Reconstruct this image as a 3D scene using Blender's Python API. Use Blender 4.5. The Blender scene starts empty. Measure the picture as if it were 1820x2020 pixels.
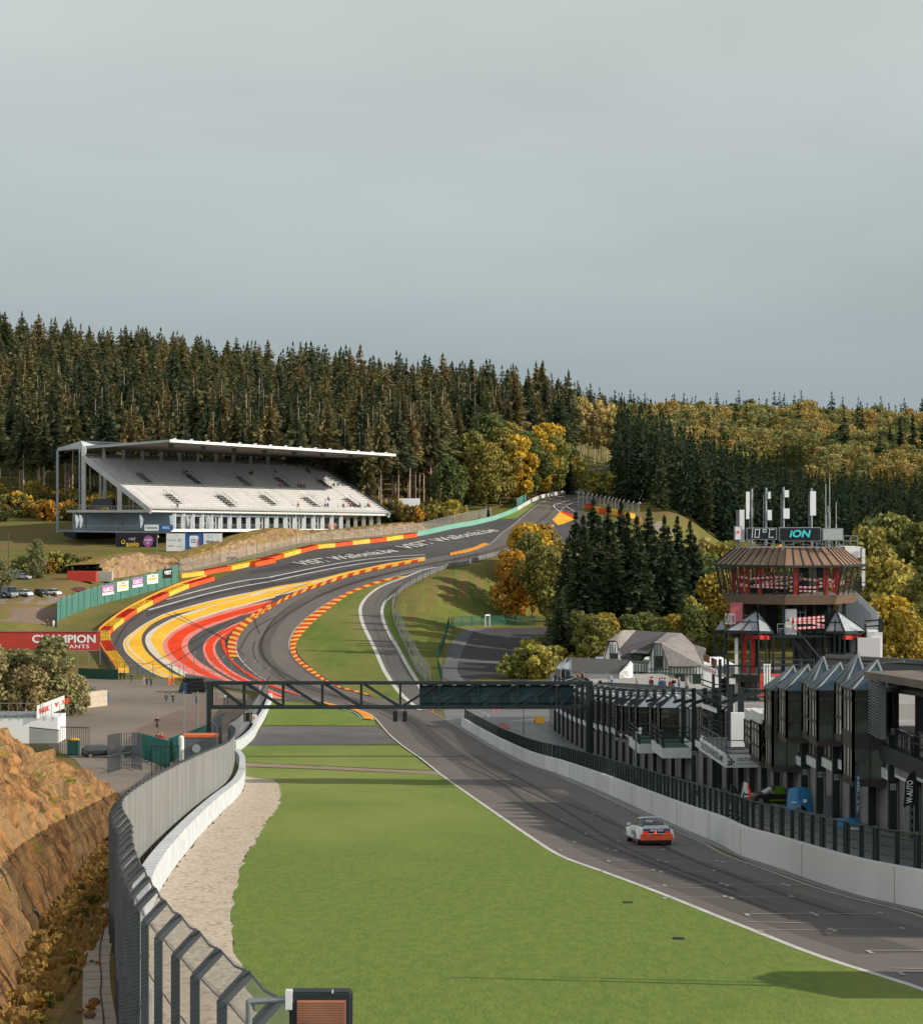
import bpy, bmesh, math, random
import numpy as np
from mathutils import Vector, Matrix
from mathutils.geometry import delaunay_2d_cdt
from mathutils import noise as mn
random.seed(7); RNG = np.random.default_rng(7)
PI = math.pi
S = bpy.context.scene
COL = S.collection
F = 4500.0            # focal length in layout units; the layout is 1820 units wide, 2020 high, centred at (910, 1010)
def cr(x0, y0, sc, pts):            # points read off an enlarged crop -> layout units
    return [((x0 + a / sc) / 2.0278, (y0 + b / sc) / 2.0278) for a, b in pts]
def cA(p): return cr(0, 2150, 1.82, p)
def cB(p): return cr(800, 2200, 1.82, p)
def cC(p): return cr(900, 1400, 1.82, p)
def cD(p): return cr(1800, 1450, 1.82, p)
def cE(p): return cr(1700, 2200, 1.82, p)
def cG(p): return cr(2691, 2350, 1.82, p)
def cH(p): return cr(2200, 2900, 1.2206, p)
def cI(p): return cr(0, 2850, 1.456, p)
def cJ(p): return cr(2150, 2350, 2.6, p)
def cM(p): return cr(2891, 2950, 2.275, p)
def cN(p): return cr(400, 2200, 2.6, p)
def cO(p): return cr(1000, 2000, 2.6, p)
def cP(p): return cr(1900, 1900, 2.275, p)
def W(X, Y, d): return Vector(((X - 910) / F * d, d, (1010 - Y) / F * d))
def ss(t): t = np.clip(t, 0, 1); return t * t * (3 - 2 * t)
def spline(xs, ys):
    xs = np.array(xs, float); ys = np.array(ys, float); n = len(xs)
    h = np.diff(xs); dl = np.diff(ys) / h; m = np.zeros(n)
    m[1:-1] = (dl[:-1] * h[1:] + dl[1:] * h[:-1]) / (h[1:] + h[:-1]); m[0] = dl[0]; m[-1] = dl[-1]
    def f(x):
        x = np.asarray(x, float); i = np.clip(np.searchsorted(xs, x) - 1, 0, n - 2)
        t = (x - xs[i]) / h[i]; xc = np.clip(t, -9, 9)
        out = ((1 + 2 * t) * (1 - t) ** 2 * ys[i] + t * (1 - t) ** 2 * h[i] * m[i] + t * t * (3 - 2 * t) * ys[i + 1] + t * t * (t - 1) * h[i] * m[i + 1])
        lo = ys[0] + (x - xs[0]) * dl[0]; hi = ys[-1] + (x - xs[-1]) * dl[-1]
        return np.where(x < xs[0], lo, np.where(x > xs[-1], hi, out))
    return f
Tf = spline([0, 100, 200, 240, 262, 290, 330, 380, 430, 465, 500, 550, 600, 650, 700, 750, 800, 850, 900, 1000, 1100],
            [-7.37, -15.37, -23.37, -26.5, -28.0, -29.7, -31.0, -31.6, -31.4, -29.9, -26.7, -21, -14.9, -9.6, -5.4, -1.2, 3, 6.8, 10.5, 20, 27])
TL = spline([430, 470, 485, 500, 520, 545, 600, 650, 700, 760, 850, 1000], [-31.4, -26, -23.6, -21.4, -19.2, -17.4, -13.4, -9, -5.2, 0, 10, 26])
Vf = spline([430, 548, 640, 700, 760, 850, 1000, 1200], [-31.4, -28, -24, -18, -13, -6, 6, 14])
Rf0 = spline([380, 430, 480, 500, 537, 563, 597, 625, 650, 700, 750, 850, 1100], [0, -4, -9, -12, -14.5, -12.5, 0, 14, 30, 48, 66, 66, 66])
Rf = lambda y: Rf0(np.clip(y, 380, 1100))
Lb0 = spline([400, 460, 500, 530, 560, 600, 640, 700], [-110, -96, -88, -84, -80, -74, -64, -50])
Lb = lambda y: Lb0(np.clip(y, 400, 760))
def hterr(x, y):
    x = np.asarray(x, float); y = np.asarray(y, float)
    t = Tf(y)
    wl = ss((Lb(y) - x) / 16.0) * ss((y - 432) / 25.0)
    t = t * (1 - wl) + TL(y) * wl
    wr = ss((x - Rf(y)) / 26.0) * ss((y - 432) / 40.0)
    t = t * (1 - wr) + Vf(y) * wr
    rid = np.interp(x, [-420, -260, -150, -60, 30, 110, 200, 330, 500], [92, 79, 62, 50, 42, 44, 43, 37, 33])
    t = t - 9 * ss((x - 95) / 70.0) * ss((y - 640) / 120.0)
    y0 = np.interp(x, [30, 62], [740, 1000]); up = ss((y - y0) / (1370.0 - y0))
    hill = t * (1 - up) + rid * up
    hill = hill + 2.2 * np.sin(x * .021 + 1.3) * np.sin(y * .013) * ss((y - 900) / 200)
    return np.where(y > 740, hill, t)
def h1(x, y): return float(hterr(x, y))
def G(X, Y, dmin=20.0, dmax=1600.0):        # where the sight line through a layout point meets the ground
    u = (X - 910) / F; v = (1010 - Y) / F
    d = np.concatenate([np.arange(dmin, 300, .5), np.arange(300, dmax, 1.0)])
    g = v * d - hterr(u * d, d)
    k = np.where(g < 0)[0]
    if len(k) == 0: dd = dmax
    elif k[0] == 0: dd = dmin
    else:
        a, b = d[k[0] - 1], d[k[0]]
        for _ in range(24):
            m = (a + b) / 2
            if v * m - h1(u * m, m) < 0: b = m
            else: a = m
        dd = b
    return Vector((u * dd, dd, h1(u * dd, dd)))
def gpts(pts): return [G(*p) for p in pts]
MATS = {}
def mat(name, c, c2=None, scale=1.0, rough=.8, metal=0.0, bump=0.0, bscale=None, detail=4, contrast=(.35, .65), spec=.3, c3=None, scale3=.05, emit=None, trans=0.0, stretch=None, rnd=0.0):
    if name in MATS: return MATS[name]
    m = bpy.data.materials.new(name); m.use_nodes = True; nt = m.node_tree; b = nt.nodes['Principled BSDF']
    b.inputs['Roughness'].default_value = rough; b.inputs['Metallic'].default_value = metal
    b.inputs['Specular IOR Level'].default_value = spec
    L = nt.links.new
    geo = nt.nodes.new('ShaderNodeNewGeometry'); vec = geo.outputs['Position']
    if stretch:
        mp = nt.nodes.new('ShaderNodeMapping'); mp.inputs['Scale'].default_value = stretch; L(vec, mp.inputs[0]); vec = mp.outputs[0]
    def noise(sc, det):
        n = nt.nodes.new('ShaderNodeTexNoise'); n.inputs['Scale'].default_value = sc; n.inputs['Detail'].default_value = det; n.inputs['Roughness'].default_value = .6
        L(vec, n.inputs['Vector']); return n
    def mix(fac, a, bb, typ='MIX'):
        mx = nt.nodes.new('ShaderNodeMix'); mx.data_type = 'RGBA'; mx.blend_type = typ
        if isinstance(fac, float): mx.inputs[0].default_value = fac
        else: L(fac, mx.inputs[0])
        for i, s in ((6, a), (7, bb)):
            if isinstance(s, (tuple, list)): mx.inputs[i].default_value = (*s, 1)
            else: L(s, mx.inputs[i])
        return mx.outputs[2]
    col = tuple(c)
    if c2 is not None:
        n = noise(scale, detail); rp = nt.nodes.new('ShaderNodeMapRange'); rp.inputs[1].default_value = contrast[0]; rp.inputs[2].default_value = contrast[1]
        L(n.outputs['Fac'], rp.inputs[0]); col = mix(rp.outputs[0], col, tuple(c2))
    if c3 is not None:
        n = noise(scale3, 5); rp = nt.nodes.new('ShaderNodeMapRange'); rp.inputs[1].default_value = .42; rp.inputs[2].default_value = .68
        L(n.outputs['Fac'], rp.inputs[0]); col = mix(rp.outputs[0], col, tuple(c3))
    if rnd:
        oi = nt.nodes.new('ShaderNodeObjectInfo'); rp = nt.nodes.new('ShaderNodeMapRange'); rp.inputs[3].default_value = 1 - rnd; rp.inputs[4].default_value = 1 + rnd
        L(oi.outputs['Random'], rp.inputs[0]); cc = nt.nodes.new('ShaderNodeCombineColor')
        for i in range(3): L(rp.outputs[0], cc.inputs[i])
        col = mix(1.0, col, cc.outputs[0], 'MULTIPLY')
    if isinstance(col, tuple): b.inputs['Base Color'].default_value = (*col, 1)
    else: L(col, b.inputs['Base Color'])
    if bump:
        n = noise(bscale or scale * 3, 6); bp = nt.nodes.new('ShaderNodeBump'); bp.inputs['Strength'].default_value = 1; bp.inputs['Distance'].default_value = bump
        L(n.outputs['Fac'], bp.inputs['Height']); L(bp.outputs[0], b.inputs['Normal'])
    if emit: b.inputs['Emission Color'].default_value = (*emit[:3], 1); b.inputs['Emission Strength'].default_value = emit[3]
    if trans: b.inputs['Alpha'].default_value = 1 - trans
    MATS[name] = m; return m
def leafmat(name, ca, cb, cc=None):
    """foliage: colour from a per-leaf value (attribute 'shade') and a per-tree value"""
    m = bpy.data.materials.new(name); m.use_nodes = True; nt = m.node_tree; b = nt.nodes['Principled BSDF']; L = nt.links.new
    b.inputs['Roughness'].default_value = .75; b.inputs['Specular IOR Level'].default_value = .15
    at = nt.nodes.new('ShaderNodeAttribute'); at.attribute_name = 'shade'
    sp = nt.nodes.new('ShaderNodeSeparateColor'); L(at.outputs['Color'], sp.inputs[0])
    oi = nt.nodes.new('ShaderNodeObjectInfo')
    ad = nt.nodes.new('ShaderNodeMath'); ad.operation = 'ADD'; L(sp.outputs[1], ad.inputs[0]); L(oi.outputs['Random'], ad.inputs[1])
    fr = nt.nodes.new('ShaderNodeMath'); fr.operation = 'FRACT'; L(ad.outputs[0], fr.inputs[0])
    rp = nt.nodes.new('ShaderNodeValToRGB'); e = rp.color_ramp.elements
    e[0].color = (*ca, 1); e[1].color = (*cb, 1)
    if cc: x = rp.color_ramp.elements.new(.5); x.color = (*cc, 1)
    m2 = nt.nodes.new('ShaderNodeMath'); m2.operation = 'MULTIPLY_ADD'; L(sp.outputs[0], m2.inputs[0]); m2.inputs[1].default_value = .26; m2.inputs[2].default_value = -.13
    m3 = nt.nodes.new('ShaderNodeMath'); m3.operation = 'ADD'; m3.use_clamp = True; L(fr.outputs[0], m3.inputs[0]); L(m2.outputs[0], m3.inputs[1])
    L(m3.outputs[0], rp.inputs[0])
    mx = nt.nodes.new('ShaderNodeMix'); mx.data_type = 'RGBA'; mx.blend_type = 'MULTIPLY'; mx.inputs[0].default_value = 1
    br = nt.nodes.new('ShaderNodeMapRange'); br.inputs[3].default_value = .62; br.inputs[4].default_value = 1.4; L(sp.outputs[2], br.inputs[0])  # brightness channel paints shade into inner and lower foliage
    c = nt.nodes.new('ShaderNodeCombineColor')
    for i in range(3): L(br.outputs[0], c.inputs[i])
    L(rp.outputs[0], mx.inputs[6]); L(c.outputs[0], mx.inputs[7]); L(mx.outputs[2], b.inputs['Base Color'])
    tr = nt.nodes.new('ShaderNodeBsdfTranslucent'); L(mx.outputs[2], tr.inputs[0])
    ms = nt.nodes.new('ShaderNodeMixShader'); ms.inputs[0].default_value = .22; L(b.outputs[0], ms.inputs[1]); L(tr.outputs[0], ms.inputs[2])
    L(ms.outputs[0], nt.nodes['Material Output'].inputs[0])
    MATS[name] = m; return m
def ploc(p):
    v = Vector((0, 0, 0))
    while p: v += p.location; p = p.parent
    return v
def link(name, me, parent=None, loc=None):
    o = bpy.data.objects.new(name, me); COL.objects.link(o)
    if parent: o.parent = parent
    if loc is not None: o.location = loc
    return o
def tag(o, label=None, cat=None, group=None, kind=None):
    if label: o['label'] = label
    if cat: o['category'] = cat
    if group: o['group'] = group
    if kind: o['kind'] = kind
    return o
def thing(name, label, cat, loc=(0, 0, 0), group=None):
    o = bpy.data.objects.new(name, None); COL.objects.link(o); o.location = loc; o.empty_display_size = .3
    return tag(o, label, cat, group)
class MB:
    def __init__(s): s.v = []; s.f = []; s.m = []
    def add(s, vs, fs, mi=0):
        n = len(s.v); s.v += [tuple(a) for a in vs]; s.f += [tuple(i + n for i in f) for f in fs]; s.m += [mi] * len(fs)
    def hexa(s, p, mi=0):   # p: 4 bottom + 4 top
        s.add(p, [(3, 2, 1, 0), (4, 5, 6, 7), (0, 1, 5, 4), (1, 2, 6, 5), (2, 3, 7, 6), (3, 0, 4, 7)], mi)
    def box(s, c, d, rz=0, mi=0):
        cx, cy, cz = c; a, b, h = d[0] / 2, d[1] / 2, d[2] / 2; co, si = math.cos(rz), math.sin(rz)
        q = [(-a, -b), (a, -b), (a, b), (-a, b)]
        r = [(cx + x * co - y * si, cy + x * si + y * co) for x, y in q]
        s.hexa([(x, y, cz - h) for x, y in r] + [(x, y, cz + h) for x, y in r], mi)
    def bar(s, p, q, w, h=None, mi=0, up=(0, 0, 1)):
        p = Vector(p); q = Vector(q); h = h or w; t = (q - p)
        if t.length < 1e-6: return
        t.normalize(); u = Vector(up)
        if abs(t.dot(u)) > .95: u = Vector((0, 1, 0))
        a = t.cross(u).normalized(); b = a.cross(t).normalized(); a = a * w / 2; b = b * h / 2
        s.hexa([p - a - b, p + a - b, q + a - b, q - a - b, p - a + b, p + a + b, q + a + b, q - a + b], mi)
    def tube(s, p, q, r, r2=None, n=8, mi=0, caps=True):
        p = Vector(p); q = Vector(q); r2 = r if r2 is None else r2; t = (q - p).normalized()
        u = Vector((0, 0, 1)) if abs(t.z) < .9 else Vector((1, 0, 0)); a = t.cross(u).normalized(); b = t.cross(a)
        k = [(math.cos(2 * PI * i / n), math.sin(2 * PI * i / n)) for i in range(n)]
        vs = [p + a * r * x + b * r * y for x, y in k] + [q + a * r2 * x + b * r2 * y for x, y in k]
        fs = [(i, (i + 1) % n, n + (i + 1) % n, n + i) for i in range(n)]
        if caps: fs += [tuple(range(n))[::-1], tuple(range(n, 2 * n))]
        s.add(vs, fs, mi)
    def prism(s, pts, z0, z1, mi=0, top=None):
        n = len(pts); s.add([(x, y, z0) for x, y in pts] + [(x, y, z1) for x, y in (top or pts)],
              [tuple(range(n))[::-1], tuple(range(n, 2 * n))] + [(i, (i + 1) % n, n + (i + 1) % n, n + i) for i in range(n)], mi)
    def face(s, pts, mi=0): s.add(pts, [tuple(range(len(pts)))], mi)
    def extr(s, pts, off, mi=0):     # planar polygon pushed along a vector
        off = Vector(off); n = len(pts); P = [Vector(p) for p in pts]
        s.add(P + [p + off for p in P], [tuple(range(n))[::-1], tuple(range(n, 2 * n))] + [(i, (i + 1) % n, n + (i + 1) % n, n + i) for i in range(n)], mi)
    def sphere(s, c, r, n=8, m=6, sc=(1, 1, 1), mi=0):
        vs = [(c[0], c[1], c[2] + r * sc[2])]; fs = []
        for j in range(1, m):
            th = PI * j / m
            for i in range(n):
                ph = 2 * PI * i / n; vs.append((c[0] + r * sc[0] * math.sin(th) * math.cos(ph), c[1] + r * sc[1] * math.sin(th) * math.sin(ph), c[2] + r * sc[2] * math.cos(th)))
        vs.append((c[0], c[1], c[2] - r * sc[2]))
        for i in range(n):
            fs.append((0, 1 + i, 1 + (i + 1) % n)); b = 1 + (m - 2) * n; fs.append((len(vs) - 1, b + (i + 1) % n, b + i))
            for j in range(m - 2): a = 1 + j * n; fs.append((a + i, a + n + i, a + n + (i + 1) % n, a + (i + 1) % n))
        s.add(vs, fs, mi)
    def mesh(s, name, mats, off=(0, 0, 0), smooth=False):
        me = bpy.data.meshes.new(name); ox, oy, oz = off
        me.from_pydata([(x - ox, y - oy, z - oz) for x, y, z in s.v], [], s.f)
        for m in (mats if isinstance(mats, (list, tuple)) else [mats]): me.materials.append(m)
        if len(me.polygons): me.polygons.foreach_set('material_index', s.m)
        if smooth: me.polygons.foreach_set('use_smooth', [True] * len(me.polygons))
        bm = bmesh.new(); bm.from_mesh(me); bmesh.ops.recalc_face_normals(bm, faces=bm.faces); bm.to_mesh(me); bm.free()
        me.update(); return me
    def build(s, name, mats, parent=None, smooth=False, label=None):
        if parent is not None: o = link(name, s.mesh(name, mats, ploc(parent), smooth), parent)
        else:
            a = np.array(s.v); c = ((a[:, 0].min() + a[:, 0].max()) / 2, (a[:, 1].min() + a[:, 1].max()) / 2, a[:, 2].min())
            o = link(name, s.mesh(name, mats, c, smooth), None, c)
        if label: o['label'] = label
        return o
def dup(root, loc, rz=None, label=None, group=None, scale=None):
    r = root.copy(); COL.objects.link(r); r.location = loc
    if rz is not None: r.rotation_euler = (0, 0, rz)
    if scale is not None: r.scale = scale if isinstance(scale, (tuple, list)) else (scale,) * 3
    if label: r['label'] = label
    if group: r['group'] = group
    for ch in KIDS.get(root.name) or [c for c in root.children]:
        c = ch.copy(); COL.objects.link(c); c.parent = r
        for g in list(ch.children): dd = g.copy(); COL.objects.link(dd); dd.parent = c
    return r
KIDS = {}
def text_mesh(body, size, depth=.0, align='CENTER', bold=0.0, spacing=1.0):
    cu = bpy.data.curves.new('lettering', 'FONT'); cu.body = body; cu.size = size; cu.align_x = align; cu.align_y = 'CENTER'
    cu.offset = bold; cu.space_character = spacing; cu.resolution_u = 3; cu.extrude = depth
    o = bpy.data.objects.new('lettering', cu); COL.objects.link(o); dg = bpy.context.evaluated_depsgraph_get()
    me = bpy.data.meshes.new_from_object(o.evaluated_get(dg)); bpy.data.objects.remove(o); bpy.data.curves.remove(cu); return me
def letters(body, o, ux, uy, size, m, parent, name='lettering', bold=0.0, width=None, spacing=1.0, shear=0.0, drape=None):
    """flat lettering centred on point o, running along ux with height direction uy"""
    me = text_mesh(body, size, bold=bold * size, spacing=spacing); o = Vector(o); ux = Vector(ux).normalized(); uy = Vector(uy).normalized()
    xs = [v.co.x for v in me.vertices]
    k = 1.0
    if width and xs: k = width / (max(xs) - min(xs))
    L = ploc(parent) if parent else o
    for v in me.vertices:
        w = o + ux * (v.co.x * k + v.co.y * shear) + uy * v.co.y
        if drape: w = drape(w)
        v.co = w - L
    me.materials.append(m); ob = link(name, me, parent, None if parent else L); return ob
def kind_struct(o): o['kind'] = 'structure'; return o
def densify(pts, step):
    out = []
    n = len(pts)
    for i in range(n):
        a = Vector(pts[i]); b = Vector(pts[(i + 1) % n]); k = max(1, int((b - a).length / step))
        out += [a.lerp(b, j / k) for j in range(k)]
    return out
def smooth_line(pts, n=6, closed=False):      # Catmull-Rom through layout points
    P = [Vector((p[0], p[1])) for p in pts]; out = []
    for i in range(len(P) - 1):
        p0 = P[max(i - 1, 0)]; p1 = P[i]; p2 = P[i + 1]; p3 = P[min(i + 2, len(P) - 1)]
        for j in range(n):
            t = j / n; out.append(tuple(.5 * ((2 * p1) + (p2 - p0) * t + (2 * p0 - 5 * p1 + 4 * p2 - p3) * t * t + (3 * p1 - p0 - 3 * p2 + p3) * t ** 3)))
    out.append(tuple(P[-1])); return out
def lay(k, d): return k * (.003 + d * .00005)
def region(name, layout, m, k, step=4.0, world=False, kind='structure', jit=0.0):
    """a sheet draped on the ground, k layers up, outline given in layout units (or world x, y)"""
    P = [(p[0], p[1]) for p in (layout if world else gpts(layout))]
    B = densify([(x, y, 0) for x, y in P], step); B2 = []
    for p in B:
        q = (p.x, p.y)
        if not B2 or (abs(q[0] - B2[-1][0]) + abs(q[1] - B2[-1][1])) > .03: B2.append(q)
    if jit: B2 = [(x + jit * (mn.noise(Vector((x * 1.7, y * .9, 0))) * 1.6 + random.uniform(-.4, .4)), y + jit * 2 * mn.noise(Vector((x * 1.7, y * .9, 7)))) for x, y in B2]
    xs = [p[0] for p in B2]; ys = [p[1] for p in B2]
    pts = [Vector(p) for p in B2]; n = len(pts)
    gx = np.arange(min(xs), max(xs), step); gy = np.arange(min(ys), max(ys), step)
    A = np.array(B2); A2 = np.roll(A, -1, 0)
    for yy in gy:
        c = ((A[:, 1] <= yy) != (A2[:, 1] <= yy)); xc = A[c, 0] + (yy - A[c, 1]) / (A2[c, 1] - A[c, 1]) * (A2[c, 0] - A[c, 0])
        for xx in gx:
            if (xc > xx).sum() % 2: pts.append(Vector((xx + .01, yy + .013)))
    vs, es, fs, *_ = delaunay_2d_cdt(pts, [(i, (i + 1) % n) for i in range(n)], [list(range(n))], 2, 1e-4)
    va = np.array([(v.x, v.y) for v in vs]); z = hterr(va[:, 0], va[:, 1]) + lay(k, va[:, 1])
    b = MB(); b.v = [(a, c, d) for (a, c), d in zip(va.tolist(), z.tolist())]; b.f = [tuple(f) for f in fs]; b.m = [0] * len(fs)
    me = b.mesh(name, m)
    if len(me.polygons) and sum(p.normal.z for p in me.polygons) < 0: me.flip_normals()
    o = link(name, me); o['kind'] = kind; return o
def resample(P, n):
    P = [Vector(p) for p in P]; L = [0]
    for a, b in zip(P, P[1:]): L.append(L[-1] + (b - a).length)
    out = []; j = 0
    for i in range(n):
        s = L[-1] * i / (n - 1)
        while j < len(L) - 2 and L[j + 1] < s: j += 1
        t = (s - L[j]) / max(1e-9, L[j + 1] - L[j]); out.append(P[j].lerp(P[j + 1], min(1, max(0, t))))
    return out
def offset_line(P, w):
    P = [Vector((p[0], p[1])) for p in P]; out = []
    for i, p in enumerate(P):
        t = (P[min(i + 1, len(P) - 1)] - P[max(i - 1, 0)]); t = t.normalized() if t.length > 0 else Vector((1, 0)); out.append(p + Vector((-t.y, t.x)) * w)
    return out
def ribbon(name, A, B, mats, k, seg=2.0, alt=None, raise_=0.0, kind='structure'):
    """strip between two world lines; alt = length of the alternating colour blocks"""
    L = sum((Vector(b) - Vector(a)).length for a, b in zip([Vector(p[:2]) for p in A], [Vector(p[:2]) for p in A][1:]))
    n = max(2, int(L / (alt or seg)) + 1)
    sub = max(1, int(math.ceil((alt or seg) / seg)))
    N = (n - 1) * sub + 1
    a = resample([Vector(p[:2]) for p in A], N); b = resample([Vector(p[:2]) for p in B], N)
    mb = MB()
    rows = [(a, 0.0), (b, raise_)] if not raise_ else [(a, 0.02), ([p.lerp(q, .5) for p, q in zip(a, b)], raise_), (b, raise_ * .9)]
    for pl, up in rows:
        for p in pl: mb.v.append((p.x, p.y, h1(p.x, p.y) + lay(k, p.y) + up))
    for r in range(len(rows) - 1):
        for i in range(N - 1):
            mb.f.append((r * N + i, r * N + i + 1, (r + 1) * N + i + 1, (r + 1) * N + i)); mb.m.append((i // sub) % 2 if alt else 0)
    me = mb.mesh(name, mats)
    if sum(p.normal.z for p in me.polygons) < 0: me.flip_normals()
    o = link(name, me)
    if kind: o['kind'] = kind
    return o
def line(name, layout, w, m, k, seg=2.0, side=0.0):
    P = [Vector(p[:2]) for p in gpts(layout)]
    L = sum((b - a).length for a, b in zip(P, P[1:])); P = resample(P, max(2, int(L / seg)))
    P = smoothw(P)
    return ribbon(name, offset_line(P, side + w / 2), offset_line(P, side - w / 2), [m], k, seg)
def smoothw(P, it=2):
    for _ in range(it): P = [P[0]] + [(P[i - 1] + P[i] * 2 + P[i + 1]) / 4 for i in range(1, len(P) - 1)] + [P[-1]]
    return P
S.view_settings.view_transform = 'Standard'; S.view_settings.look = 'None'; S.view_settings.exposure = 0
cam = bpy.data.cameras.new('camera'); cam.sensor_fit = 'HORIZONTAL'; cam.sensor_width = 36; cam.lens = 36 * F / 1820; cam.clip_start = .5; cam.clip_end = 8000
co = bpy.data.objects.new('camera', cam); COL.objects.link(co); co.rotation_euler = (math.radians(90), 0, 0); S.camera = co
SUN_EL = math.radians(25.5); SUN_AZ = math.radians(-12)      # azimuth measured from +x (right) towards +y (ahead)
sd = Vector((math.cos(SUN_EL) * math.cos(SUN_AZ), math.cos(SUN_EL) * math.sin(SUN_AZ), math.sin(SUN_EL)))
sun = bpy.data.lights.new('sun', 'SUN'); sun.energy = 5.0; sun.angle = math.radians(.55); sun.color = (1, .91, .78)
so = bpy.data.objects.new('sun', sun); COL.objects.link(so); so.rotation_euler = sd.to_track_quat('Z', 'Y').to_euler()
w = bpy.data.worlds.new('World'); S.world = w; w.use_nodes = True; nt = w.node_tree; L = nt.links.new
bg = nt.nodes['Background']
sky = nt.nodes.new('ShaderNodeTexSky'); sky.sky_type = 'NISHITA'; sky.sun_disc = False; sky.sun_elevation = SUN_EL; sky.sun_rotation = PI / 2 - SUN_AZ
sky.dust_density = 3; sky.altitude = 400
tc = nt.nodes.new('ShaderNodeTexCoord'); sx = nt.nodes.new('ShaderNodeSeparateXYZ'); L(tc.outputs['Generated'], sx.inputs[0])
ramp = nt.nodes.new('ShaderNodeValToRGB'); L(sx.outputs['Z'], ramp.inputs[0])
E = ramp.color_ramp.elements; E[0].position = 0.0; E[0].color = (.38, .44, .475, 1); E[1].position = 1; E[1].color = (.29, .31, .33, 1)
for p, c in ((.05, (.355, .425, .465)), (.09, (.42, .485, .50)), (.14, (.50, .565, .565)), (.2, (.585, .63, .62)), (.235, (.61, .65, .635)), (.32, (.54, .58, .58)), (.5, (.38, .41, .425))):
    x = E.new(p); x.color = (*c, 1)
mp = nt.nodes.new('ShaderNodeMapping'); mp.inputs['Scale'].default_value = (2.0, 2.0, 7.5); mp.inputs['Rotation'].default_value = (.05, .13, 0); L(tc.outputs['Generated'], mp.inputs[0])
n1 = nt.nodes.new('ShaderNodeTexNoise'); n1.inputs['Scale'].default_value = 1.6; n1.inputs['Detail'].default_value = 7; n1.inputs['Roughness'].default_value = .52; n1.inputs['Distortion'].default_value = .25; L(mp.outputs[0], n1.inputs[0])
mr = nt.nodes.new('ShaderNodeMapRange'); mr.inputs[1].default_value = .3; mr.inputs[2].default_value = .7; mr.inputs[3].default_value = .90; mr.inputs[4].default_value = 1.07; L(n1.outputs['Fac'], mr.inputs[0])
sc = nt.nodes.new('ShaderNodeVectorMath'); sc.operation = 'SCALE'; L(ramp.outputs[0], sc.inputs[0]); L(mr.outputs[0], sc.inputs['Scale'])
m1 = nt.nodes.new('ShaderNodeMapRange'); m1.interpolation_type = 'SMOOTHSTEP'; m1.inputs[1].default_value = .1; m1.inputs[2].default_value = -.7; m1.inputs[3].default_value = 1.03; m1.inputs[4].default_value = 2.1; L(sx.outputs['Y'], m1.inputs[0])  # sky brightened behind the camera, added to light surfaces facing it
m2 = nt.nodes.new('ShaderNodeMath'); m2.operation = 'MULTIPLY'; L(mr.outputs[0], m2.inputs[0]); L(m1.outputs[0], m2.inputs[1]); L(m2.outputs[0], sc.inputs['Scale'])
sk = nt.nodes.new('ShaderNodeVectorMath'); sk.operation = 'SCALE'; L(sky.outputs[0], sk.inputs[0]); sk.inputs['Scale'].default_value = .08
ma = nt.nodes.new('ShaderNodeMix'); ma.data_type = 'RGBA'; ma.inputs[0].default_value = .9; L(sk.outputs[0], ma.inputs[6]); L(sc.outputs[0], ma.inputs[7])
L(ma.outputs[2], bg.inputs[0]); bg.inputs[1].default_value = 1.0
try:
    S.cycles.use_denoising = True; S.cycles.max_bounces = 6; S.cycles.transparent_max_bounces = 24; S.cycles.diffuse_bounces = 2; S.cycles.glossy_bounces = 3
    S.cycles.use_adaptive_sampling = True; S.cycles.adaptive_threshold = .015; S.render.use_persistent_data = False
except Exception: pass
M_MARK = mat('tyre_marks', (.03, .028, .028), rough=.6, trans=.62)
M_MARK2 = mat('faint_tyre_marks', (.04, .036, .034), rough=.6, trans=.8)
M_GRASS = mat('turf', (.175, .236, .058), (.13, .188, .045), scale=3.2, detail=6, rough=.95, c3=(.235, .27, .08), scale3=.05, bump=.03, bscale=9, spec=.05, stretch=(1, .3, 1))
M_ROUGH = mat('rough_grass', (.10, .125, .03), (.17, .15, .045), scale=.12, rough=.95, c3=(.19, .13, .06), scale3=.035, bump=.12, bscale=1.2, spec=.05)
M_BANK = mat('bank_grass', (.14, .16, .035), (.20, .17, .05), scale=.2, rough=.95, c3=(.09, .13, .03), scale3=.07, bump=.2, bscale=.9, spec=.05)
M_TRACK = mat('track_asphalt', (.17, .142, .125), (.14, .12, .108), scale=.25, rough=.72, c3=(.115, .10, .095), scale3=.028, bump=.004, bscale=30, spec=.25, stretch=(1, .22, 1))
M_TRACK2 = mat('new_asphalt', (.125, .112, .102), (.15, .132, .118), scale=.11, rough=.72, c3=(.105, .095, .09), scale3=.02, spec=.25)
M_RUN = mat('runoff_asphalt', (.085, .08, .078), (.105, .097, .09), scale=.12, rough=.75, c3=(.07, .068, .068), scale3=.03, spec=.25)
M_DARK = mat('dark_asphalt', (.052, .05, .052), (.065, .06, .06), scale=.1, rough=.7, spec=.25)
M_PAD = mat('paddock_asphalt', (.20, .165, .135), (.17, .143, .12), scale=.09, rough=.85, c3=(.26, .215, .17), scale3=.028, spec=.2)
M_PADG = mat('paddock_gravel', (.17, .12, .09), (.22, .165, .125), scale=1.2, rough=.95, c3=(.14, .10, .08), scale3=.05)
M_LANE = mat('pit_lane_asphalt', (.19, .185, .19), (.15, .148, .155), scale=.15, rough=.42, c3=(.10, .098, .1), scale3=.04, spec=.3)
M_LOT = mat('lower_lot_asphalt', (.05, .045, .045), (.065, .06, .06), scale=.06, rough=.85, c3=(.04, .037, .04), scale3=.03)
M_LOTW = mat('worn_tarmac', (.14, .14, .145), (.09, .09, .095), scale=.1, rough=.85)
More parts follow.
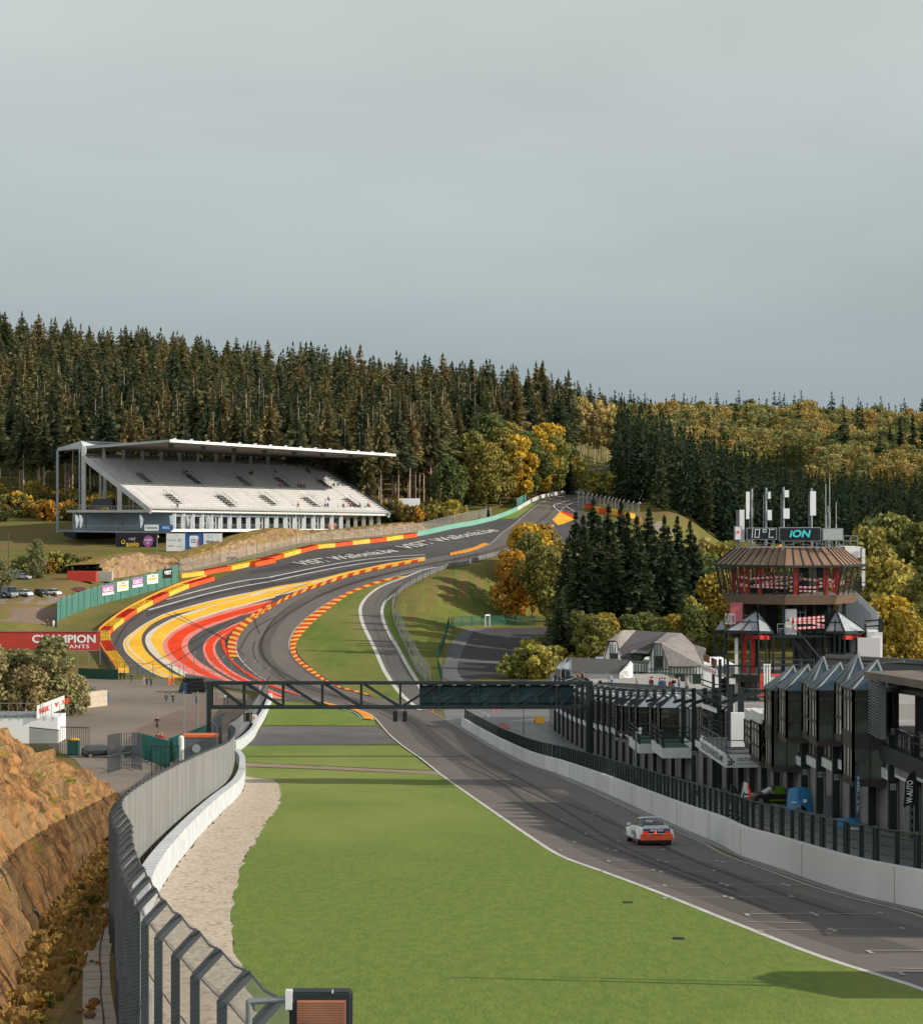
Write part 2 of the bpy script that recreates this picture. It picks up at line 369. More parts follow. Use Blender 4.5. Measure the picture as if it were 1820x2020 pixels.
M_GRAVEL = mat('gravel', (.62, .53, .42), (.27, .215, .165), scale=5.5, rough=.95, c3=(.54, .465, .37), scale3=1.4, detail=3, contrast=(.36, .70), stretch=(1, .4, 1), spec=.05)
M_WHITE = mat('white_paint', (.62, .60, .57), (.5, .48, .45), scale=.6, rough=.7, spec=.06)
M_DWHITE = mat('worn_white_paint', (.42, .39, .36), (.28, .26, .24), scale=1.2, rough=.75)
M_YEL = mat('yellow_paint', (.88, .47, .035), (.80, .40, .03), scale=.15, rough=.6, spec=.06, c3=(.93, .55, .06), scale3=.06)
M_RED = mat('red_paint', (.86, .065, .012), (.74, .05, .01), scale=.15, rough=.6, spec=.06)
M_PINK = mat('pink_paint', (.80, .27, .22), (.70, .22, .18), scale=.15, rough=.65, spec=.06)
M_CREAM = mat('cream_paint', (.72, .63, .52), (.64, .55, .44), scale=.15, rough=.65, spec=.06)
M_KR = mat('kerb_red', (.55, .06, .018), (.42, .04, .015), scale=.3, rough=.7, spec=.06)
M_KY = mat('kerb_yellow', (.80, .42, .07), (.66, .33, .05), scale=.3, rough=.7, spec=.06)
M_KO = mat('kerb_orange', (.78, .22, .03), scale=.3, rough=.7, spec=.06)
M_GP = mat('green_paint', (.04, .30, .20), (.05, .24, .17), scale=.2, rough=.7)
M_TURQ = mat('turquoise_paint', (.19, .40, .32), (.16, .35, .28), scale=.1, rough=.7)
M_CONC = mat('concrete', (.42, .39, .35), (.33, .30, .27), scale=.5, rough=.9, bump=.01)
M_SLAB = mat('slab_path', (.48, .41, .33), (.40, .34, .27), scale=1.2, rough=.9, bump=.01)
M_SOIL = mat('soil', (.22, .13, .07), (.15, .09, .05), scale=.25, rough=.95, c3=(.12, .13, .035), scale3=.1, bump=.2, bscale=1)
ds = 6 * (3200 / 6) ** (np.arange(470) / 469.0); us = np.linspace(-.62, .62, 331)
D, U = np.meshgrid(ds, us, indexing='ij'); X = U * np.maximum(D, 60); Yg = D
Z = hterr(X, Yg)
n, m_ = X.shape
idx = np.arange(n * m_).reshape(n, m_)
me = bpy.data.meshes.new('hillside')
vv = np.stack([X, Yg, Z], -1).reshape(-1, 3)
ff = np.stack([idx[:-1, :-1], idx[:-1, 1:], idx[1:, 1:], idx[1:, :-1]], -1).reshape(-1, 4)
me.from_pydata(vv.tolist(), [], ff.tolist()); me.materials.append(M_ROUGH); me.polygons.foreach_set('use_smooth', [True] * len(me.polygons))
tag(link('ground', me), kind='structure')
TL_PX = cH([(1820, 1290), (1450, 1180), (1250, 1112), (1000, 1010), (850, 952), (700, 890), (500, 810), (300, 735), (150, 680), (0, 615)]) + \
        cB([(1820, 1688), (1700, 1595), (1600, 1517), (1500, 1448), (1400, 1368), (1335, 1300), (1290, 1245), (1240, 1200), (1140, 1163), (1000, 1135), (880, 1105), (700, 1052), (540, 985), (430, 925), (350, 862), (290, 795), (265, 740), (262, 690), (280, 630), (330, 560), (400, 492), (480, 432), (600, 366), (700, 322), (850, 266), (1000, 218), (1200, 165), (1400, 122), (1600, 84), (1820, 42)]) + \
        cD([(0, 1408), (150, 1378), (290, 1325), (370, 1250), (460, 1185), (540, 1115), (620, 1050), (680, 1012), (760, 988), (900, 966), (1075, 948)])
TL_PX = [(1900, 1985), (1860, 1965)] + TL_PX
TR_PX = [(1900, 1855)] + cH([(1820, 935), (1600, 880), (1400, 832), (1200, 765), (1000, 690), (850, 640), (750, 580), (590, 510), (440, 440), (200, 325), (0, 240)]) + \
        cE([(700, 1558), (450, 1425), (300, 1335), (150, 1240), (60, 1190)]) + cB([(1590, 1150), (1480, 1108), (1300, 1075), (1150, 1045), (1000, 1005), (880, 950), (800, 900), (720, 838), (672, 780), (650, 720), (652, 660), (682, 595), (745, 525), (840, 448), (960, 370), (1100, 300), (1250, 245), (1440, 190), (1600, 150), (1820, 105)]) + \
        cD([(200, 1425), (400, 1380), (520, 1330), (630, 1262), (740, 1170), (800, 1090), (850, 1040), (920, 1020), (1075, 985)])
TLw = gpts(smooth_line(TL_PX, 4)); TRw = gpts(smooth_line(TR_PX, 4))
BAR_PX = cN([(300, 1280), (250, 1215), (170, 1110), (120, 1010), (103, 930), (108, 890), (140, 850), (250, 755), (385, 660), (550, 570), (720, 485), (925, 400), (1190, 320)])
BAR2_PX = cN([(850, 292), (1080, 268), (1320, 225), (1450, 200), (1675, 145), (1820, 118)]) + cO([(355, 605), (530, 555), (708, 510), (888, 492), (1070, 468), (1250, 450), (1420, 430), (1595, 405), (1740, 385)])
TURQ_PX = cO([(1740, 372), (1820, 362)]) + cD([(0, 1215), (150, 1190), (300, 1155), (350, 1140), (430, 1110), (490, 1082), (560, 1040), (640, 1003), (760, 975), (900, 955), (1080, 937)])
LOWW_PX = cN([(300, 1285), (560, 1310), (770, 1318), (900, 1345), (1120, 1385), (1400, 1440), (1660, 1480)]) + cB([(450, 1085), (520, 1100)])
run = smooth_line(BAR_PX, 3) + smooth_line(cN([(1190, 320)]) + BAR2_PX[3:], 3) + TURQ_PX
asph = run + cD([(1085, 985), (1000, 1040), (940, 1060), (1000, 1120), (1300, 1200), (1300, 1270), (900, 1290), (640, 1330), (500, 1375), (400, 1400)]) + \
       cB([(1820, 118), (1700, 165), (1600, 215), (1480, 285), (1410, 330), (1350, 380), (1325, 440), (1335, 520), (1380, 620), (1440, 720), (1500, 830), (1560, 925), (1600, 1000), (1640, 1060), (1600, 1150)]) + \
       cB([(1480, 1110), (1000, 1300)][:1]) + cB([(1240, 1200), (1140, 1163), (1000, 1135), (880, 1105), (520, 1098)]) + LOWW_PX[::-1][1:]
region('runoff', asph, M_RUN, 1)
track_poly = [(p.x, p.y) for p in TLw] + [(p.x, p.y) for p in TRw[::-1]]
region('race_track', track_poly, M_TRACK, 2, world=True, step=3.5)
svc = cB([(1100, 1030), (1300, 1075), (1480, 1100), (1515, 1098), (1450, 1040), (1390, 960), (1340, 880), (1300, 790), (1260, 700), (1210, 600), (1180, 530), (1165, 450), (1175, 400), (1220, 340), (1300, 278), (1400, 236), (1500, 200), (1620, 150), (1820, 108)]) + \
      cB([(1820, 125), (1700, 165), (1600, 215), (1480, 290), (1400, 340), (1345, 390), (1325, 450), (1335, 520), (1380, 620), (1440, 720), (1500, 830), (1560, 925), (1600, 1000), (1660, 1080), (1780, 1170), (1600, 1170), (1350, 1150)])
region('service_road', svc, M_TRACK2, 2.6)
def sweep(nm, mt, outer, inner, k, f=cN):
    region(nm, smooth_line(f(outer), 4) + smooth_line(f(inner), 4)[::-1], mt, k, step=3)
TOPY = [(2100, 395), (2400, 325), (2700, 262), (2960, 208)]   # the yellow sweep narrowing uphill
Wo = [(670, 1335), (560, 1290), (440, 1220), (340, 1140), (270, 1070), (240, 1000), (245, 950), (280, 905), (350, 850), (440, 785), (540, 730), (660, 670), (800, 625), (960, 580), (1150, 530), (1350, 485), (1550, 445), (1820, 400)]
Yo = [(690, 1335), (590, 1290), (470, 1222), (365, 1145), (290, 1070), (258, 1000), (262, 950), (298, 905), (362, 852), (452, 790), (550, 736), (670, 678), (806, 632), (964, 588), (1152, 540), (1352, 495), (1552, 455), (1820, 410)]
Yi = [(870, 1330), (760, 1290), (650, 1215), (560, 1140), (480, 1060), (440, 985), (432, 925), (445, 875), (485, 825), (540, 775), (640, 722), (760, 678), (880, 650), (1010, 622), (1180, 575), (1350, 530), (1550, 482), (1820, 440)]
W2i = [(1100, 1380), (1000, 1335), (850, 1250), (720, 1160), (620, 1085), (560, 1000), (530, 940), (540, 895), (580, 845), (650, 795), (760, 735), (900, 680), (1050, 635), (1180, 585), (1350, 540), (1550, 492), (1820, 442)]
W2o = [(960, 1375), (905, 1340), (790, 1275), (690, 1210), (590, 1130), (510, 1050), (472, 970), (472, 920), (490, 880), (540, 835), (620, 785), (740, 722), (880, 665), (1040, 618), (1180, 577), (1350, 532), (1550, 484), (1820, 441)]
Y2i = [(830, 1240), (740, 1170), (680, 1090), (650, 1010), (660, 950), (700, 890), (780, 825), (880, 765), (1000, 715), (1150, 665), (1300, 620), (1500, 570), (1700, 515), (1820, 488)]
C2i = [(830, 1242), (740, 1172), (682, 1092), (652, 1012), (664, 956), (706, 898), (788, 836), (890, 780), (1010, 730), (1160, 682), (1310, 635), (1510, 585), (1710, 528), (1820, 500)]
P1o = [(1120, 1395), (980, 1330), (830, 1245), (735, 1170), (680, 1095), (648, 1015), (655, 955), (700, 898), (780, 835), (880, 780), (1000, 730), (1200, 668), (1400, 612), (1600, 565), (1800, 522)]
R1o = [(1290, 1395), (1120, 1330), (960, 1245), (830, 1165), (750, 1090), (705, 1010), (708, 960), (745, 908), (810, 855), (900, 805), (1020, 755), (1200, 698), (1400, 640), (1600, 588), (1800, 540)]
R1i = [(1480, 1440), (1260, 1345), (1100, 1260), (980, 1180), (900, 1105), (855, 1030), (850, 980), (870, 930), (920, 880), (1010, 830), (1120, 785), (1260, 735), (1420, 685), (1560, 645), (1680, 615)]
P1i = [(1560, 1445), (1360, 1360), (1190, 1265), (1060, 1185), (975, 1115), (922, 1040), (915, 980), (935, 935), (985, 890), (1060, 845), (1160, 800), (1290, 752), (1440, 700), (1560, 665), (1660, 635)]
P2o = [(1750, 1505), (1560, 1430), (1380, 1350), (1220, 1255), (1130, 1180), (1080, 1095), (1070, 1020), (1090, 960), (1150, 905), (1230, 855), (1330, 805), (1440, 760), (1560, 712)]
R2o = [(1800, 1510), (1600, 1430), (1420, 1345), (1270, 1255), (1165, 1175), (1105, 1085), (1095, 1020), (1115, 965), (1170, 910), (1245, 865), (1340, 818), (1450, 770), (1555, 725)]
R2i = [(1900, 1530), (1700, 1440), (1500, 1350), (1350, 1270), (1245, 1180), (1185, 1090), (1172, 1020), (1190, 965), (1230, 920), (1300, 870), (1390, 825), (1460, 785), (1500, 760)]
P2i = [(1930, 1530), (1730, 1440), (1540, 1350), (1380, 1265), (1280, 1180), (1215, 1090), (1198, 1020), (1212, 970), (1255, 925), (1310, 885), (1390, 838), (1450, 800), (1480, 780)]
R3o = [(2050, 1510), (1850, 1450), (1660, 1375), (1500, 1280), (1370, 1170), (1290, 1060), (1260, 980), (1265, 930), (1300, 880), (1380, 830), (1440, 795)]
R3i = [(2100, 1510), (1900, 1450), (1720, 1375), (1540, 1280), (1410, 1185), (1360, 1110), (1320, 1040), (1300, 990), (1298, 940), (1320, 900), (1380, 845), (1430, 812)]
sweep('painted_stripe_white', M_CREAM, Wo, Yi[:-1] + [(1820, 440)], 2.5)
sweep('painted_stripe_yellow', M_YEL, Yo, [(a + 1, b) for a, b in Yi], 3)
sweep('painted_stripe_white', M_CREAM, [(740, 1340), (600, 1265), (480, 1192), (385, 1120), (310, 1050), (276, 990), (285, 945), (330, 895), (400, 838), (470, 795), (530, 765)], [(760, 1340), (618, 1262), (500, 1190), (408, 1118), (335, 1048), (300, 990), (308, 945), (350, 895), (415, 838), (480, 795), (530, 767)], 3.5)
sweep('painted_stripe_white', M_CREAM, W2o, C2i[:0] + W2i, 3.5)
sweep('painted_stripe_yellow', M_YEL, W2i[3:], Y2i, 3.7)
sweep('painted_stripe_white', M_CREAM, Y2i, C2i, 3.9)
sweep('painted_stripe_pink', M_PINK, P1o, P1i, 3.2)
sweep('painted_stripe_red', M_RED, R1o, R1i, 3.6)
sweep('painted_stripe_pink', M_PINK, P2o, P2i, 3.2)
sweep('painted_stripe_red', M_RED, R2o, R2i, 3.6)
sweep('painted_stripe_red', M_RED, R3o, R3i, 4)
sweep('painted_stripe_pink', M_PINK, [(1780, 1545), (1600, 1478), (1480, 1440), (1660, 1475)][:1] + [(1600, 1478), (1480, 1440)], [(1950, 1560), (1760, 1495), (1560, 1432)], 3.1)
sweep('painted_stripe_yellow', M_YEL, [(0, 965), (300, 898), (600, 850), (800, 805), (1000, 755), (1200, 712), (1400, 668), (1600, 635), (1820, 598)], [(0, 1048), (200, 1000), (400, 960), (600, 905), (760, 862), (900, 822), (1050, 775), (1250, 722), (1450, 682), (1650, 640), (1820, 612)], 3, cO)
sweep('painted_stripe_white', M_CREAM, [(0, 985), (200, 938), (400, 898), (600, 868), (800, 825), (960, 795)], [(0, 1005), (200, 955), (400, 912), (600, 880), (800, 838), (960, 805)], 3.6, cO)
sweep('painted_stripe_white', M_CREAM, [(0, 1050), (200, 1002), (400, 962), (600, 908)], [(0, 1075), (200, 1022), (400, 975), (600, 915)], 3.6, cO)
sweep('dark_lane', M_DARK, [(0, 745), (300, 705), (600, 632), (900, 570), (1200, 520), (1500, 478), (1820, 448)], [(0, 770), (350, 725), (650, 655), (900, 620), (1200, 560), (1500, 528), (1820, 490)], 2, cO)
sweep('dark_lane', M_DARK, [(480, 650), (650, 605), (850, 530), (1050, 470), (1400, 400), (1820, 322)] , [(480, 700), (700, 620), (900, 555), (1100, 500), (1400, 430), (1820, 355)], 2, cN)
sweep('dark_lane', M_DARK, [(0, 845), (300, 792), (600, 730), (900, 675), (1200, 630), (1500, 600), (1820, 580)], [(0, 880), (300, 825), (600, 762), (900, 705), (1200, 655), (1500, 620), (1820, 592)], 2, cO)
sweep('dark_lane', M_DARK, [(0, 910), (300, 860), (600, 800), (900, 742), (1200, 685), (1500, 640), (1820, 608)], [(0, 935), (300, 885), (600, 832), (900, 762), (1200, 700), (1500, 650), (1820, 612)], 2, cO)
line('white_line', smooth_line(cN([(700, 520), (900, 460), (1100, 410), (1300, 362), (1560, 312), (1820, 285)]) + cO([(150, 815), (300, 788), (600, 725), (900, 668), (1200, 622), (1500, 592), (1820, 574)]), 3), .9, M_WHITE, 3.4)
line('white_line', smooth_line(cN([(500, 630), (640, 590), (800, 545), (1000, 490), (1200, 440), (1500, 378), (1820, 325)]) + cO([(150, 865), (300, 832), (600, 768), (900, 708), (1200, 660), (1500, 625), (1820, 598)]), 3), .9, M_WHITE, 3.4)
def onground(w): w.z = h1(w.x, w.y) + lay(5, w.y); return w
a, b = G(*cO([(500, 672)])[0]), G(*cO([(1500, 528)])[0]); ux = (b - a); ux.z = 0
uy = Vector((-ux.y, ux.x, 0)) * -1
letters('VISIT Wallonia.be', (a + b) / 2, ux, Vector((-.55, 1, 0)), 10.5, M_WHITE, None, 'painted_lettering', bold=.02, width=ux.length, drape=onground)['kind'] = 'structure'
a, b = G(*cO([(1580, 505)])[0]), G(*cD([(320, 1222)])[0]); ux = (b - a); ux.z = 0
letters('VISIT Wallonia.be', (a + b) / 2, ux, Vector((-.5, 1, 0)), 12, M_WHITE, None, 'painted_lettering', bold=.02, width=ux.length, drape=onground)['kind'] = 'structure'
infield = cB([(1500, 198), (1440, 205), (1250, 257), (1100, 312), (980, 382), (880, 455), (795, 520), (735, 580), (703, 640), (695, 700), (712, 760), (750, 810), (810, 862), (880, 915), (960, 965), (1060, 1010), (1150, 1045), (1250, 1072), (1400, 1095), (1513, 1098), (1450, 1040), (1390, 960), (1340, 880), (1300, 790), (1260, 700), (1210, 600), (1180, 530), (1165, 450), (1175, 400), (1220, 340), (1300, 278), (1400, 236)])
M_INF = mat('mown_grass', (.15, .19, .042), (.105, .155, .035), scale=.5, rough=.95, c3=(.21, .19, .065), scale3=.07, stretch=(1, .25, 1), bump=.03, bscale=6, spec=.05)
region('infield_grass', infield, M_INF, 4, step=3)
strip = cB([(1475, 300), (1405, 345), (1350, 395), (1335, 450), (1345, 520), (1390, 620), (1450, 715), (1510, 825), (1570, 920), (1610, 990), (1680, 1040), (1640, 960), (1560, 850), (1500, 730), (1450, 620), (1410, 520), (1395, 440), (1412, 370), (1480, 298)])
region('verge_grass', strip, M_GRASS, 3, step=2)
region('verge_grass', cD([(340, 1142), (430, 1110), (495, 1080), (560, 1042), (660, 1003), (600, 1050), (520, 1110), (480, 1140)]) , M_GRASS, 3, step=3)
g1 = cB([(525, 1100), (700, 1115), (880, 1140), (980, 1160), (1090, 1180), (1150, 1215), (1190, 1240), (1270, 1246), (1275, 1282), (1100, 1283), (800, 1280), (460, 1280), (480, 1240), (500, 1170)])
region('lawn', g1, M_GRASS, 3)
region('old_track', cB([(460, 1288), (800, 1288), (1290, 1290), (1340, 1330), (1440, 1415), (900, 1422), (350, 1425), (400, 1370), (430, 1320)]), mat('old_asphalt', (.115, .105, .10), (.085, .08, .08), scale=.12, rough=.8, c3=(.15, .15, .15), scale3=.05), 2)
region('lawn', cB([(350, 1428), (900, 1426), (1450, 1430), (1560, 1505), (1695, 1608), (1300, 1595), (900, 1575), (500, 1558), (265, 1545), (262, 1480)]), M_GRASS, 3)
region('dirt_strip', cB([(265, 1548), (500, 1560), (900, 1578), (1300, 1598), (1700, 1612), (1745, 1640), (1300, 1618), (900, 1600), (320, 1580)]), mat('dirt', (.30, .235, .175), (.24, .18, .13), scale=.6, rough=.95), 3)
grav_r = [(553, 1572), (549, 1590), (530, 1615), (519, 1628), (508, 1650), (489, 1680), (483, 1695), (470, 1715), (467, 1735), (458, 1760), (459, 1785), (453, 1810), (455, 1845), (462, 1862), (455, 1880), (470, 1905), (478, 1930), (482, 1955), (500, 1975), (506, 2010), (540, 2080)]
wall_px = [(471, 1500), (483, 1517), (483, 1540), (478, 1562), (462, 1580), (433, 1608), (389, 1656), (339, 1720), (306, 1778), (292, 1830), (285, 1900), (290, 1980), (300, 2080)]
TLn = [p for p in TL_PX if p[1] > 1530 and p[1] < 2000]
big = [(1900, 2080)] + TLn + cB([(1740, 1640), (1300, 1622), (900, 1605), (320, 1585)]) + [(481, 1515)] + [(484, 1535), (490, 1537), (540, 1540), (550, 1550)] + grav_r
region('lawn', big, M_GRASS, 3, step=3)
region('gravel_trap', [(484, 1532), (500, 1536), (540, 1539), (550, 1550)] + [(x + 2, y) for x, y in grav_r] + wall_px[::-1][:-1], M_GRAVEL, 4, step=1.2, jit=.16)
line('white_line', smooth_line([p for p in TL_PX], 3), .22, M_WHITE, 4, side=0)
line('white_line', smooth_line(TR_PX[:20], 3), .18, M_DWHITE, 4)
line('white_line', smooth_line(TR_PX[20:44], 3), .3, M_WHITE, 4)
line('white_line', smooth_line(cB([(1600, 1170), (1513, 1100), (1450, 1040), (1390, 960), (1340, 880), (1300, 790), (1260, 700), (1210, 600), (1180, 530), (1165, 450), (1175, 400), (1220, 340), (1300, 278), (1400, 236), (1500, 200), (1620, 152), (1820, 112)]), 3), .8, M_WHITE, 5)
line('white_line', smooth_line(cB([(1480, 285), (1410, 330), (1350, 380), (1325, 440), (1335, 520), (1380, 620), (1440, 720), (1500, 830), (1560, 925), (1600, 1000), (1640, 1060)]), 3), .8, M_WHITE, 5)
line('white_line', smooth_line(cD([(800, 1092), (765, 1065), (752, 1045), (790, 1030), (850, 1010), (925, 995)]), 3), .5, M_WHITE, 5)
line('white_line', smooth_line(cD([(915, 1092), (880, 1075), (848, 1052), (870, 1035), (930, 1020)]), 3), .5, M_WHITE, 5)
def kerb(px, w, alt, up=.12, mats=None, k=4, side=1):
    P = [Vector(p[:2]) for p in gpts(smooth_line(px, 4))]; Lk = sum((b - a).length for a, b in zip(P, P[1:])); P = smoothw(resample(P, max(4, int(Lk / 3))))
    A = offset_line(P, 0.15 * side); B = offset_line(P, (w + .15) * side)
    return ribbon('kerb', A, B, mats or [M_KR, M_KY], k, seg=1.5, alt=alt, raise_=up)
kl = cB([(268, 785), (265, 740), (262, 690), (280, 630), (330, 560), (400, 492), (480, 432), (600, 366), (700, 322), (850, 266), (1000, 218), (1200, 165), (1400, 122), (1600, 84), (1820, 42)]) + cD([(0, 1408), (150, 1378), (290, 1325)])
def kerb_between(name, outer, inner, alt, f, mats, k=5, up=.1):
    A = [Vector(p[:2]) for p in gpts(smooth_line(f(outer), 4))]; B = [Vector(p[:2]) for p in gpts(smooth_line(f(inner), 4))]
    return ribbon(name, B, A, mats, k, seg=1.5, alt=alt, raise_=up)
kerb_between('kerb', [(1345, 1122), (1330, 1060), (1325, 1000), (1345, 920), (1390, 850), (1450, 780), (1530, 715), (1640, 635), (1820, 550)], [(1440, 1122), (1415, 1060), (1412, 1000), (1430, 930), (1470, 865), (1530, 795), (1600, 735), (1690, 670), (1820, 590)], 3.0, cN, [M_KY, M_KR])
kerb_between('kerb', [(0, 1215), (150, 1130), (300, 1050), (450, 975), (600, 920), (800, 845), (1000, 782), (1250, 722), (1450, 685), (1650, 645), (1820, 615)], [(0, 1275), (120, 1190), (280, 1095), (450, 1010), (640, 935), (850, 862), (1050, 802), (1280, 742), (1500, 700), (1680, 662), (1820, 640)], 3.0, cO, [M_KY, M_KR])
kerb_between('kerb', [(0, 1392), (150, 1358), (240, 1320)], [(0, 1410), (150, 1380), (285, 1325)], 1.2, cD, [M_KY, M_KO])
kerb_between('kerb', [(1500, 195), (1380, 210), (1250, 245), (1100, 302), (965, 370), (845, 450), (750, 525), (690, 595), (660, 660), (655, 720), (672, 780), (722, 838), (800, 900), (870, 945)], [(1500, 198), (1400, 218), (1255, 262), (1110, 318), (1000, 388), (895, 470), (815, 540), (755, 605), (712, 665), (695, 720), (710, 775), (755, 825), (830, 880), (890, 930)], 2.8, cB, [M_KY, M_KR])
kerb_between('kerb', [(870, 945), (1000, 1005), (1150, 1045), (1250, 1072)], [(890, 930), (1010, 995), (1150, 1032), (1250, 1062)], 2.8, cB, [M_KY, M_KR], up=.06)
kerb_between('kerb', [(890, 1122), (1010, 1158), (1100, 1172), (1160, 1200), (1195, 1240)], [(880, 1106), (1000, 1138), (1140, 1165), (1235, 1200), (1272, 1245)], 1.0, cB, [M_KY, M_KO])
region('green_kerb_edge', cB([(1040, 1168), (1110, 1185), (1150, 1210), (1165, 1232), (1195, 1238), (1165, 1203), (1110, 1176), (1010, 1156)]), M_TURQ, 4.5, step=2)
kerb_between('kerb', [(545, 585), (620, 520), (690, 455)], [(575, 582), (650, 520), (722, 462)], 1.2, cP, [M_KY, M_KO])
region('painted_green', cP([(578, 582), (650, 520), (722, 462), (725, 480), (680, 530), (630, 585)]), M_GP, 4.5, step=3)
region('painted_yellow', cP([(700, 412), (770, 340), (850, 375), (905, 410), (850, 430), (800, 450), (755, 462)]), M_YEL, 4, step=3)
region('painted_red', cP([(770, 340), (800, 338), (905, 372), (900, 408), (850, 378)]), M_RED, 4.6, step=3)
region('painted_patch', cP([(680, 452), (710, 420), (755, 462), (725, 470)]), M_LOTW, 4.2, step=3)
lane = [(1900, 1990)] + [(1900, 1855)] + cH([(1820, 925), (1400, 822), (1000, 682), (750, 572), (440, 432), (0, 232)]) + cE([(300, 1330), (150, 1235), (130, 1165), (350, 1150), (600, 1140), (900, 1160), (960, 1290), (1250, 1385), (1500, 1470), (1820, 1600)]) + [(1480, 1550), (1774, 1650), (1900, 1690)]
region('pit_lane', lane, M_LANE, 1.5, step=4)
line('pit_lane_line', smooth_line(cE([(830, 1290), (950, 1340), (1200, 1435), (1400, 1500), (1640, 1570), (1820, 1625)]) + cG([(100, 1360), (400, 1480), (640, 1555), (1000, 1660), (1400, 1765), (1640, 1820)]) + [(1900, 1690)], 3), .25, M_DWHITE, 4)
line('pit_lane_line', smooth_line(cE([(300, 1155), (430, 1195), (470, 1215), (450, 1235), (520, 1270), (640, 1310), (760, 1350)]), 3), .25, M_DWHITE, 4)
region('painted_red_box', cE([(520, 1268), (580, 1265), (630, 1305), (590, 1305)]), mat('worn_red_paint', (.55, .06, .04), (.35, .06, .05), scale=1, rough=.7), 4, step=2)
lot = cE([(130, 880), (150, 790), (190, 700), (240, 620), (300, 580), (500, 568), (900, 563), (1000, 600), (1050, 900), (700, 960), (420, 925), (300, 960), (180, 950)])
region('lower_car_park', lot, M_LOT, 1.5, step=5)
region('worn_tarmac_road', cE([(110, 890), (160, 760), (200, 660), (250, 600), (330, 575), (470, 566), (420, 580), (330, 620), (300, 680), (260, 770), (235, 840), (235, 890), (290, 960), (180, 960), (130, 930)]), M_LOTW, 2.5, step=4)
region('worn_tarmac_road', cE([(245, 795), (650, 820), (655, 838), (250, 815)]), M_LOTW, 2.5, step=3)
pad = cA([(600, 1030), (860, 1040), (1230, 1030), (1300, 1085), (1600, 1110), (1820, 1150)]) + cB([(420, 1200), (420, 1290), (300, 1420), (150, 1500)]) + [(400, 1500), (330, 1560), (255, 1600), (200, 1560), (150, 1500), (60, 1440), (0, 1410), (0, 1385), (120, 1390)] + cA([(560, 1230), (760, 1220), (760, 1160), (640, 1080)])
region('paddock', pad, M_PAD, 1.5, step=5)
region('paddock_gravel', cA([(1000, 1400), (1200, 1300), (1450, 1200), (1700, 1160), (1820, 1200), (1700, 1400), (1500, 1500), (1050, 1560), (900, 1500)]), M_PADG, 2.5, step=4)
region('gravel_car_park', cA([(-200, 440), (400, 430), (560, 415), (450, 470), (300, 495), (0, 490), (-200, 490)]), M_PAD, 1.5, step=4)
region('gravel_car_park', cA([(-200, 545), (100, 525), (400, 510), (410, 560), (400, 640), (250, 630), (-200, 625)]), M_PADG, 1.5, step=4)
region('bank_grass', cE([(-300, 500), (-100, 300), (100, 170), (400, 95), (560, 60), (700, 100), (850, 250), (900, 500), (420, 560), (220, 570), (150, 700), (110, 850), (100, 960), (30, 960), (-80, 800), (-230, 600), (-280, 540)]), M_BANK, 1.2, step=4)
region('far_grass', cD([(850, 850), (960, 800), (1200, 760), (1215, 860), (1150, 900), (1000, 905), (900, 895)]), mat('far_grass', (.14, .17, .04), (.19, .17, .06), scale=.1, rough=.95), 2, step=8)
region('track_path', cD([(970, 790), (1080, 762), (1200, 742), (1200, 766), (1080, 785), (975, 796)]), M_PAD, 4, step=5)
region('upper_paved', cP([(1560, 440), (1700, 420), (1790, 500), (1820, 560), (1600, 530)]), M_PAD, 2, step=4)
def grid_box(x, y, wpx):
    p = G(x, y); q = G(x + wpx, y + .0); mb = MB(); w2 = 2.4; hz = lambda a, b: h1(a, b) + lay(5, b)
    for (x0, y0, x1, y1) in ((0, 0, w2, .12), (0, -.7, .14, 0), (w2 - .14, .12, w2, .7)):
        mb.face([(p.x + a, p.y + b, hz(p.x + a, p.y + b)) for a, b in ((x0, y0), (x1, y0), (x1, y1), (x0, y1))])
    kind_struct(mb.build('grid_marking', M_DWHITE))
for x, y in cH([(40, 612), (275, 667), (235, 716), (545, 784), (545, 847), (945, 928), (1012, 1008), (1538, 1108), (1690, 1213), (110, 574), (165, 534), (310, 616), (530, 719), (555, 671), (870, 847), (850, 785), (1280, 928), (1367, 1004), (50, 465), (200, 440), (370, 578), (640, 583), (1145, 786), (830, 673)]):
    grid_box(x, y, 1)
for a, b in (((0, 500), (60, 500)), ((0, 553), (230, 560)), ((165, 656), (410, 664)), ((465, 793), (752, 801)), ((957, 966), (1280, 974)), ((1670, 1194), (1860, 1196)), ((0, 380), (300, 385))):
    line('start_line', cH([a, b]), .14, M_DWHITE, 5, seg=1)
def tw_(t, f): return TLr[f].lerp(TRr[f], t)
TLr = resample([Vector(p[:2]) for p in TLw], 260); TRr = resample([Vector(p[:2]) for p in TRw], 260)
for t0, t1, a, b, wd, m in ((.30, .42, 2, 120, 2.2, M_MARK2), (.62, .50, 2, 110, 2.2, M_MARK2), (.45, .55, 60, 190, 2.6, M_MARK2), (.35, .38, 5, 60, .3, M_MARK), (.48, .5, 8, 66, .3, M_MARK), (.7, .6, 4, 50, .3, M_MARK), (.2, .35, 90, 140, .35, M_MARK), (.6, .3, 110, 170, .5, M_MARK), (.4, .7, 120, 200, .5, M_MARK), (.55, .65, 160, 240, 1.5, M_MARK2)):
    P = smoothw([tw_(t0 + (t1 - t0) * (f - a) / (b - a) + .03 * math.sin(f * .21 + a), f) for f in range(a, b)], 3)
    ribbon('tyre_mark', offset_line(P, wd / 2), offset_line(P, -wd / 2), [m], 3.2, 2.0)
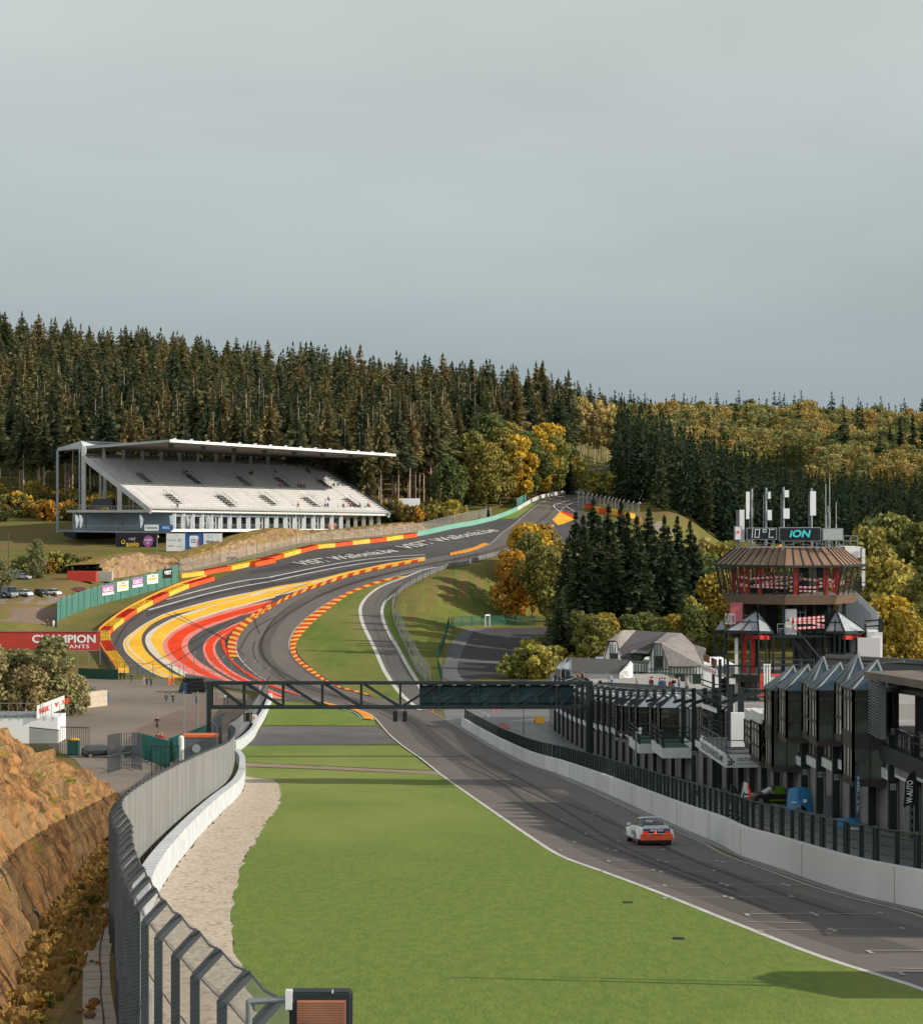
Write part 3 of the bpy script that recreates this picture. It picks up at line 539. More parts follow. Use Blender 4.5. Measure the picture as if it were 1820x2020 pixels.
for pts in ([(300, 1240), (600, 1150), (900, 1000), (1250, 800), (1600, 620)], [(420, 1280), (760, 1180), (1100, 960), (1400, 760)], [(640, 640), (900, 760), (1150, 860), (1400, 1000)], [(760, 650), (1000, 780), (1250, 900), (1500, 1100)], [(150, 1000), (300, 760), (620, 560), (1000, 420)], [(1450, 1050), (1560, 860), (1700, 760), (1820, 700)]):
    line('tyre_mark', smooth_line(cN(pts), 4), .45, M_MARK, 4.6)
for pts in ([(40, 735), (300, 700), (520, 640)], [(60, 700), (350, 690), (600, 610), (900, 560)], [(100, 1400), (60, 1200), (300, 1000), (640, 860)]):
    line('tyre_mark', smooth_line(cO(pts), 4), .4, M_MARK, 4.6)
region('far_meadow', [(1485, 915), (1490, 885), (1530, 872), (1600, 878), (1640, 890), (1620, 915)], MATS['far_grass'], 2, step=10)
def quadmesh(name, Q, sh, m):
    """Q (n,4,3) corners, sh (n,3) leaf values"""
    n = len(Q); me = bpy.data.meshes.new(name); me.vertices.add(n * 4); me.vertices.foreach_set('co', Q.astype(np.float32).ravel())
    me.loops.add(n * 4); me.loops.foreach_set('vertex_index', np.arange(n * 4, dtype=np.int32)); me.polygons.add(n)
    me.polygons.foreach_set('loop_start', np.arange(0, n * 4, 4, dtype=np.int32))
    try: me.polygons.foreach_set('loop_total', np.full(n, 4, dtype=np.int32))
    except Exception: pass
    me.update(calc_edges=True)
    a = me.attributes.new('shade', 'FLOAT_COLOR', 'POINT'); c = np.ones((n * 4, 4), np.float32); c[:, :3] = np.repeat(sh, 4, 0); a.data.foreach_set('color', c.ravel())
    me.materials.append(m); me.validate(); return me
def norm(a): return a / np.maximum(1e-9, np.linalg.norm(a, axis=-1, keepdims=True))
def spruce_q(H, R, bare=.1, levels=26, per=10, rs=0, ragged=.25, seg=3, w0=.75, top=.0):
    r = np.random.default_rng(rs); Q = []; sh = []
    for lv in range(levels):
        t = (lv + r.random() * .8) / levels           # 0 = lowest branch, 1 = tip
        z = H * (bare + (1 - bare) * t)
        prof = (1 - t) ** .82 * (1.0 if t > .14 else .62 + .38 * t / .14)
        for k in range(max(4, int(per * (1 - .55 * t)))):
            az = r.random() * 2 * PI; Lb_ = max(.35, R * prof * (1 - ragged + 2 * ragged * r.random() * (1 if r.random() > .12 else .4)))
            dr = -.18 - .38 * (1 - t) + r.normal() * .1
            dv = np.array([math.cos(az), math.sin(az), dr]); dv /= np.linalg.norm(dv); sd_ = np.array([-math.sin(az), math.cos(az), 0])
            zb = z + r.normal() * .25
            ns = seg
            for j in range(ns):
                a = (j + .15) / ns; b = (j + 1.25) / ns
                w = w0 * (1.15 - .55 * j / ns) * (.7 + .6 * r.random()) * (.55 + .45 * (1 - t))
                up = .22 * Lb_ * (b * b) * .35
                roll = r.normal() * .55; wv = sd_ * math.cos(roll) + np.array([0, 0, 1]) * math.sin(roll)
                p = np.array([0, 0, zb]) + dv * Lb_ * a; q = np.array([0, 0, zb + up]) + dv * Lb_ * b
                Q.append([p - wv * w * .8, p + wv * w * .8, q + wv * w * .35, q - wv * w * .35]); sh.append([r.random(), 0, .25 + .6 * (j + .6) / ns + r.normal() * .12])  # lighter toward branch tips, inner shade put into the colour
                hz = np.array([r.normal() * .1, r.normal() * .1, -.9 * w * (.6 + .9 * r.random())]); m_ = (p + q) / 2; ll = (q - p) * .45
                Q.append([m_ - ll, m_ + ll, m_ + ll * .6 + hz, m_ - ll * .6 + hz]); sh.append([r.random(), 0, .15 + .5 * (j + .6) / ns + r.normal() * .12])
    for k in range(5):
        az = k * 1.26; d_ = np.array([math.cos(az), math.sin(az), 0]) * .28; p = np.array([0, 0, H * .955]); q = np.array([0, 0, H * 1.012])
        Q.append([p - d_ * 1.6, p + d_ * 1.6, q + d_ * .1, q - d_ * .1]); sh.append([r.random(), 0, .7])
    return np.array(Q, float), np.clip(np.array(sh, float), 0, 1)
def broad_q(H, Rw, n=1500, rs=0, leaf=.55, low=.18, lobes=16, elong=1.0):
    r = np.random.default_rng(rs); cs = []
    for i in range(lobes):
        t = (i + .5) / lobes; z = H * (low + (1 - low) * t); pr = math.sin(PI * min(1, .12 + .86 * t)) ** .7 if t < .9 else .35
        az = i * 2.4 + r.random(); rr = Rw * pr * (.2 + .75 * r.random()) ; cs.append((math.cos(az) * rr, math.sin(az) * rr, z, Rw * (.17 + .34 * r.random() ** 1.3) * (.65 + .35 * pr)))
    cs = np.array(cs); cs[:, 2] = np.minimum(cs[:, 2], H - cs[:, 3] * .8)
    i = r.integers(0, lobes, n); d = norm(r.normal(size=(n, 3))); rad = cs[i, 3] * (.55 + .5 * r.random(n) ** .6)
    d[:, 2] *= elong; P = cs[i, :3] + d * rad[:, None]
    nn = norm(d + r.normal(size=(n, 3)) * .75); a = norm(np.cross(nn, r.normal(size=(n, 3)))); b = np.cross(nn, a)
    s = (leaf * (.6 + .9 * r.random(n)))[:, None]; Q = np.stack([P - a * s - b * s * .6, P + a * s * .7 - b * s * .7, P + a * s + b * s * .6, P - a * s * .6 + b * s], 1)
    Q += r.normal(size=Q.shape) * leaf * .18
    lobe_sh = r.random(lobes); sh = np.stack([.6 * lobe_sh[i] + .4 * r.random(n), np.zeros(n), .3 + .35 * (d[:, 2] + 1) / 2 + .35 * (rad / cs[i, 3] - .5) + r.normal(size=n) * .1], 1)  # lighter outward and upward, clump shading put into the leaf colour
    return Q, np.clip(sh, 0, 1)
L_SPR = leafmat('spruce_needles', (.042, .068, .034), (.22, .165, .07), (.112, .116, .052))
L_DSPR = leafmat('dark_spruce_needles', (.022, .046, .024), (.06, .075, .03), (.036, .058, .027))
L_YEL = leafmat('autumn_leaves', (.11, .125, .04), (.50, .32, .035), (.27, .22, .05))
L_GRN = leafmat('late_green_leaves', (.08, .11, .035), (.36, .30, .06), (.20, .20, .055))
L_ORG = leafmat('orange_leaves', (.12, .10, .03), (.46, .22, .03), (.27, .18, .04))
L_BIR = leafmat('birch_leaves', (.26, .21, .08), (.52, .39, .15), (.40, .31, .11))
L_BUSH = leafmat('shrub_leaves', (.05, .065, .02), (.26, .15, .035), (.13, .12, .035))
M_BARK = mat('spruce_bark', (.44, .34, .25), (.24, .17, .12), scale=1.5, rough=.95, rnd=.3)
M_BARKD = mat('dark_bark', (.07, .055, .045), (.12, .10, .08), scale=1.5, rough=.95, rnd=.3)
M_BIRCH = mat('birch_bark', (.62, .57, .50), (.30, .26, .22), scale=.9, rough=.9, contrast=(.45, .7))
def trunk_mesh(H, r0, m, bend=0, stubs=0, rs=0, limbs=0, zt=None):
    r = random.Random(rs); b = MB(); n = 6; p = Vector((0, 0, -1.5)); zt = zt or H
    ang = r.random() * 6
    for i in range(n):
        t = (i + 1) / n; q = Vector((math.cos(ang) * bend * t * t, math.sin(ang) * bend * t * t, zt * t)); b.tube(p, q, r0 * (1 - .8 * i / n), r0 * (1 - .8 * (i + 1) / n), n=7, caps=False); p = q
    for k in range(stubs):
        z = H * (.12 + .5 * r.random()); a = r.random() * 2 * PI; l = .8 + 1.8 * r.random(); b.tube((0, 0, z), (math.cos(a) * l, math.sin(a) * l, z + l * (r.random() - .55) * .6), .05, .02, n=3, caps=False)
    for k in range(limbs):
        z = H * (.22 + .45 * r.random()); a = r.random() * 2 * PI; l = H * (.15 + .15 * r.random()); b.tube((0, 0, z), (math.cos(a) * l * .75, math.sin(a) * l * .75, z + l * .8), r0 * .4, r0 * .12, n=5, caps=False)
    return b.mesh('trunk', m, smooth=True)
TREES = {}
def tree_kind(key, crown, trunk): TREES[key] = (crown, trunk)
SPQ = {}
for i in range(5):     # forest spruces: tall, bare below, ragged
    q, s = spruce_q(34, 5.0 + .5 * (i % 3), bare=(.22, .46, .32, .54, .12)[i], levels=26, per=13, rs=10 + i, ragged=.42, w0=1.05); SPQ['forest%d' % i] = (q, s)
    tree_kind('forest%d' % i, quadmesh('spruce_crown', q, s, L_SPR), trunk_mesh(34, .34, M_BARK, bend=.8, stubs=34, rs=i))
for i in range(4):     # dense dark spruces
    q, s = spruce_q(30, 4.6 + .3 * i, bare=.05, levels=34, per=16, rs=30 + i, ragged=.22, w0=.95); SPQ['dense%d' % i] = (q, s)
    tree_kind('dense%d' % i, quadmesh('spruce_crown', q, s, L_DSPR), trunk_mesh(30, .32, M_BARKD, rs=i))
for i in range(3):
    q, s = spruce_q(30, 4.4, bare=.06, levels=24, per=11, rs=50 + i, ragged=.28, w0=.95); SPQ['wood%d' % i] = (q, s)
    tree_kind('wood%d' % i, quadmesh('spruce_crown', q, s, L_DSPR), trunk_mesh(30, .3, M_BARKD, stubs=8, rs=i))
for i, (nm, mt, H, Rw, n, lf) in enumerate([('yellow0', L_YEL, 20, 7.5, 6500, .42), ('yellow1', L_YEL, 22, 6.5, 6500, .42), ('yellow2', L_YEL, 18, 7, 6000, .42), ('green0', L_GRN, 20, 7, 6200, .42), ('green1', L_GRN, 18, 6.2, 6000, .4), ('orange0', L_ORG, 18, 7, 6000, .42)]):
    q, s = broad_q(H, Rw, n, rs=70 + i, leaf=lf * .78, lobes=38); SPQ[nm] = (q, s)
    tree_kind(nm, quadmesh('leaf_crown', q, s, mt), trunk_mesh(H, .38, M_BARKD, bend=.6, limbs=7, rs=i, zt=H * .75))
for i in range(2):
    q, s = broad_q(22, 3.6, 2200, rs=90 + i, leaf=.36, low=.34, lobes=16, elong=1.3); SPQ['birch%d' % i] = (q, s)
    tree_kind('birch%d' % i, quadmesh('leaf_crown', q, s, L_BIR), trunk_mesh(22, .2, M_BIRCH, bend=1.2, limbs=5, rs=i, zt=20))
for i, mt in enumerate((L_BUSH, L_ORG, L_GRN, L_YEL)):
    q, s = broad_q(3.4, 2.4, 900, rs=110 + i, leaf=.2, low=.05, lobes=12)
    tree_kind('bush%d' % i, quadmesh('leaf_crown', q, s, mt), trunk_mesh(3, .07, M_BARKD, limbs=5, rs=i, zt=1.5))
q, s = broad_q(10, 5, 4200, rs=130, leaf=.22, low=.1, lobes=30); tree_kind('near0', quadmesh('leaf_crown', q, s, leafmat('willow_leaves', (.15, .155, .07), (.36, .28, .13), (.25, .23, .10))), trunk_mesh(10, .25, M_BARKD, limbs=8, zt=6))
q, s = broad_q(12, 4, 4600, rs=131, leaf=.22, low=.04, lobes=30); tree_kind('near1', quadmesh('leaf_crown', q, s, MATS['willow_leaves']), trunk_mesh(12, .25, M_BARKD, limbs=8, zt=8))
def plant(key, x, y, sc, name, label, cat, group=None, rz=None, wide=1.0, z=None):
    cm, tm = TREES[key]; z = h1(x, y) if z is None else z
    e = thing(name, label, cat, (x, y, z), group); e.rotation_euler = (0, 0, random.random() * 6.28 if rz is None else rz); e.scale = (sc * wide, sc * wide, sc)
    link('trunk', tm, e); link('crown', cm, e); return e
def atX(X, d): return (X - 910) / F * d
GF = 'spruces of the forest behind the grandstand'
nfor = 0; used = []
def far_enough(x, y, md, U):
    for a, b in U[-260:]:
        if abs(a - x) < md and abs(b - y) < md and (a - x) ** 2 + (b - y) ** 2 < md * md: return False
    U.append((x, y)); return True
rr = random.Random(5)
def front_d(X):       # depth of the edge of the forest for a given layout X
    return float(np.interp(X, [-60, 90, 160, 300, 500, 700, 800, 860, 900, 1000, 1100, 1150, 1200], [800, 790, 770, 752, 735, 728, 735, 760, 800, 850, 900, 960, 1040]))
n_ind = 0; tries = 0
while n_ind < 215 and tries < 9000:
    tries += 1
    X = rr.uniform(-70, 1130); dd = front_d(X) + (rr.random() ** 1.4) * 95; x = atX(X, dd)
    if not far_enough(x, dd, 5.2, used): continue
    k = rr.choice((1, 3, 1, 3, 2, 0)); plant('forest%d' % k, x, dd, rr.uniform(.82, 1.24), 'spruce_tree', 'tall spruce with ragged crown and bare lower trunk at the forest edge behind the grandstand', 'tree', GF, wide=rr.uniform(.85, 1.15)); n_ind += 1
def wood(name, label, cands, keys, m, keep=1.0, scl=(.85, 1.15), group=None):
    Q = []; SH = []; r = np.random.default_rng(len(cands))
    for x, y in cands:
        q, s = SPQ[keys[r.integers(len(keys))]]; 
        if keep < 1: ii = r.random(len(q)) < keep; q = q[ii]; s = s[ii]
        a = r.random() * 2 * PI; c, sn = math.cos(a), math.sin(a); k = r.uniform(*scl) * (hx(x, y) if name == 'dark_spruce_wood' else float(np.interp(910 + x / y * F, [900, 1130, 1300], [1, .84, .55])) if name == 'spruce_forest' else 1); wd = k * (1.25 if keep < 1 else 1)
        P = np.stack([(q[..., 0] * c - q[..., 1] * sn) * wd + x, (q[..., 0] * sn + q[..., 1] * c) * wd + y, q[..., 2] * k + h1(x, y)], -1)
        s = s.copy(); s[:, 1] = r.random() * .999; Q.append(P); SH.append(s)
    Q = np.concatenate(Q); SH = np.concatenate(SH); o = Vector(Q.reshape(-1, 3).mean(0).tolist()); o.z = float(Q[..., 2].min())
    ob = link(name, quadmesh(name, Q - np.array(o), SH, m), None, o); return tag(ob, label, 'forest', group, 'stuff')
def scatter(n, fx, md, rs):
    r = random.Random(rs); U = []; grid = {}; t = 0
    while len(U) < n and t < n * 14:
        t += 1; p = fx(r)
        if p is None: continue
        g = (int(p[0] // md), int(p[1] // md)); ok = True
        for i in (-1, 0, 1):
            for j in (-1, 0, 1):
                for a, b in grid.get((g[0] + i, g[1] + j), ()):
                    if (a - p[0]) ** 2 + (b - p[1]) ** 2 < md * md: ok = False
        if ok: U.append(p); grid.setdefault(g, []).append(p)
    return U
def f1(r):
    d = r.uniform(800, 1440); X = r.uniform(-160, 1310); 
    if d < front_d(X) + 75: return None
    if X > 1120 and d < 1080: return None
    if X > 1195 and (d < 1200 or r.random() < .4): return None
    return atX(X, d), d
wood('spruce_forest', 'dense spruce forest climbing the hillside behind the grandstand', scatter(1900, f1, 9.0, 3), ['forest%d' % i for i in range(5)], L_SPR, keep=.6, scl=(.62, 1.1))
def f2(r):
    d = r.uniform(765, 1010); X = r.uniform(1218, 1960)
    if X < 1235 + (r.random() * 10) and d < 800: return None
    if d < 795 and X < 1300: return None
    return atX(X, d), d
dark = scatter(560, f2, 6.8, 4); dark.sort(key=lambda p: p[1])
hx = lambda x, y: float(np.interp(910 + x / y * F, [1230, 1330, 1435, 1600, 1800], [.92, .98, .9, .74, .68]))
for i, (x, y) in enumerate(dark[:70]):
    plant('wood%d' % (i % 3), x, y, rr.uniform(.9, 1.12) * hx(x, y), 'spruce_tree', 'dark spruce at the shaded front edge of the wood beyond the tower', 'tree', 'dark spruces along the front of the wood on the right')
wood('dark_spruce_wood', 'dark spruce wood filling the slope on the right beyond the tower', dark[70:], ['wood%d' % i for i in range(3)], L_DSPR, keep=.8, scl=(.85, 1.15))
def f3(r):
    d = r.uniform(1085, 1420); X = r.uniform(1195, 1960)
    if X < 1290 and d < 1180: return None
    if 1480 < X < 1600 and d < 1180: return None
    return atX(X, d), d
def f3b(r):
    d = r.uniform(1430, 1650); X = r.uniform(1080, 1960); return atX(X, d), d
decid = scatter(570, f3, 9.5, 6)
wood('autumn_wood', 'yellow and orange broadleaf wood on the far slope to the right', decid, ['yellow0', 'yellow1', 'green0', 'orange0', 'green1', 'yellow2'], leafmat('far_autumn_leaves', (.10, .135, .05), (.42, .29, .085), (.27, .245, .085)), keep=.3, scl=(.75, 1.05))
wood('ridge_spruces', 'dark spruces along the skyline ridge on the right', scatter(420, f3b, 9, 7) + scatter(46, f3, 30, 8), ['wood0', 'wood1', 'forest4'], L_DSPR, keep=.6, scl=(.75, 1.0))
for X, d, k, sc in ((1775, 1160, 'dense0', .95), (1800, 1150, 'dense1', 1.1), (1822, 1170, 'dense2', 1.0), (1755, 1175, 'dense3', .8), (1850, 1150, 'dense0', 1.2)):
    plant(k, atX(X, d), d, sc, 'spruce_tree', 'dark spruce standing against the yellow wood at the far right', 'tree', 'dark spruces against the yellow wood at the far right')
for X, d, k, sc, lb in ((885, 748, 'green0', .95, 'single green and golden tree with a dark left side beside the forest track'),
        (955, 770, 'yellow0', 1.12, 'golden maple, leftmost and brightest of the group beside the climb'), (935, 792, 'green1', 1.35, 'tall green tree behind the golden maple'),
        (985, 784, 'yellow1', 1.2, 'tall golden green tree just right of the bright maple'), (1012, 790, 'yellow2', 1.3, 'golden tree with a full round crown in the middle of the roadside group'),
        (1040, 800, 'green0', 1.2, 'olive green tree right of the middle of the roadside group'), (1062, 812, 'yellow1', 1.05, 'olive gold tree near the right end of the roadside group'),
        (1088, 825, 'green1', 1.2, 'green tree before the dark one at the end of the roadside group'), (1000, 812, 'yellow0', 1.3, 'pale gold tree standing behind the roadside group'),
        (970, 815, 'green0', 1.45, 'tall olive tree rising behind the bright maple'), (1075, 850, 'yellow2', 1.3, 'dull gold tree behind the right end of the roadside group')):
    plant(k, atX(X, d), d, sc, 'broadleaf_tree', lb, 'tree', 'golden trees beside the climb')
for X, d, sc in ((1118, 842, 1.05), (1135, 850, .95)):
    plant('dense0' if X < 1120 else 'green0', atX(X, d), d, sc * .72, 'broadleaf_tree', 'dark shaded tree at the right end of the roadside group' if X < 1120 else 'dark low tree overhanging the bend at the end of the roadside group', 'tree')
for i, (X, d, sc) in enumerate(((1110, 1000, 1.1), (1128, 1010, 1.15), (1145, 1005, 1.05), (1160, 1012, 1.15), (1172, 1004, 1.0), (1186, 1010, 1.1), (1196, 1018, 1.12), (1207, 1010, 1.05), (1216, 1022, 1.1), (1095, 1010, 1.05), (1225, 1030, 1.1), (1150, 1030, 1.2), (1180, 1032, 1.2), (1135, 1035, 1.15), (1205, 1040, 1.15))):
    plant('birch%d' % (i % 2), atX(X, d), d, sc, 'birch_tree', 'pale birch with a white trunk in the stand above the far path', 'tree', 'birches above the far path')
for X, d, k, sc, lb in ((1018, 570, 'orange0', .95, 'tall orange and gold tree, leftmost beside the dark spruces'), (1050, 578, 'yellow1', .98, 'gold and brown tree between the orange tree and the dark spruces'), (1078, 560, 'yellow0', .95, 'golden tree touching the dark spruces'), (1035, 600, 'yellow2', 1.05, 'golden tree behind the orange one on the embankment'), (1070, 610, 'orange0', 1.0, 'amber tree at the back beside the spruces')):
    plant(k, atX(X, d), d, sc, 'broadleaf_tree', lb, 'tree')
SPF = 26
for X, d, sc, k in ((1118, 500, .86, 0), (1150, 490, 1.03, 1), (1182, 505, 1.0, 2), (1210, 492, .93, 3), (1238, 500, 1.05, 0), (1265, 488, .9, 1), (1292, 498, .88, 2), (1318, 492, .95, 3), (1345, 500, .82, 0), (1370, 510, .86, 1), (1135, 530, 1.02, 2), (1170, 540, 1.12, 1), (1225, 535, 1.1, 0), (1280, 530, 1.05, 3), (1335, 535, .98, 2), (1105, 470, .55, 3), (1200, 520, 1.08, 1), (1255, 515, 1.0, 2), (1310, 520, 1.0, 1), (1360, 530, .95, 3)):
    d -= SPF; plant('dense%d' % k, atX(X, d), d, sc * .96, 'spruce_tree', 'dense dark spruce in the clump behind the half timbered house', 'tree', 'dark spruces in the clump behind the half timbered house', wide=rr.uniform(1.3, 1.55))
GV = 'autumn trees between the house and the tower'
for X, d, k, sc in ((1140, 452, 'yellow1', .5), (1165, 440, 'yellow2', .62), (1192, 446, 'yellow0', .55), (1235, 450, 'green0', .52), (1268, 455, 'green1', .58), (1300, 452, 'green0', .48), (1330, 456, 'yellow0', .5), (1365, 450, 'yellow1', .55), (1395, 455, 'yellow2', .6), (1350, 470, 'green1', .72), (1225, 470, 'green0', .62), (1290, 475, 'green1', .66), (1130, 470, 'green0', .75),
        (1400, 495, 'green0', 1.0), (1375, 520, 'yellow1', .92), (1420, 480, 'yellow0', .85), (1450, 500, 'green1', 1.0), (1390, 560, 'birch0', .95), (1410, 570, 'yellow2', 1.05), (1440, 560, 'yellow0', 1.0), (1475, 540, 'green0', 1.05), (1500, 500, 'green1', .9), (1530, 520, 'yellow1', .95), (1560, 500, 'green0', .95), (1590, 530, 'yellow2', 1.0), (1620, 500, 'green1', .9), (1650, 490, 'yellow0', .95)):
    plant(k, atX(X, d), d, sc, 'broadleaf_tree', 'yellowing tree in the belt between the house and the tower', 'tree', GV)
GR = 'autumn trees to the right of the tower'
for X, d, k, sc in ((1690, 470, 'green0', 1.15), (1715, 450, 'yellow1', 1.25), (1742, 440, 'yellow0', 1.1), (1770, 430, 'green1', 1.05), (1800, 420, 'yellow2', 1.0), (1830, 410, 'yellow0', 1.0), (1725, 400, 'yellow2', .95), (1755, 390, 'yellow0', .85), (1785, 380, 'yellow1', .7), (1815, 385, 'green0', .8), (1850, 400, 'yellow1', 1.0), (1700, 500, 'yellow2', 1.3), (1760, 520, 'green0', 1.4), (1810, 510, 'yellow1', 1.2), (1855, 500, 'green1', 1.2)):
    plant(k, atX(X, d), d, sc, 'broadleaf_tree', 'yellow green autumn tree right of the tower', 'tree', GR)
for X, d, k, sc, wd, lb in ((22, 352, 'near0', 1.0, 1.0, 'grey green willow at the left edge below the red hoarding'), (60, 345, 'near0', .8, 1.0, 'low grey green tree between the two tall ones by the paddock'), (100, 348, 'near1', 1.02, 1.1, 'tall grey green tree half hiding the red hoarding'), (145, 352, 'near0', .62, 1.0, 'smaller grey green tree, rightmost of those under the hoarding'), (-15, 345, 'near1', .95, 1.0, 'tall willow cut by the left edge of the picture'),
        (72, 560, 'near1', .8, .8, 'slender upright tree beside the parked cars'), (-2, 530, 'near0', .75, 1, 'olive tree at the left edge beside the parked cars')):
    plant(k, atX(X, d), d, sc, 'broadleaf_tree', lb, 'tree', wide=wd)
for i, (X, d, sc) in enumerate(((48, 570, 1.3), (95, 572, 1.1), (110, 575, 1.5), (135, 578, 1.3), (160, 578, 1.0), (178, 582, 1.0), (30, 575, 1.0))):
    plant('bush%d' % (0 if i % 2 else 2), atX(X, d), d, sc, 'shrub', 'green shrub in the row behind the parked cars', 'shrub', 'shrubs behind the parked cars')
for i in range(95):      # bracken and bushes on the slope by the forest
    X = rr.uniform(-30, 215) if i < 60 else rr.uniform(745, 900); d = rr.uniform(725, 800) if i < 60 else rr.uniform(722, 760)
    plant('bush%d' % rr.choice((0, 1, 1, 3, 0)), atX(X, d), d, rr.uniform(.8, 1.9), 'shrub', 'rust and yellow bush on the slope left of the grandstand' if i < 60 else 'autumn bush under the spruces right of the grandstand', 'shrub', 'bushes on the slope left of the grandstand' if i < 60 else 'bushes under the spruces right of the grandstand')
for X, d, sc in ((1010, 430, 1.3), (1035, 432, 1.6), (1060, 430, 1.8), (1085, 434, 1.6), (1045, 445, 1.7), (1098, 440, 1.5), (1075, 452, 1.8)):
    plant('bush2', atX(X, d), d, sc, 'shrub', 'dark bush in the shade before the lower car park', 'shrub', 'dark bushes before the lower car park')
plant('dense2', atX(963, 735), 735, .16, 'shrub', 'small round conifer on the bank above the turquoise wall', 'shrub')
for X, d in ((1192, 835), (1205, 830), (1180, 845), (1215, 822), (1228, 815), (1240, 808)):
    plant('bush2', atX(X, d), d, 2.6, 'shrub', 'dark bush at the foot of the wood by the far bend', 'shrub', 'dark bushes at the foot of the wood by the far bend')
M_STEEL = mat('galvanised_steel', (.30, .32, .33), (.22, .24, .25), scale=.8, rough=.5, metal=.5)
M_DSTEEL = mat('dark_grey_steel', (.095, .11, .12), (.07, .08, .09), scale=.6, rough=.5, metal=.3)
M_BLK = mat('black_green_steel', (.012, .020, .022), (.02, .028, .03), scale=.5, rough=.5, spec=.3)
M_DGREEN = mat('dark_green_steel', (.018, .04, .034), (.012, .028, .025), scale=.5, rough=.6)
M_TEAL = mat('teal_green_steel', (.02, .11, .09), (.015, .08, .07), scale=.5, rough=.6)
M_WALLW = mat('white_wall', (.80, .79, .78), (.70, .69, .68), scale=.25, rough=.85, c3=(.60, .585, .57), scale3=.06, stretch=(1, 1, .3), bump=.004)
M_BLOCKW = mat('white_block_wall', (.60, .63, .65), (.44, .47, .49), scale=1.3, rough=.8, bump=.03, bscale=2.5)
M_ORG = mat('orange_red_vinyl', (.82, .12, .03), (.70, .09, .025), scale=.35, rough=.6, spec=.1)
M_YELV = mat('yellow_vinyl', (.92, .52, .09), (.80, .42, .06), scale=.35, rough=.6, spec=.1)
M_RUB = mat('black_rubber', (.02, .02, .022), (.035, .034, .034), scale=3, rough=.85)
M_PLW = mat('white_plastic', (.75, .75, .73), (.65, .65, .63), scale=.5, rough=.5)
M_WHITEP = mat('bright_white_panel', (.80, .80, .80), rough=.6)
M_BLUEP = mat('blue_plastic', (.03, .16, .38), (.02, .12, .30), scale=1, rough=.5)
M_INK = mat('black_ink', (.012, .012, .014), rough=.7)
M_CHWHITE = mat('lettering_white', (.8, .8, .8), rough=.6)
def tyretop(name, c, dk):
    m = mat(name, c, dk, scale=1.6, rough=.75, contrast=(.42, .5), bump=.12, bscale=2.2, spec=.1); return m
M_TOPR = tyretop('red_tyre_tops', (.62, .03, .012), (.20, .012, .01)); M_TOPY = tyretop('yellow_tyre_tops', (.78, .46, .02), (.34, .20, .02))
def meshmat(name, col, kx, wx, ky, wy, base=0.0, rough=.6, diag=False):
    """wire mesh: opaque along lines of a grid laid out in metres (UV), see-through between them"""
    m = bpy.data.materials.new(name); m.use_nodes = True; nt = m.node_tree; L = nt.links.new; b = nt.nodes['Principled BSDF']
    b.inputs['Base Color'].default_value = (*col, 1); b.inputs['Roughness'].default_value = rough; b.inputs['Specular IOR Level'].default_value = .2
    uv = nt.nodes.new('ShaderNodeUVMap'); sp = nt.nodes.new('ShaderNodeSeparateXYZ'); L(uv.outputs[0], sp.inputs[0])
    def M(op, a, b_=None):
        n = nt.nodes.new('ShaderNodeMath'); n.operation = op
        for i, s in enumerate((a, b_)):
            if s is None: continue
            if isinstance(s, (int, float)): n.inputs[i].default_value = s
            else: L(s, n.inputs[i])
        return n.outputs[0]
    u, v = sp.outputs[0], sp.outputs[1]
    if diag: u, v = M('ADD', u, v), M('SUBTRACT', sp.outputs[0], sp.outputs[1])
    a = M('LESS_THAN', M('FRACT', M('MULTIPLY', u, kx)), wx); c = M('LESS_THAN', M('FRACT', M('MULTIPLY', v, ky)), wy)
    o = M('MAXIMUM', M('MAXIMUM', a, c), base); L(o, b.inputs['Alpha']); MATS[name] = m; return m
def clothmat(name, c1, c2, alpha):
    m = mat(name, c1, c2, scale=.8, rough=.9, stretch=(1, 1, .2), spec=.05); m.node_tree.nodes['Principled BSDF'].inputs['Alpha'].default_value = alpha; return m
M_CHAIN = meshmat('chain_link', (.26, .27, .27), 14, .2, 14, .2, diag=True)
M_CATCH = meshmat('catch_netting', (.42, .42, .40), 2.2, .07, 2.2, .07, base=.10)
M_PITNET = meshmat('green_welded_mesh', (.03, .055, .05), 9, .22, 3, .14, base=.08)
M_GNET = meshmat('teal_welded_mesh', (.02, .10, .085), 10, .34, 5, .22)
M_SCREEN = clothmat('grey_windbreak_cloth', (.40, .40, .385), (.29, .29, .28), .62)
M_TEALCLOTH = clothmat('teal_windbreak_cloth', (.10, .24, .20), (.07, .19, .16), .86)
def uvpanel(name, quads, m, parent, label=None):
    """vertical panels between consecutive foot points; UV in metres"""
    b = MB(); uv = []
    s = 0
    for p0, p1, z0, z1, y0, y1 in quads:
        p0 = Vector(p0); p1 = Vector(p1); l = (p1 - p0).length
        b.face([(p0.x, p0.y, z0), (p1.x, p1.y, z1), (p1.x, p1.y, y1), (p0.x, p0.y, y0)]); uv += [(s, 0), (s + l, 0), (s + l, y1 - z1), (s, y0 - z0)]; s += l
    me = bpy.data.meshes.new(name); o3 = ploc(parent); me.from_pydata([(x - o3.x, y - o3.y, z - o3.z) for x, y, z in b.v], [], b.f); u = me.uv_layers.new(name='UVMap')
    for i, t in enumerate(uv): u.data[i].uv = t
    me.materials.append(m); o = link(name, me, parent)
    if label: o['label'] = label
    return o
def w2(pts, n=3): return [Vector(p[:2]) for p in gpts(smooth_line(pts, n))]
def even(P, step):
    L_ = sum((b - a).length for a, b in zip(P, P[1:])); return resample(P, max(2, int(round(L_ / step)) + 1))
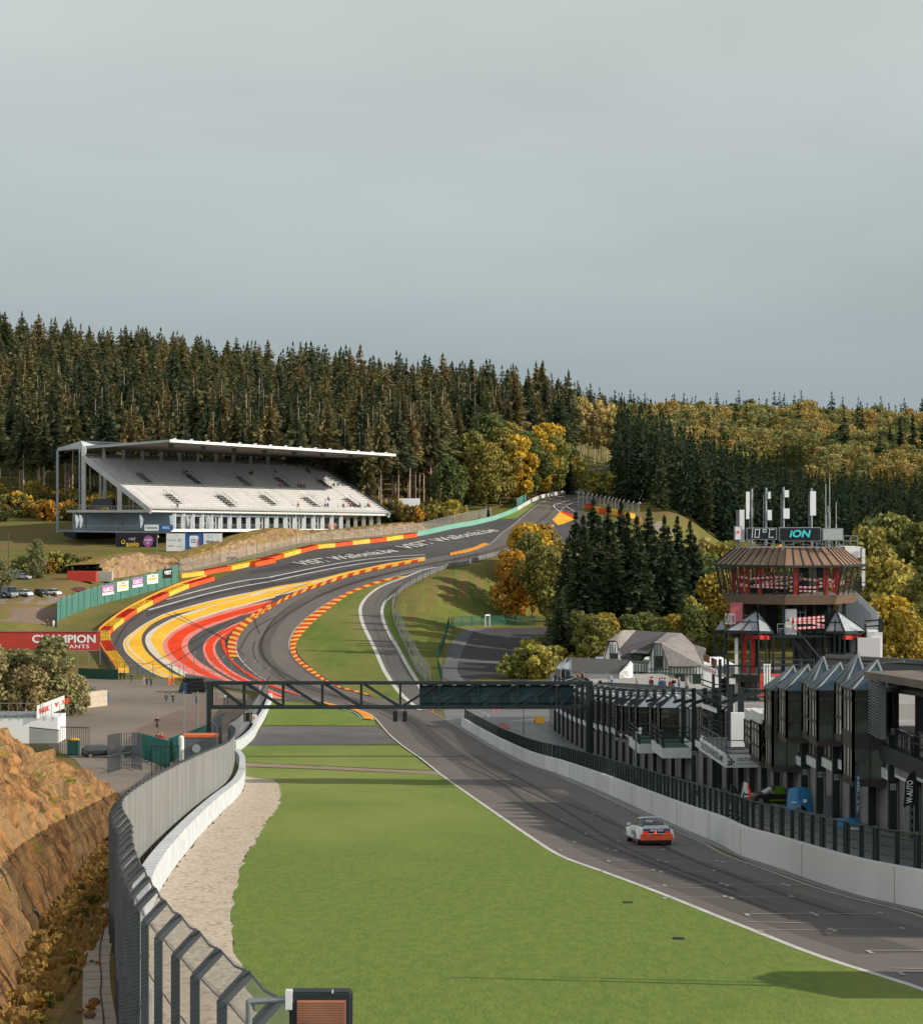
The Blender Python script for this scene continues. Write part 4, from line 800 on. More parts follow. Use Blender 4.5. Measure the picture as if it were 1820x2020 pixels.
def wallstrip(P, h, w, mb=None, side=1, z0=0.0, mi=0, top=None):
    """a continuous wall of height h and width w standing on the ground line P"""
    mb = mb or MB(); Q = offset_line(P, w * side)
    for i in range(len(P) - 1):
        a, b, c, d = P[i], P[i + 1], Q[i + 1], Q[i]
        za, zb = h1(a.x, a.y) + z0, h1(b.x, b.y) + z0
        mb.hexa([(a.x, a.y, za - .3), (b.x, b.y, zb - .3), (c.x, c.y, zb - .3), (d.x, d.y, za - .3), (a.x, a.y, za + h), (b.x, b.y, zb + h), (c.x, c.y, zb + h), (d.x, d.y, za + h)], mi)
    return mb
def solidwall(name, P, h, w, m, parent=None, side=1, smooth=False):
    """same as wallstrip but one closed skin, no inner faces"""
    Q = offset_line(P, w * side); v = []; f = []
    for a, q in zip(P, Q):
        z = h1(a.x, a.y); v += [(a.x, a.y, z - .3), (a.x, a.y, z + h), (q.x, q.y, z + h), (q.x, q.y, z - .3)]
    n = len(P)
    for i in range(n - 1):
        for k in range(4): f.append((4 * i + k, 4 * i + (k + 1) % 4, 4 * i + 4 + (k + 1) % 4, 4 * i + 4 + k))
    f += [(0, 1, 2, 3), (4 * n - 4, 4 * n - 1, 4 * n - 2, 4 * n - 3)]
    b = MB(); b.v = v; b.f = f; b.m = [0] * len(f); return b.build(name, m, parent, smooth)
def block(P, col, label, group, w=2.1, h=1.05, side=1):
    Q = offset_line(P, w * side); c = sum(P, Vector((0, 0))) / len(P); e = thing('barrier_block', label, 'crash barrier', (c.x, c.y, h1(c.x, c.y)), group)
    body = MB(); top = MB()
    for i in range(len(P) - 1):
        a, b, cc, d = P[i], P[i + 1], Q[i + 1], Q[i]; za, zb = h1(a.x, a.y), h1(b.x, b.y)
        body.hexa([(a.x, a.y, za - .3), (b.x, b.y, zb - .3), (cc.x, cc.y, zb - .3), (d.x, d.y, za - .3), (a.x, a.y, za + h), (b.x, b.y, zb + h), (cc.x, cc.y, zb + h), (d.x, d.y, za + h)])
        nr = 4
        for r in range(nr):
            t0, t1 = (r + .12) / nr, (r + .88) / nr; L_ = (b - a).length; k = max(1, int(L_ / .62))
            for j in range(k):
                s0, s1 = (j + .08) / k, (j + .92) / k
                A = a.lerp(b, s0).lerp(d.lerp(cc, s0), t0); B = a.lerp(b, s1).lerp(d.lerp(cc, s1), t0); C = a.lerp(b, s1).lerp(d.lerp(cc, s1), t1); D_ = a.lerp(b, s0).lerp(d.lerp(cc, s0), t1)
                z0 = za + (zb - za) * s0 + h; z1 = za + (zb - za) * s1 + h; u = .14
                cen = (A + B + C + D_) / 4
                top.add([(A.x, A.y, z0 + .005), (B.x, B.y, z1 + .005), (C.x, C.y, z1 + .005), (D_.x, D_.y, z0 + .005)] + [(p.x * .7 + cen.x * .3, p.y * .7 + cen.y * .3, (z0 + z1) / 2 + u) for p in (A, B, C, D_)], [(0, 1, 5, 4), (1, 2, 6, 5), (2, 3, 7, 6), (3, 0, 4, 7), (4, 5, 6, 7)])
    body.build('foam_body', M_ORG if col == 'r' else M_YELV, e); top.build('tyre_top', M_TOPR if col == 'r' else M_TOPY, e); return e
def blocks(f, lines, group, side, ordn, h=1.05, w=2.1):
    for i, (col, pts) in enumerate(lines):
        P = w2(f(pts), 3); block(P, col, ('red' if col == 'r' else 'yellow') + ' tyre barrier block, ' + ordn[i], group, side=side, h=h, w=w)
A1 = [(300, 1280), (250, 1215), (210, 1155), (170, 1105), (138, 1050), (112, 995), (104, 945), (106, 890), (118, 865), (140, 845), (190, 800), (247, 757), (315, 705), (385, 660), (470, 612), (550, 570), (635, 527), (720, 487), (820, 442), (925, 400), (1060, 358), (1190, 320)]
def seg(a, b): return A1[a:b + 1]
ORD1 = ['lowest of the curve beside the people', 'second up from the lowest yellow one', 'third from the lower end of the curve', 'fourth, where the curve turns uphill', 'fifth, just above the turn of the curve', 'sixth from the lower end of the curve', 'seventh from the lower end of the curve', 'eighth from the lower end of the curve', 'ninth, next to the last of the front row', 'last of the front row, beside the gap']
blocks(cN, [('y', seg(0, 3)), ('r', seg(3, 5)), ('y', seg(5, 7)), ('r', seg(7, 9)), ('y', seg(9, 11)), ('r', seg(11, 13)), ('y', seg(13, 15)), ('r', seg(15, 17)), ('y', seg(17, 19)), ('r', seg(19, 21))], 'red and yellow blocks of the front barrier', 1, ORD1)
ORD2 = ['low one behind the gap in the barrier', 'first long one past the gap', 'second past the gap, under the parked motorbikes', 'third past the gap', 'fourth past the gap', 'fifth past the gap', 'sixth past the gap', 'seventh past the gap', 'eighth past the gap', 'ninth past the gap', 'tenth past the gap, next to the last', 'last before the turquoise wall']
blocks(lambda p: p, [('y', cN([(850, 292), (960, 280), (1085, 262)])), ('r', cN([(1088, 262), (1200, 240), (1368, 212)])), ('y', cN([(1370, 212), (1500, 185), (1675, 145)])), ('r', cN([(1675, 145), (1760, 128)]) + cO([(-10, 690)])), ('y', cO([(-10, 692), (115, 662)])), ('r', cO([(117, 662), (230, 635), (355, 602)])), ('y', cO([(357, 602), (530, 552)])), ('r', cO([(532, 552), (708, 508)])), ('y', cO([(710, 508), (888, 490)])), ('r', cO([(890, 490), (1070, 468)])), ('y', cO([(1072, 468), (1248, 448)])), ('r', cO([(1250, 448), (1420, 428)])), ], 'red and yellow blocks of the rear barrier', 1, ORD2)
blocks(lambda p: p, [('y', cO([(1422, 428), (1595, 403)])), ('r', cO([(1597, 403), (1740, 383)]))], 'red and yellow blocks of the rear barrier', 1, ['pale one, second from the turquoise wall', 'touching the turquoise wall'])
P = offset_line(w2(cN(A1), 3), 2.3); e = solidwall('barrier_edge_board', P, 1.35, .18, mat('orange_edge', (.80, .24, .04), (.85, .40, .05), scale=.12, rough=.7)); tag(e, 'orange board running along the back of the curved tyre barrier', 'barrier')
P = offset_line(w2(cN(A1[:6]), 3), 2.6); e = solidwall('retaining_wall', P, .9, .3, mat('dark_wall', (.12, .13, .12), (.07, .08, .08), scale=.3, rough=.9)); tag(e, 'low dark wall behind the lower end of the curved barrier', 'wall')
blocks(cP, [('r', [(1000, 305), (1050, 322), (1060, 330)]), ('y', [(1062, 330), (1120, 345)]), ('r', [(1122, 345), (1190, 352)]), ('y', [(1192, 352), (1290, 372)]), ('r', [(1292, 372), (1340, 382)]), ('y', [(1342, 382), (1410, 395)])], 'red and yellow blocks beyond the dark spruces', 1, ['leftmost beyond the dark spruce tops', 'second from the left beyond the spruce tops', 'third from the left beyond the spruce tops', 'fourth from the left beyond the spruce tops', 'fifth from the left beyond the spruce tops', 'rightmost, beside the marshal'], h=1.5, w=1.8)
P = even(w2(cO([(1740, 378), (1820, 365)]) + cD([(60, 1203), (150, 1190), (300, 1155), (350, 1140), (430, 1110), (490, 1082)]), 3), 3)
tag(solidwall('track_wall', P, 1.5, .35, M_TURQ), 'turquoise painted wall along the left of the climb', 'wall')
P = even(w2(cD([(490, 1082), (560, 1040), (640, 1000), (700, 985), (760, 972), (900, 953), (1085, 935)]), 3), 3)
e = thing('guard_rail', 'white guard rail round the far left bend above the turquoise wall', 'guard rail', (P[0].x, P[0].y, h1(*P[0])))
for k in (.35, .8, 1.25):
    b = MB()
    for a, c in zip(P, P[1:]): b.bar((a.x, a.y, h1(*a) + k), (c.x, c.y, h1(*c) + k), .12, .32)
    b.build('rail', M_PLW, e)
for a in P[::3]: b = MB(); b.box((a.x, a.y, h1(*a) + .7), (.16, .16, 1.5)); b.build('post', M_STEEL, e)
def netfence(name, label, P, H, step, postm, netm, pw=.12, rails=(), arm=None, cat='fence', z0=0.0, base=0.0, postH=None, group=None, railm=None, side=1, double=0):
    P = even(P, step); c = P[len(P) // 2]; e = thing(name, label, cat, (c.x, c.y, h1(*c)), group)
    for i, p in enumerate(P):
        z = h1(p.x, p.y) + z0; b = MB(); b.box((p.x, p.y, z + (postH or H) / 2 - .15), (pw, pw, (postH or H) + .3))
        if double and i % double == 0: b.box((p.x, p.y + .42, z + (postH or H) / 2), (pw, pw, (postH or H)))
        if arm:
            t = (P[min(i + 1, len(P) - 1)] - P[max(i - 1, 0)]).normalized(); nn = Vector((-t.y, t.x)) * side
            b.bar((p.x, p.y, z + H), (p.x + nn.x * arm * .7, p.y + nn.y * arm * .7, z + H + arm * .7), pw, pw)
        b.build('post', postm, e)
    Qs = [(a, b_, h1(*a) + z0 + base, h1(*b_) + z0 + base, h1(*a) + z0 + H, h1(*b_) + z0 + H) for a, b_ in zip(P, P[1:])]
    if netm: uvpanel('mesh_panel', Qs, netm, e)
    for r in rails:
        b = MB()
        for a, c in zip(P, P[1:]): b.bar((a.x, a.y, h1(*a) + z0 + r), (c.x, c.y, h1(*c) + z0 + r), .05, .05)
        b.build('rail', railm or postm, e)
    return e, P
def line_behind(px, f, off, n=3): return offset_line(w2(f(px), n), off)
C1 = cN([(830, 240), (1000, 215), (1240, 160), (1450, 110), (1620, 80)])
netfence('catch_fence', 'grey catch fence above the rear blocks, from the gap uphill to the step', w2(C1 + cO([(80, 600), (228, 565)]), 3), 3.6, 4.2, M_STEEL, M_CATCH, pw=.14, rails=(1.2, 2.4, 3.6))
netfence('catch_fence', 'long grey catch fence between the rear blocks and the rock cutting', w2(cO([(228, 560), (430, 505), (620, 462), (880, 435), (1070, 420), (1200, 410), (1450, 380), (1740, 345)]) + cD([(80, 1165), (200, 1145), (300, 1122)]), 3), 3.0, 4.2, M_STEEL, M_CATCH, pw=.14, rails=(1.0, 2.0, 3.0))
netfence('park_fence', 'dark green fence on the bank right of the grandstand', w2(cD([(0, 1118), (60, 1108), (130, 1085), (165, 1010)]), 2), 2.2, 4, M_TEAL, M_GNET)
netfence('park_fence', 'green fence from the grandstand corner along the bank', w2(cO([(1440, 225), (1600, 200), (1760, 185), (1900, 165)]), 2), 2.4, 4, M_TEAL, M_GNET)
netfence('screen_fence', 'teal screened fence at the forest edge behind the white awning', [Vector((atX(x, 742), 742)) for x in (784, 800, 815, 835, 872)], 3.6, 3, M_TEAL, M_TEALCLOTH)
netfence('screen_fence', 'teal screened fence beside the marshals uphill', w2(cP([(378, 305), (420, 275), (465, 240)]), 2), 3.2, 4, M_TEAL, M_TEALCLOTH)
netfence('park_fence', 'thin green fence along the far left side of the bend', w2(cP([(600, 165), (700, 150), (850, 130), (1000, 118), (1130, 108)]), 2), 2.6, 5, M_TEAL, M_GNET)
netfence('catch_fence', 'tall grey catch fence behind the blocks beyond the dark spruces', w2(cP([(935, 290), (1000, 300), (1100, 318), (1220, 340), (1310, 362), (1400, 378), (1480, 390)]), 2), 4.6, 3.4, M_STEEL, M_SCREEN and M_CATCH, pw=.2, arm=.9, side=1)
RP = cB([(1820, 128), (1700, 175), (1600, 222), (1480, 292), (1430, 340), (1405, 400), (1398, 460), (1410, 520), (1450, 620), (1500, 730), (1560, 850), (1600, 915), (1645, 965)])
P = even(w2(cD([(400, 1398), (200, 1445), (100, 1480)]) + RP, 3), 2.2); e = thing('guard_rail', 'three tier steel guard rail along the outside of the service road', 'guard rail', (P[30].x, P[30].y, h1(*P[30])))
for k in (.3, .68, 1.06):
    b = MB()
    for a, c in zip(P, P[1:]): b.bar((a.x, a.y, h1(*a) + k), (c.x, c.y, h1(*c) + k), .1, .27)
    b.build('rail', M_STEEL, e)
for a in P[::2]: b = MB(); b.box((a.x, a.y, h1(*a) + .55), (.14, .14, 1.4)); b.build('post', M_STEEL, e)
M_WOODP = mat('brown_posts', (.13, .09, .06), (.08, .06, .045), scale=1, rough=.9)
Q = offset_line(P, .6); netfence('catch_fence', 'wire fence on brown posts behind the service road guard rail', Q[:int(len(Q) * .46)], 2.6, 6.0, M_WOODP, None, pw=.13, rails=(1.8, 2.5), railm=M_DSTEEL)
netfence('catch_fence', 'grey mesh fence behind the lower half of the service road rail', offset_line(P, .8)[int(len(P) * .5):], 3.0, 3, M_STEEL, M_CATCH, pw=.1, rails=(3.0,))
netfence('screen_fence', 'dark green fence around the left edge of the lower car park', w2(cE([(125, 965), (95, 870), (100, 780), (140, 690), (160, 600), (175, 555)]), 2), 2.2, 3, M_TEAL, M_GNET)
netfence('park_fence', 'thin fence along the top of the lower car park', w2(cE([(190, 560), (300, 555), (420, 552), (540, 548), (640, 548), (800, 552)]), 2), 2.4, 7, M_TEAL, M_GNET)
b = MB(); p = G(*cE([(438, 560)])[0]); q = G(*cE([(470, 560)])[0])
for a in (p, q): b.box((a.x, a.y, a.z + 1.4), (.25, .25, 2.8))
b.bar((p.x, p.y, p.z + 2.8), (q.x, q.y, q.z + 2.8), .3); o = b.build('gate', M_PLW); tag(o, 'white goal shaped gate frame above the lower car park', 'gate')
LP = w2([(233, 1329), (290, 1334), (345, 1336)] + cN([(800, 1325), (900, 1348), (1120, 1388), (1400, 1442), (1660, 1482)]) + cB([(450, 1088), (515, 1102)]), 3)
i0 = int(len(LP) * .45); tag(solidwall('retaining_wall', LP[i0:], 1.1, .35, M_CONC, side=-1), 'low grey concrete wall along the bottom of the painted run-off', 'wall')
netfence('catch_fence', 'grey post and wire fence on the wall below the painted run-off', offset_line(LP[i0:], -.6), 5.2, 4.5, M_STEEL, None, pw=.1, rails=(1.2, 2.4, 3.6, 4.8), arm=.7, side=1)
netfence('park_fence', 'green wire fence in front of the people by the run-off', offset_line(LP[:i0 + 1], -1.5), 2.6, 3.6, M_TEAL, M_GNET and None, pw=.09, rails=(2.5,))
b = MB(); a_, c_ = G(*cA([(570, 1025)])[0]), G(*cA([(860, 1035)])[0])
b.bar(a_ + Vector((0, 0, .8)), c_ + Vector((0, 0, .8)), .2, 2.2); tag(b.build('site_wall', mat('dark_green_panel', (.015, .05, .035), (.02, .065, .045), scale=.3, rough=.7)), 'solid dark green wall panel left of the yellow barrier end', 'wall')
WP = even(w2([(471, 1498), (482, 1512), (484, 1530), (481, 1552), (468, 1575), (433, 1608), (389, 1656), (339, 1720), (306, 1778), (290, 1840), (283, 1900), (288, 1980), (300, 2060)], 3), 1.5)
tag(solidwall('track_wall', WP, 1.15, .55, M_BLOCKW, side=-1), 'white painted block wall beside the gravel', 'wall')
WP2 = even(w2(cB([(262, 1472), (300, 1455), (335, 1428), (395, 1368), (425, 1308), (472, 1230), (502, 1160), (527, 1098)]), 3), 1.5)
tag(solidwall('track_wall', WP2, 1.3, .5, M_BLOCKW, side=1), 'white wall beside the upper lawn under the gantry', 'wall')
tops = [(425, 1961), (373, 1915), (334, 1871), (296, 1832), (274, 1800), (259, 1769), (249, 1744), (239, 1722), (234, 1698), (232, 1675), (234, 1651)]
HF = 3.6
FP = []
for X_, Y_ in [(560, 2100), (480, 2018)] + tops:
    d_ = (7.37 - HF) * F / ((Y_ - 1010) - .08 * F); FP.append(Vector(((X_ - 910) / F * d_, d_)))
wall_off = [p for p in offset_line(WP, -1.25) if p.y > 76]; wall_off.reverse()
FP += [Vector((-10.6, 69))] + wall_off[::4]
FPs = even([Vector(p) for p in smooth_line([(p.x, p.y) for p in FP], 4)], 2.5)
FPs = [p for p in FPs if p.y < 250]
e = thing('debris_fence', 'tall grey debris fence with inclined tops curving along the gravel', 'fence', (FPs[6].x, FPs[6].y, h1(*FPs[6])))
def cranked(p, t, side=1):
    nn = Vector((t.y, -t.x)) * side; z = h1(*p); b = MB()
    b.box((p.x, p.y, z + HF / 2 - .2), (.12, .12, HF + .4)); b.bar((p.x, p.y, z + HF - .02), (p.x + nn.x * .34, p.y + nn.y * .34, z + HF + .33), .12, .12)
    b.build('post', M_DSTEEL, e); return (p.x + nn.x * .34, p.y + nn.y * .34, z + HF + .33)
tips = []
for i, p in enumerate(FPs): tips.append(cranked(p, (FPs[min(i + 1, len(FPs) - 1)] - FPs[max(i - 1, 0)]).normalized()))
for hh in (.9, 1.8, 2.7, 3.55):
    b = MB()
    for a, c in zip(FPs, FPs[1:]):
        m_ = (a + c) / 2; b.tube((a.x + .09, a.y, h1(*a) + hh), (m_.x + .09, m_.y, h1(*m_) + hh - .03), .012, n=4, caps=False); b.tube((m_.x + .09, m_.y, h1(*m_) + hh - .03), (c.x + .09, c.y, h1(*c) + hh), .012, n=4, caps=False)
    b.build('cable', M_DSTEEL, e)
b = MB()
for a, c in zip(tips, tips[1:]):
    m_ = (Vector(a) + Vector(c)) / 2 - Vector((0, 0, .07)); b.tube(a, m_, .018, n=4, caps=False); b.tube(m_, c, .018, n=4, caps=False)
b.build('cable', M_DSTEEL, e)
Qs = [(a + Vector((.1, 0)), c + Vector((.1, 0)), h1(*a) + .1, h1(*c) + .1, h1(*a) + HF, h1(*c) + HF) for a, c in zip(FPs, FPs[1:])]
uvpanel('mesh_panel', [q for q in Qs if q[0].y < 72], M_CHAIN, e)
me = bpy.data.meshes.new('mesh_panel'); vs = []; fs = []; uvs = []; o3 = ploc(e)
for i in range(len(FPs) - 1):
    a, c = FPs[i], FPs[i + 1]; n_ = len(vs); vs += [Vector((a.x, a.y, h1(*a) + HF)) - o3, Vector((c.x, c.y, h1(*c) + HF)) - o3, Vector(tips[i + 1]) - o3, Vector(tips[i]) - o3]; fs.append((n_, n_ + 1, n_ + 2, n_ + 3)); uvs += [(0, 0), (2.5, 0), (2.5, .5), (0, .5)]
me.from_pydata(vs, [], fs); u = me.uv_layers.new(name='UVMap')
for i, t in enumerate(uvs): u.data[i].uv = t
me.materials.append(M_CHAIN); link('mesh_panel', me, e)
far = [q for q in Qs if q[0].y >= 68]
uvpanel('windbreak_cloth', [(a + Vector((.12, 0)), c + Vector((.12, 0)), z0 + .75, z1 + .75, y0 + .2, y1 + .2) for a, c, z0, z1, y0, y1 in far], M_SCREEN, e, 'grey windbreak cloth tied to the fence')
SP = w2(cI([(1355, 215), (1300, 190), (1268, 160), (1262, 130), (1290, 100)]), 3)
f2 = w2(cB([(262, 1472), (300, 1440), (350, 1385), (395, 1330), (425, 1280), (472, 1205), (502, 1140), (527, 1090)]), 3)
e2, _ = netfence('debris_fence', 'grey debris fence on the white wall beneath the gantry', offset_line(f2, .9), 3.4, 2.6, M_DSTEEL, clothmat('grey_net', (.42, .43, .43), (.34, .35, .35), .72), pw=.14, rails=(1.1, 2.2, 3.3), arm=.8, side=-1)
e2, _ = netfence('debris_fence', 'dark cranked end piece of the fence behind the white wall', [Vector((p.x - 2.4 - .02 * abs(p.y - 258), p.y)) for p in even(WP[:4] + WP2[:10], 2)], 3.8, 2, M_DSTEEL, None, pw=.16, rails=(3.6,), arm=.9, side=-1)
PW = even(offset_line(even(w2(TR_PX[:19], 3), 3), -.75), 3.0)
PW = [p for p in PW if p.y < 330]
tag(solidwall('pit_wall', PW, 1.32, .35, M_WALLW, side=-1), 'long white concrete wall between the straight and the pit lane', 'wall')
netfence('pit_wall_fence', 'dark green mesh fence on top of the white pit wall', offset_line(PW, -.55), 2.5, 1.9, M_BLK, M_PITNET, pw=.17, base=1.2, rails=(2.48,), double=2)
wj = MB()
for i_, (a, c) in enumerate(zip(PW, PW[1:])):
    if i_ % 4 == 0: t = (c - a).normalized(); q = a + Vector((-t.y, t.x)) * .012; z = h1(*a); wj.bar((q.x, q.y, z), (q.x, q.y, z + 1.3), .018, .018)
wj.build('wall_joint', M_CONC, [o for o in COL.objects if o.name == 'pit_wall'][0])
P = even(offset_line(PW, -2.3), 3); tag(solidwall('platform_step', P[:45], .55, .5, mat('red_brick_step', (.24, .10, .085), (.30, .16, .13), scale=.8, rough=.85), side=-1), 'reddish raised platform behind the pit wall', 'platform')
cp = [(163, 2100), (163, 1960), (165, 1900), (172, 1860), (185, 1820), (203, 1785), (222, 1762), (231, 1740), (233, 1800), (222, 1855), (216, 1900), (220, 1960), (236, 2050), (240, 2100)]
region('slab_path', smooth_line(cp, 3), M_SLAB, 3, step=1.0)
b = MB(); Lc = w2(cI([(655, 1000), (650, 1100), (615, 1200), (600, 1290), (580, 1400), (590, 1560), (585, 1640), (600, 1760), (605, 1850)]), 4)
zz = lambda p: h1(*p) + lay(5, p.y) + .01
for a, c in zip(Lc, Lc[1:]): b.bar((a.x, a.y, zz(a)), (c.x, c.y, zz(c)), .035, .01)
kind_struct(b.build('path_joint', M_INK))
for i in range(16):
    y = 1290 + i * 46; a = G(*cI([(480 + max(0, (1500 - y) * .12) if y < 1500 else 478, y)])[0]); c = G(*cI([(645, y - 8)])[0]); b = MB(); b.bar(a + Vector((0, 0, .03)), c + Vector((0, 0, .03)), .025, .01); kind_struct(b.build('path_joint', M_CONC))
from mathutils import noise as mn
M_ROCK = mat('orange_rock', (.44, .225, .088), (.13, .075, .042), scale=1.7, rough=.95, c3=(.34, .225, .115), scale3=.3, bump=.22, bscale=4.5, detail=10, contrast=(.40, .60), spec=.05, stretch=(1, 1, .5))
M_ROCK2 = mat('brown_rock', (.44, .29, .18), (.22, .14, .09), scale=.8, rough=.95, c3=(.26, .18, .08), scale3=.12, bump=.15, bscale=1.5, detail=8, spec=.05, stretch=(1, 1, .5))
def mk_rocktop(name, base):
    m = base.copy(); m.name = name; nt = m.node_tree; L = nt.links.new; b = nt.nodes['Principled BSDF']
    old = b.inputs['Base Color'].links[0].from_socket
    geo = nt.nodes.new('ShaderNodeNewGeometry'); sp = nt.nodes.new('ShaderNodeSeparateXYZ'); L(geo.outputs['Normal'], sp.inputs[0])
    n = nt.nodes.new('ShaderNodeTexNoise'); n.inputs['Scale'].default_value = .6; n.inputs['Detail'].default_value = 6; L(geo.outputs['Position'], n.inputs['Vector'])
    ad = nt.nodes.new('ShaderNodeMath'); ad.operation = 'ADD'; L(sp.outputs['Z'], ad.inputs[0]); L(n.outputs['Fac'], ad.inputs[1])
    mr = nt.nodes.new('ShaderNodeMapRange'); mr.inputs[1].default_value = 1.36; mr.inputs[2].default_value = 1.5; L(ad.outputs[0], mr.inputs[0])
    n2 = nt.nodes.new('ShaderNodeTexNoise'); n2.inputs['Scale'].default_value = .9; L(geo.outputs['Position'], n2.inputs['Vector'])
    rp = nt.nodes.new('ShaderNodeValToRGB'); L(n2.outputs['Fac'], rp.inputs[0]); rp.color_ramp.elements[0].position = .4; rp.color_ramp.elements[0].color = (.13, .13, .03, 1); rp.color_ramp.elements[1].position = .6; rp.color_ramp.elements[1].color = (.40, .24, .05, 1)
    mx = nt.nodes.new('ShaderNodeMix'); mx.data_type = 'RGBA'; L(mr.outputs[0], mx.inputs[0]); L(old, mx.inputs[6]); L(rp.outputs[0], mx.inputs[7]); L(mx.outputs[2], b.inputs['Base Color']); return m
M_ROCKT = mk_rocktop('orange_rock_and_scrub', M_ROCK); M_ROCKT2 = mk_rocktop('brown_rock_and_grass', M_ROCK2)
def cliff(name, P, H, lean, step, m, amp, back, backdrop, nv=26, nb=14, side=-1, sc=.45):
    P = [Vector(p) for p in P]; Ls = [0]
    for a, b in zip(P, P[1:]): Ls.append(Ls[-1] + (b - a).length)
    N = int(Ls[-1] / step) + 1; R = resample(P, N); R = smoothw(R, 3); hs = np.interp(np.linspace(0, Ls[-1], N), Ls, H); ln = np.interp(np.linspace(0, Ls[-1], N), Ls, lean if isinstance(lean, (list, tuple)) else [lean] * len(P))
    v = []; 
    for i in range(N):
        t = (R[min(i + 1, N - 1)] - R[max(i - 1, 0)]).normalized(); nn = Vector((-t.y, t.x)) * side; z0 = h1(*R[i]) - .25
        for j in range(nv + nb):
            if j < nv:
                u = j / (nv - 1); off = ln[i] * (u ** 1.25); z = z0 + .0 + (hs[i] + .25) * (u ** .85)
            else:
                w_ = (j - nv + 1) / nb; off = ln[i] + back * w_; z = z0 + hs[i] + .25 + backdrop * w_ * (hs[i] / max(H)) + .25 * math.sin(w_ * 3); u = 1
            x = R[i].x + nn.x * off; y = R[i].y + nn.y * off
            q = Vector((x, y, z))
            d1 = mn.fractal(q * sc, .9, 2.1, 5); rg = 1 - abs(mn.noise(Vector((x * .5, y * .5, z * .17 + x * .3)) * 1.6)) * 2
            d2 = (abs(mn.noise(Vector((x * 1.1 + z * .5, y * 1.1, z * .35)))) - .25) * 1.4
            k = amp * min(1, .15 + u * 1.6) * (1 if j < nv + 2 else .35) * min(1, hs[i] / 1.5)
            d3 = mn.fractal(Vector((x * 1.3 + z * 1.6, y * 1.5, z * .35)), .8, 2.2, 4)
            dd = (d1 * .55 + d2 * .6 + rg * .2 + d3 * .45) * k
            v.append((x - nn.x * dd, y - nn.y * dd, z + dd * .35))
    K = nv + nb; f = [(i * K + j, i * K + j + 1, (i + 1) * K + j + 1, (i + 1) * K + j) for i in range(N - 1) for j in range(K - 1)]
    b = MB(); b.v = v; b.f = f; b.m = [0] * len(f); return kind_struct(b.build(name, m))
toe = [(-9.3, 34), (-10.2, 51), (-13.0, 69), (-15.3, 90), (-17.2, 108), (-18.9, 127), (-20.2, 142), (-21, 152)]
cliff('rock_face', toe, [8.2, 8.6, 7.8, 6.6, 5.2, 3.2, 1.2, .2], [10, 9, 7, 5.5, 4.2, 3, 2, 1], .42, M_ROCKT, 1.15, 22, -1.0, nv=44, nb=26, side=1)
region('scrub_ground', [(-5, 20), (-8.5, 45), (-9.6, 58), (-11.2, 75), (-13, 95), (-15.5, 120), (-18, 140), (-21, 150), (-22, 140), (-19.5, 125), (-17.5, 105), (-15.5, 88), (-13.2, 68), (-11, 50), (-10, 30)], mat('scrub', (.34, .19, .08), (.20, .12, .055), scale=.9, rough=.95, c3=(.16, .16, .035), scale3=.45, bump=.15, bscale=2.5, spec=.05), 2, world=True, step=1.5)
for i in range(150):
    y = rr.uniform(50, 140); x = float(np.interp(y, [30, 51, 69, 90, 108, 127, 142], [-8.6, -9.6, -12.2, -14.4, -16.4, -18.2, -19.6])) + rr.uniform(-.6, 1.0 if y > 75 else 1.9)
    if i % 3: 
        if i > 75: continue
        plant('bush%d' % rr.choice((0, 2, 2, 1)), x, y, rr.uniform(.05, .12), 'weed_clump', 'small weed clump on the scrub at the foot of the orange rock', 'plant', 'weed clumps at the foot of the orange rock')
    else:
        b = MB(); b.sphere((x, y, h1(x, y) + .1), rr.uniform(.07, .16), 7, 5, (1, .8, .6)); o = b.build('boulder', M_ROCK); tag(o, 'fallen orange rock on the scrub below the rock face', 'rock', 'fallen rocks below the rock face')
cut = w2(cN([(60, 305), (300, 275), (480, 245), (600, 222), (830, 222), (1000, 195)]) + cO([(60, 560), (228, 515), (430, 468), (620, 440), (880, 415), (1070, 398), (1450, 360), (1740, 325), (1860, 305)]), 2)
nC = len(cut); hC = np.interp(np.arange(nC), [0, 2, 5, 7, 9, 13, 16, 19, 21, 23, 25, 28, nC - 1], [3.5, 5, 5, 3.5, 2.6, 4.5, 4.8, 3, 2.6, 2.4, 2.4, 2.2, 1.2]).tolist()
cliff('rock_cutting', cut, hC, 3.0, 1.1, M_ROCKT2, 1.4, 9, -.6, nv=14, nb=8, side=1, sc=.3)
r_ = np.random.default_rng(9); n_ = 9000; yy = r_.uniform(44, 142, n_); xx = np.interp(yy, [30, 51, 69, 90, 108, 127, 142], [-9.4, -10.2, -12.9, -15.2, -17.1, -18.8, -20.1]) + r_.uniform(-.4, 3.0, n_) * (r_.random(n_) ** .7)
xx = np.minimum(xx, np.interp(yy, [44, 58, 75, 95, 120, 142], [-8.9, -9.9, -11.6, -13.4, -15.9, -18.4])); zz_ = hterr(xx, yy); sz = r_.uniform(.05, .17, n_)[:, None]; an = r_.uniform(0, 6.28, n_); cl_ = np.array([mn.noise(Vector((a * .8, b * .5, 0))) for a, b in zip(xx, yy)])
u_ = np.stack([np.cos(an), np.sin(an), an * 0], -1); P_ = np.stack([xx, yy, zz_ - .02], -1); up_ = np.stack([r_.normal(size=n_) * .3, r_.normal(size=n_) * .3, np.ones(n_)], -1) * sz * 1.7
Q_ = np.stack([P_ - u_ * sz * .8, P_ + u_ * sz * .8, P_ + u_ * sz * .35 + up_, P_ - u_ * sz * .35 + up_], 1)[cl_ > -.12]; S_ = np.stack([r_.random(n_), .1 + .6 * r_.random(n_), .3 + .5 * r_.random(n_)], -1)[cl_ > -.12]
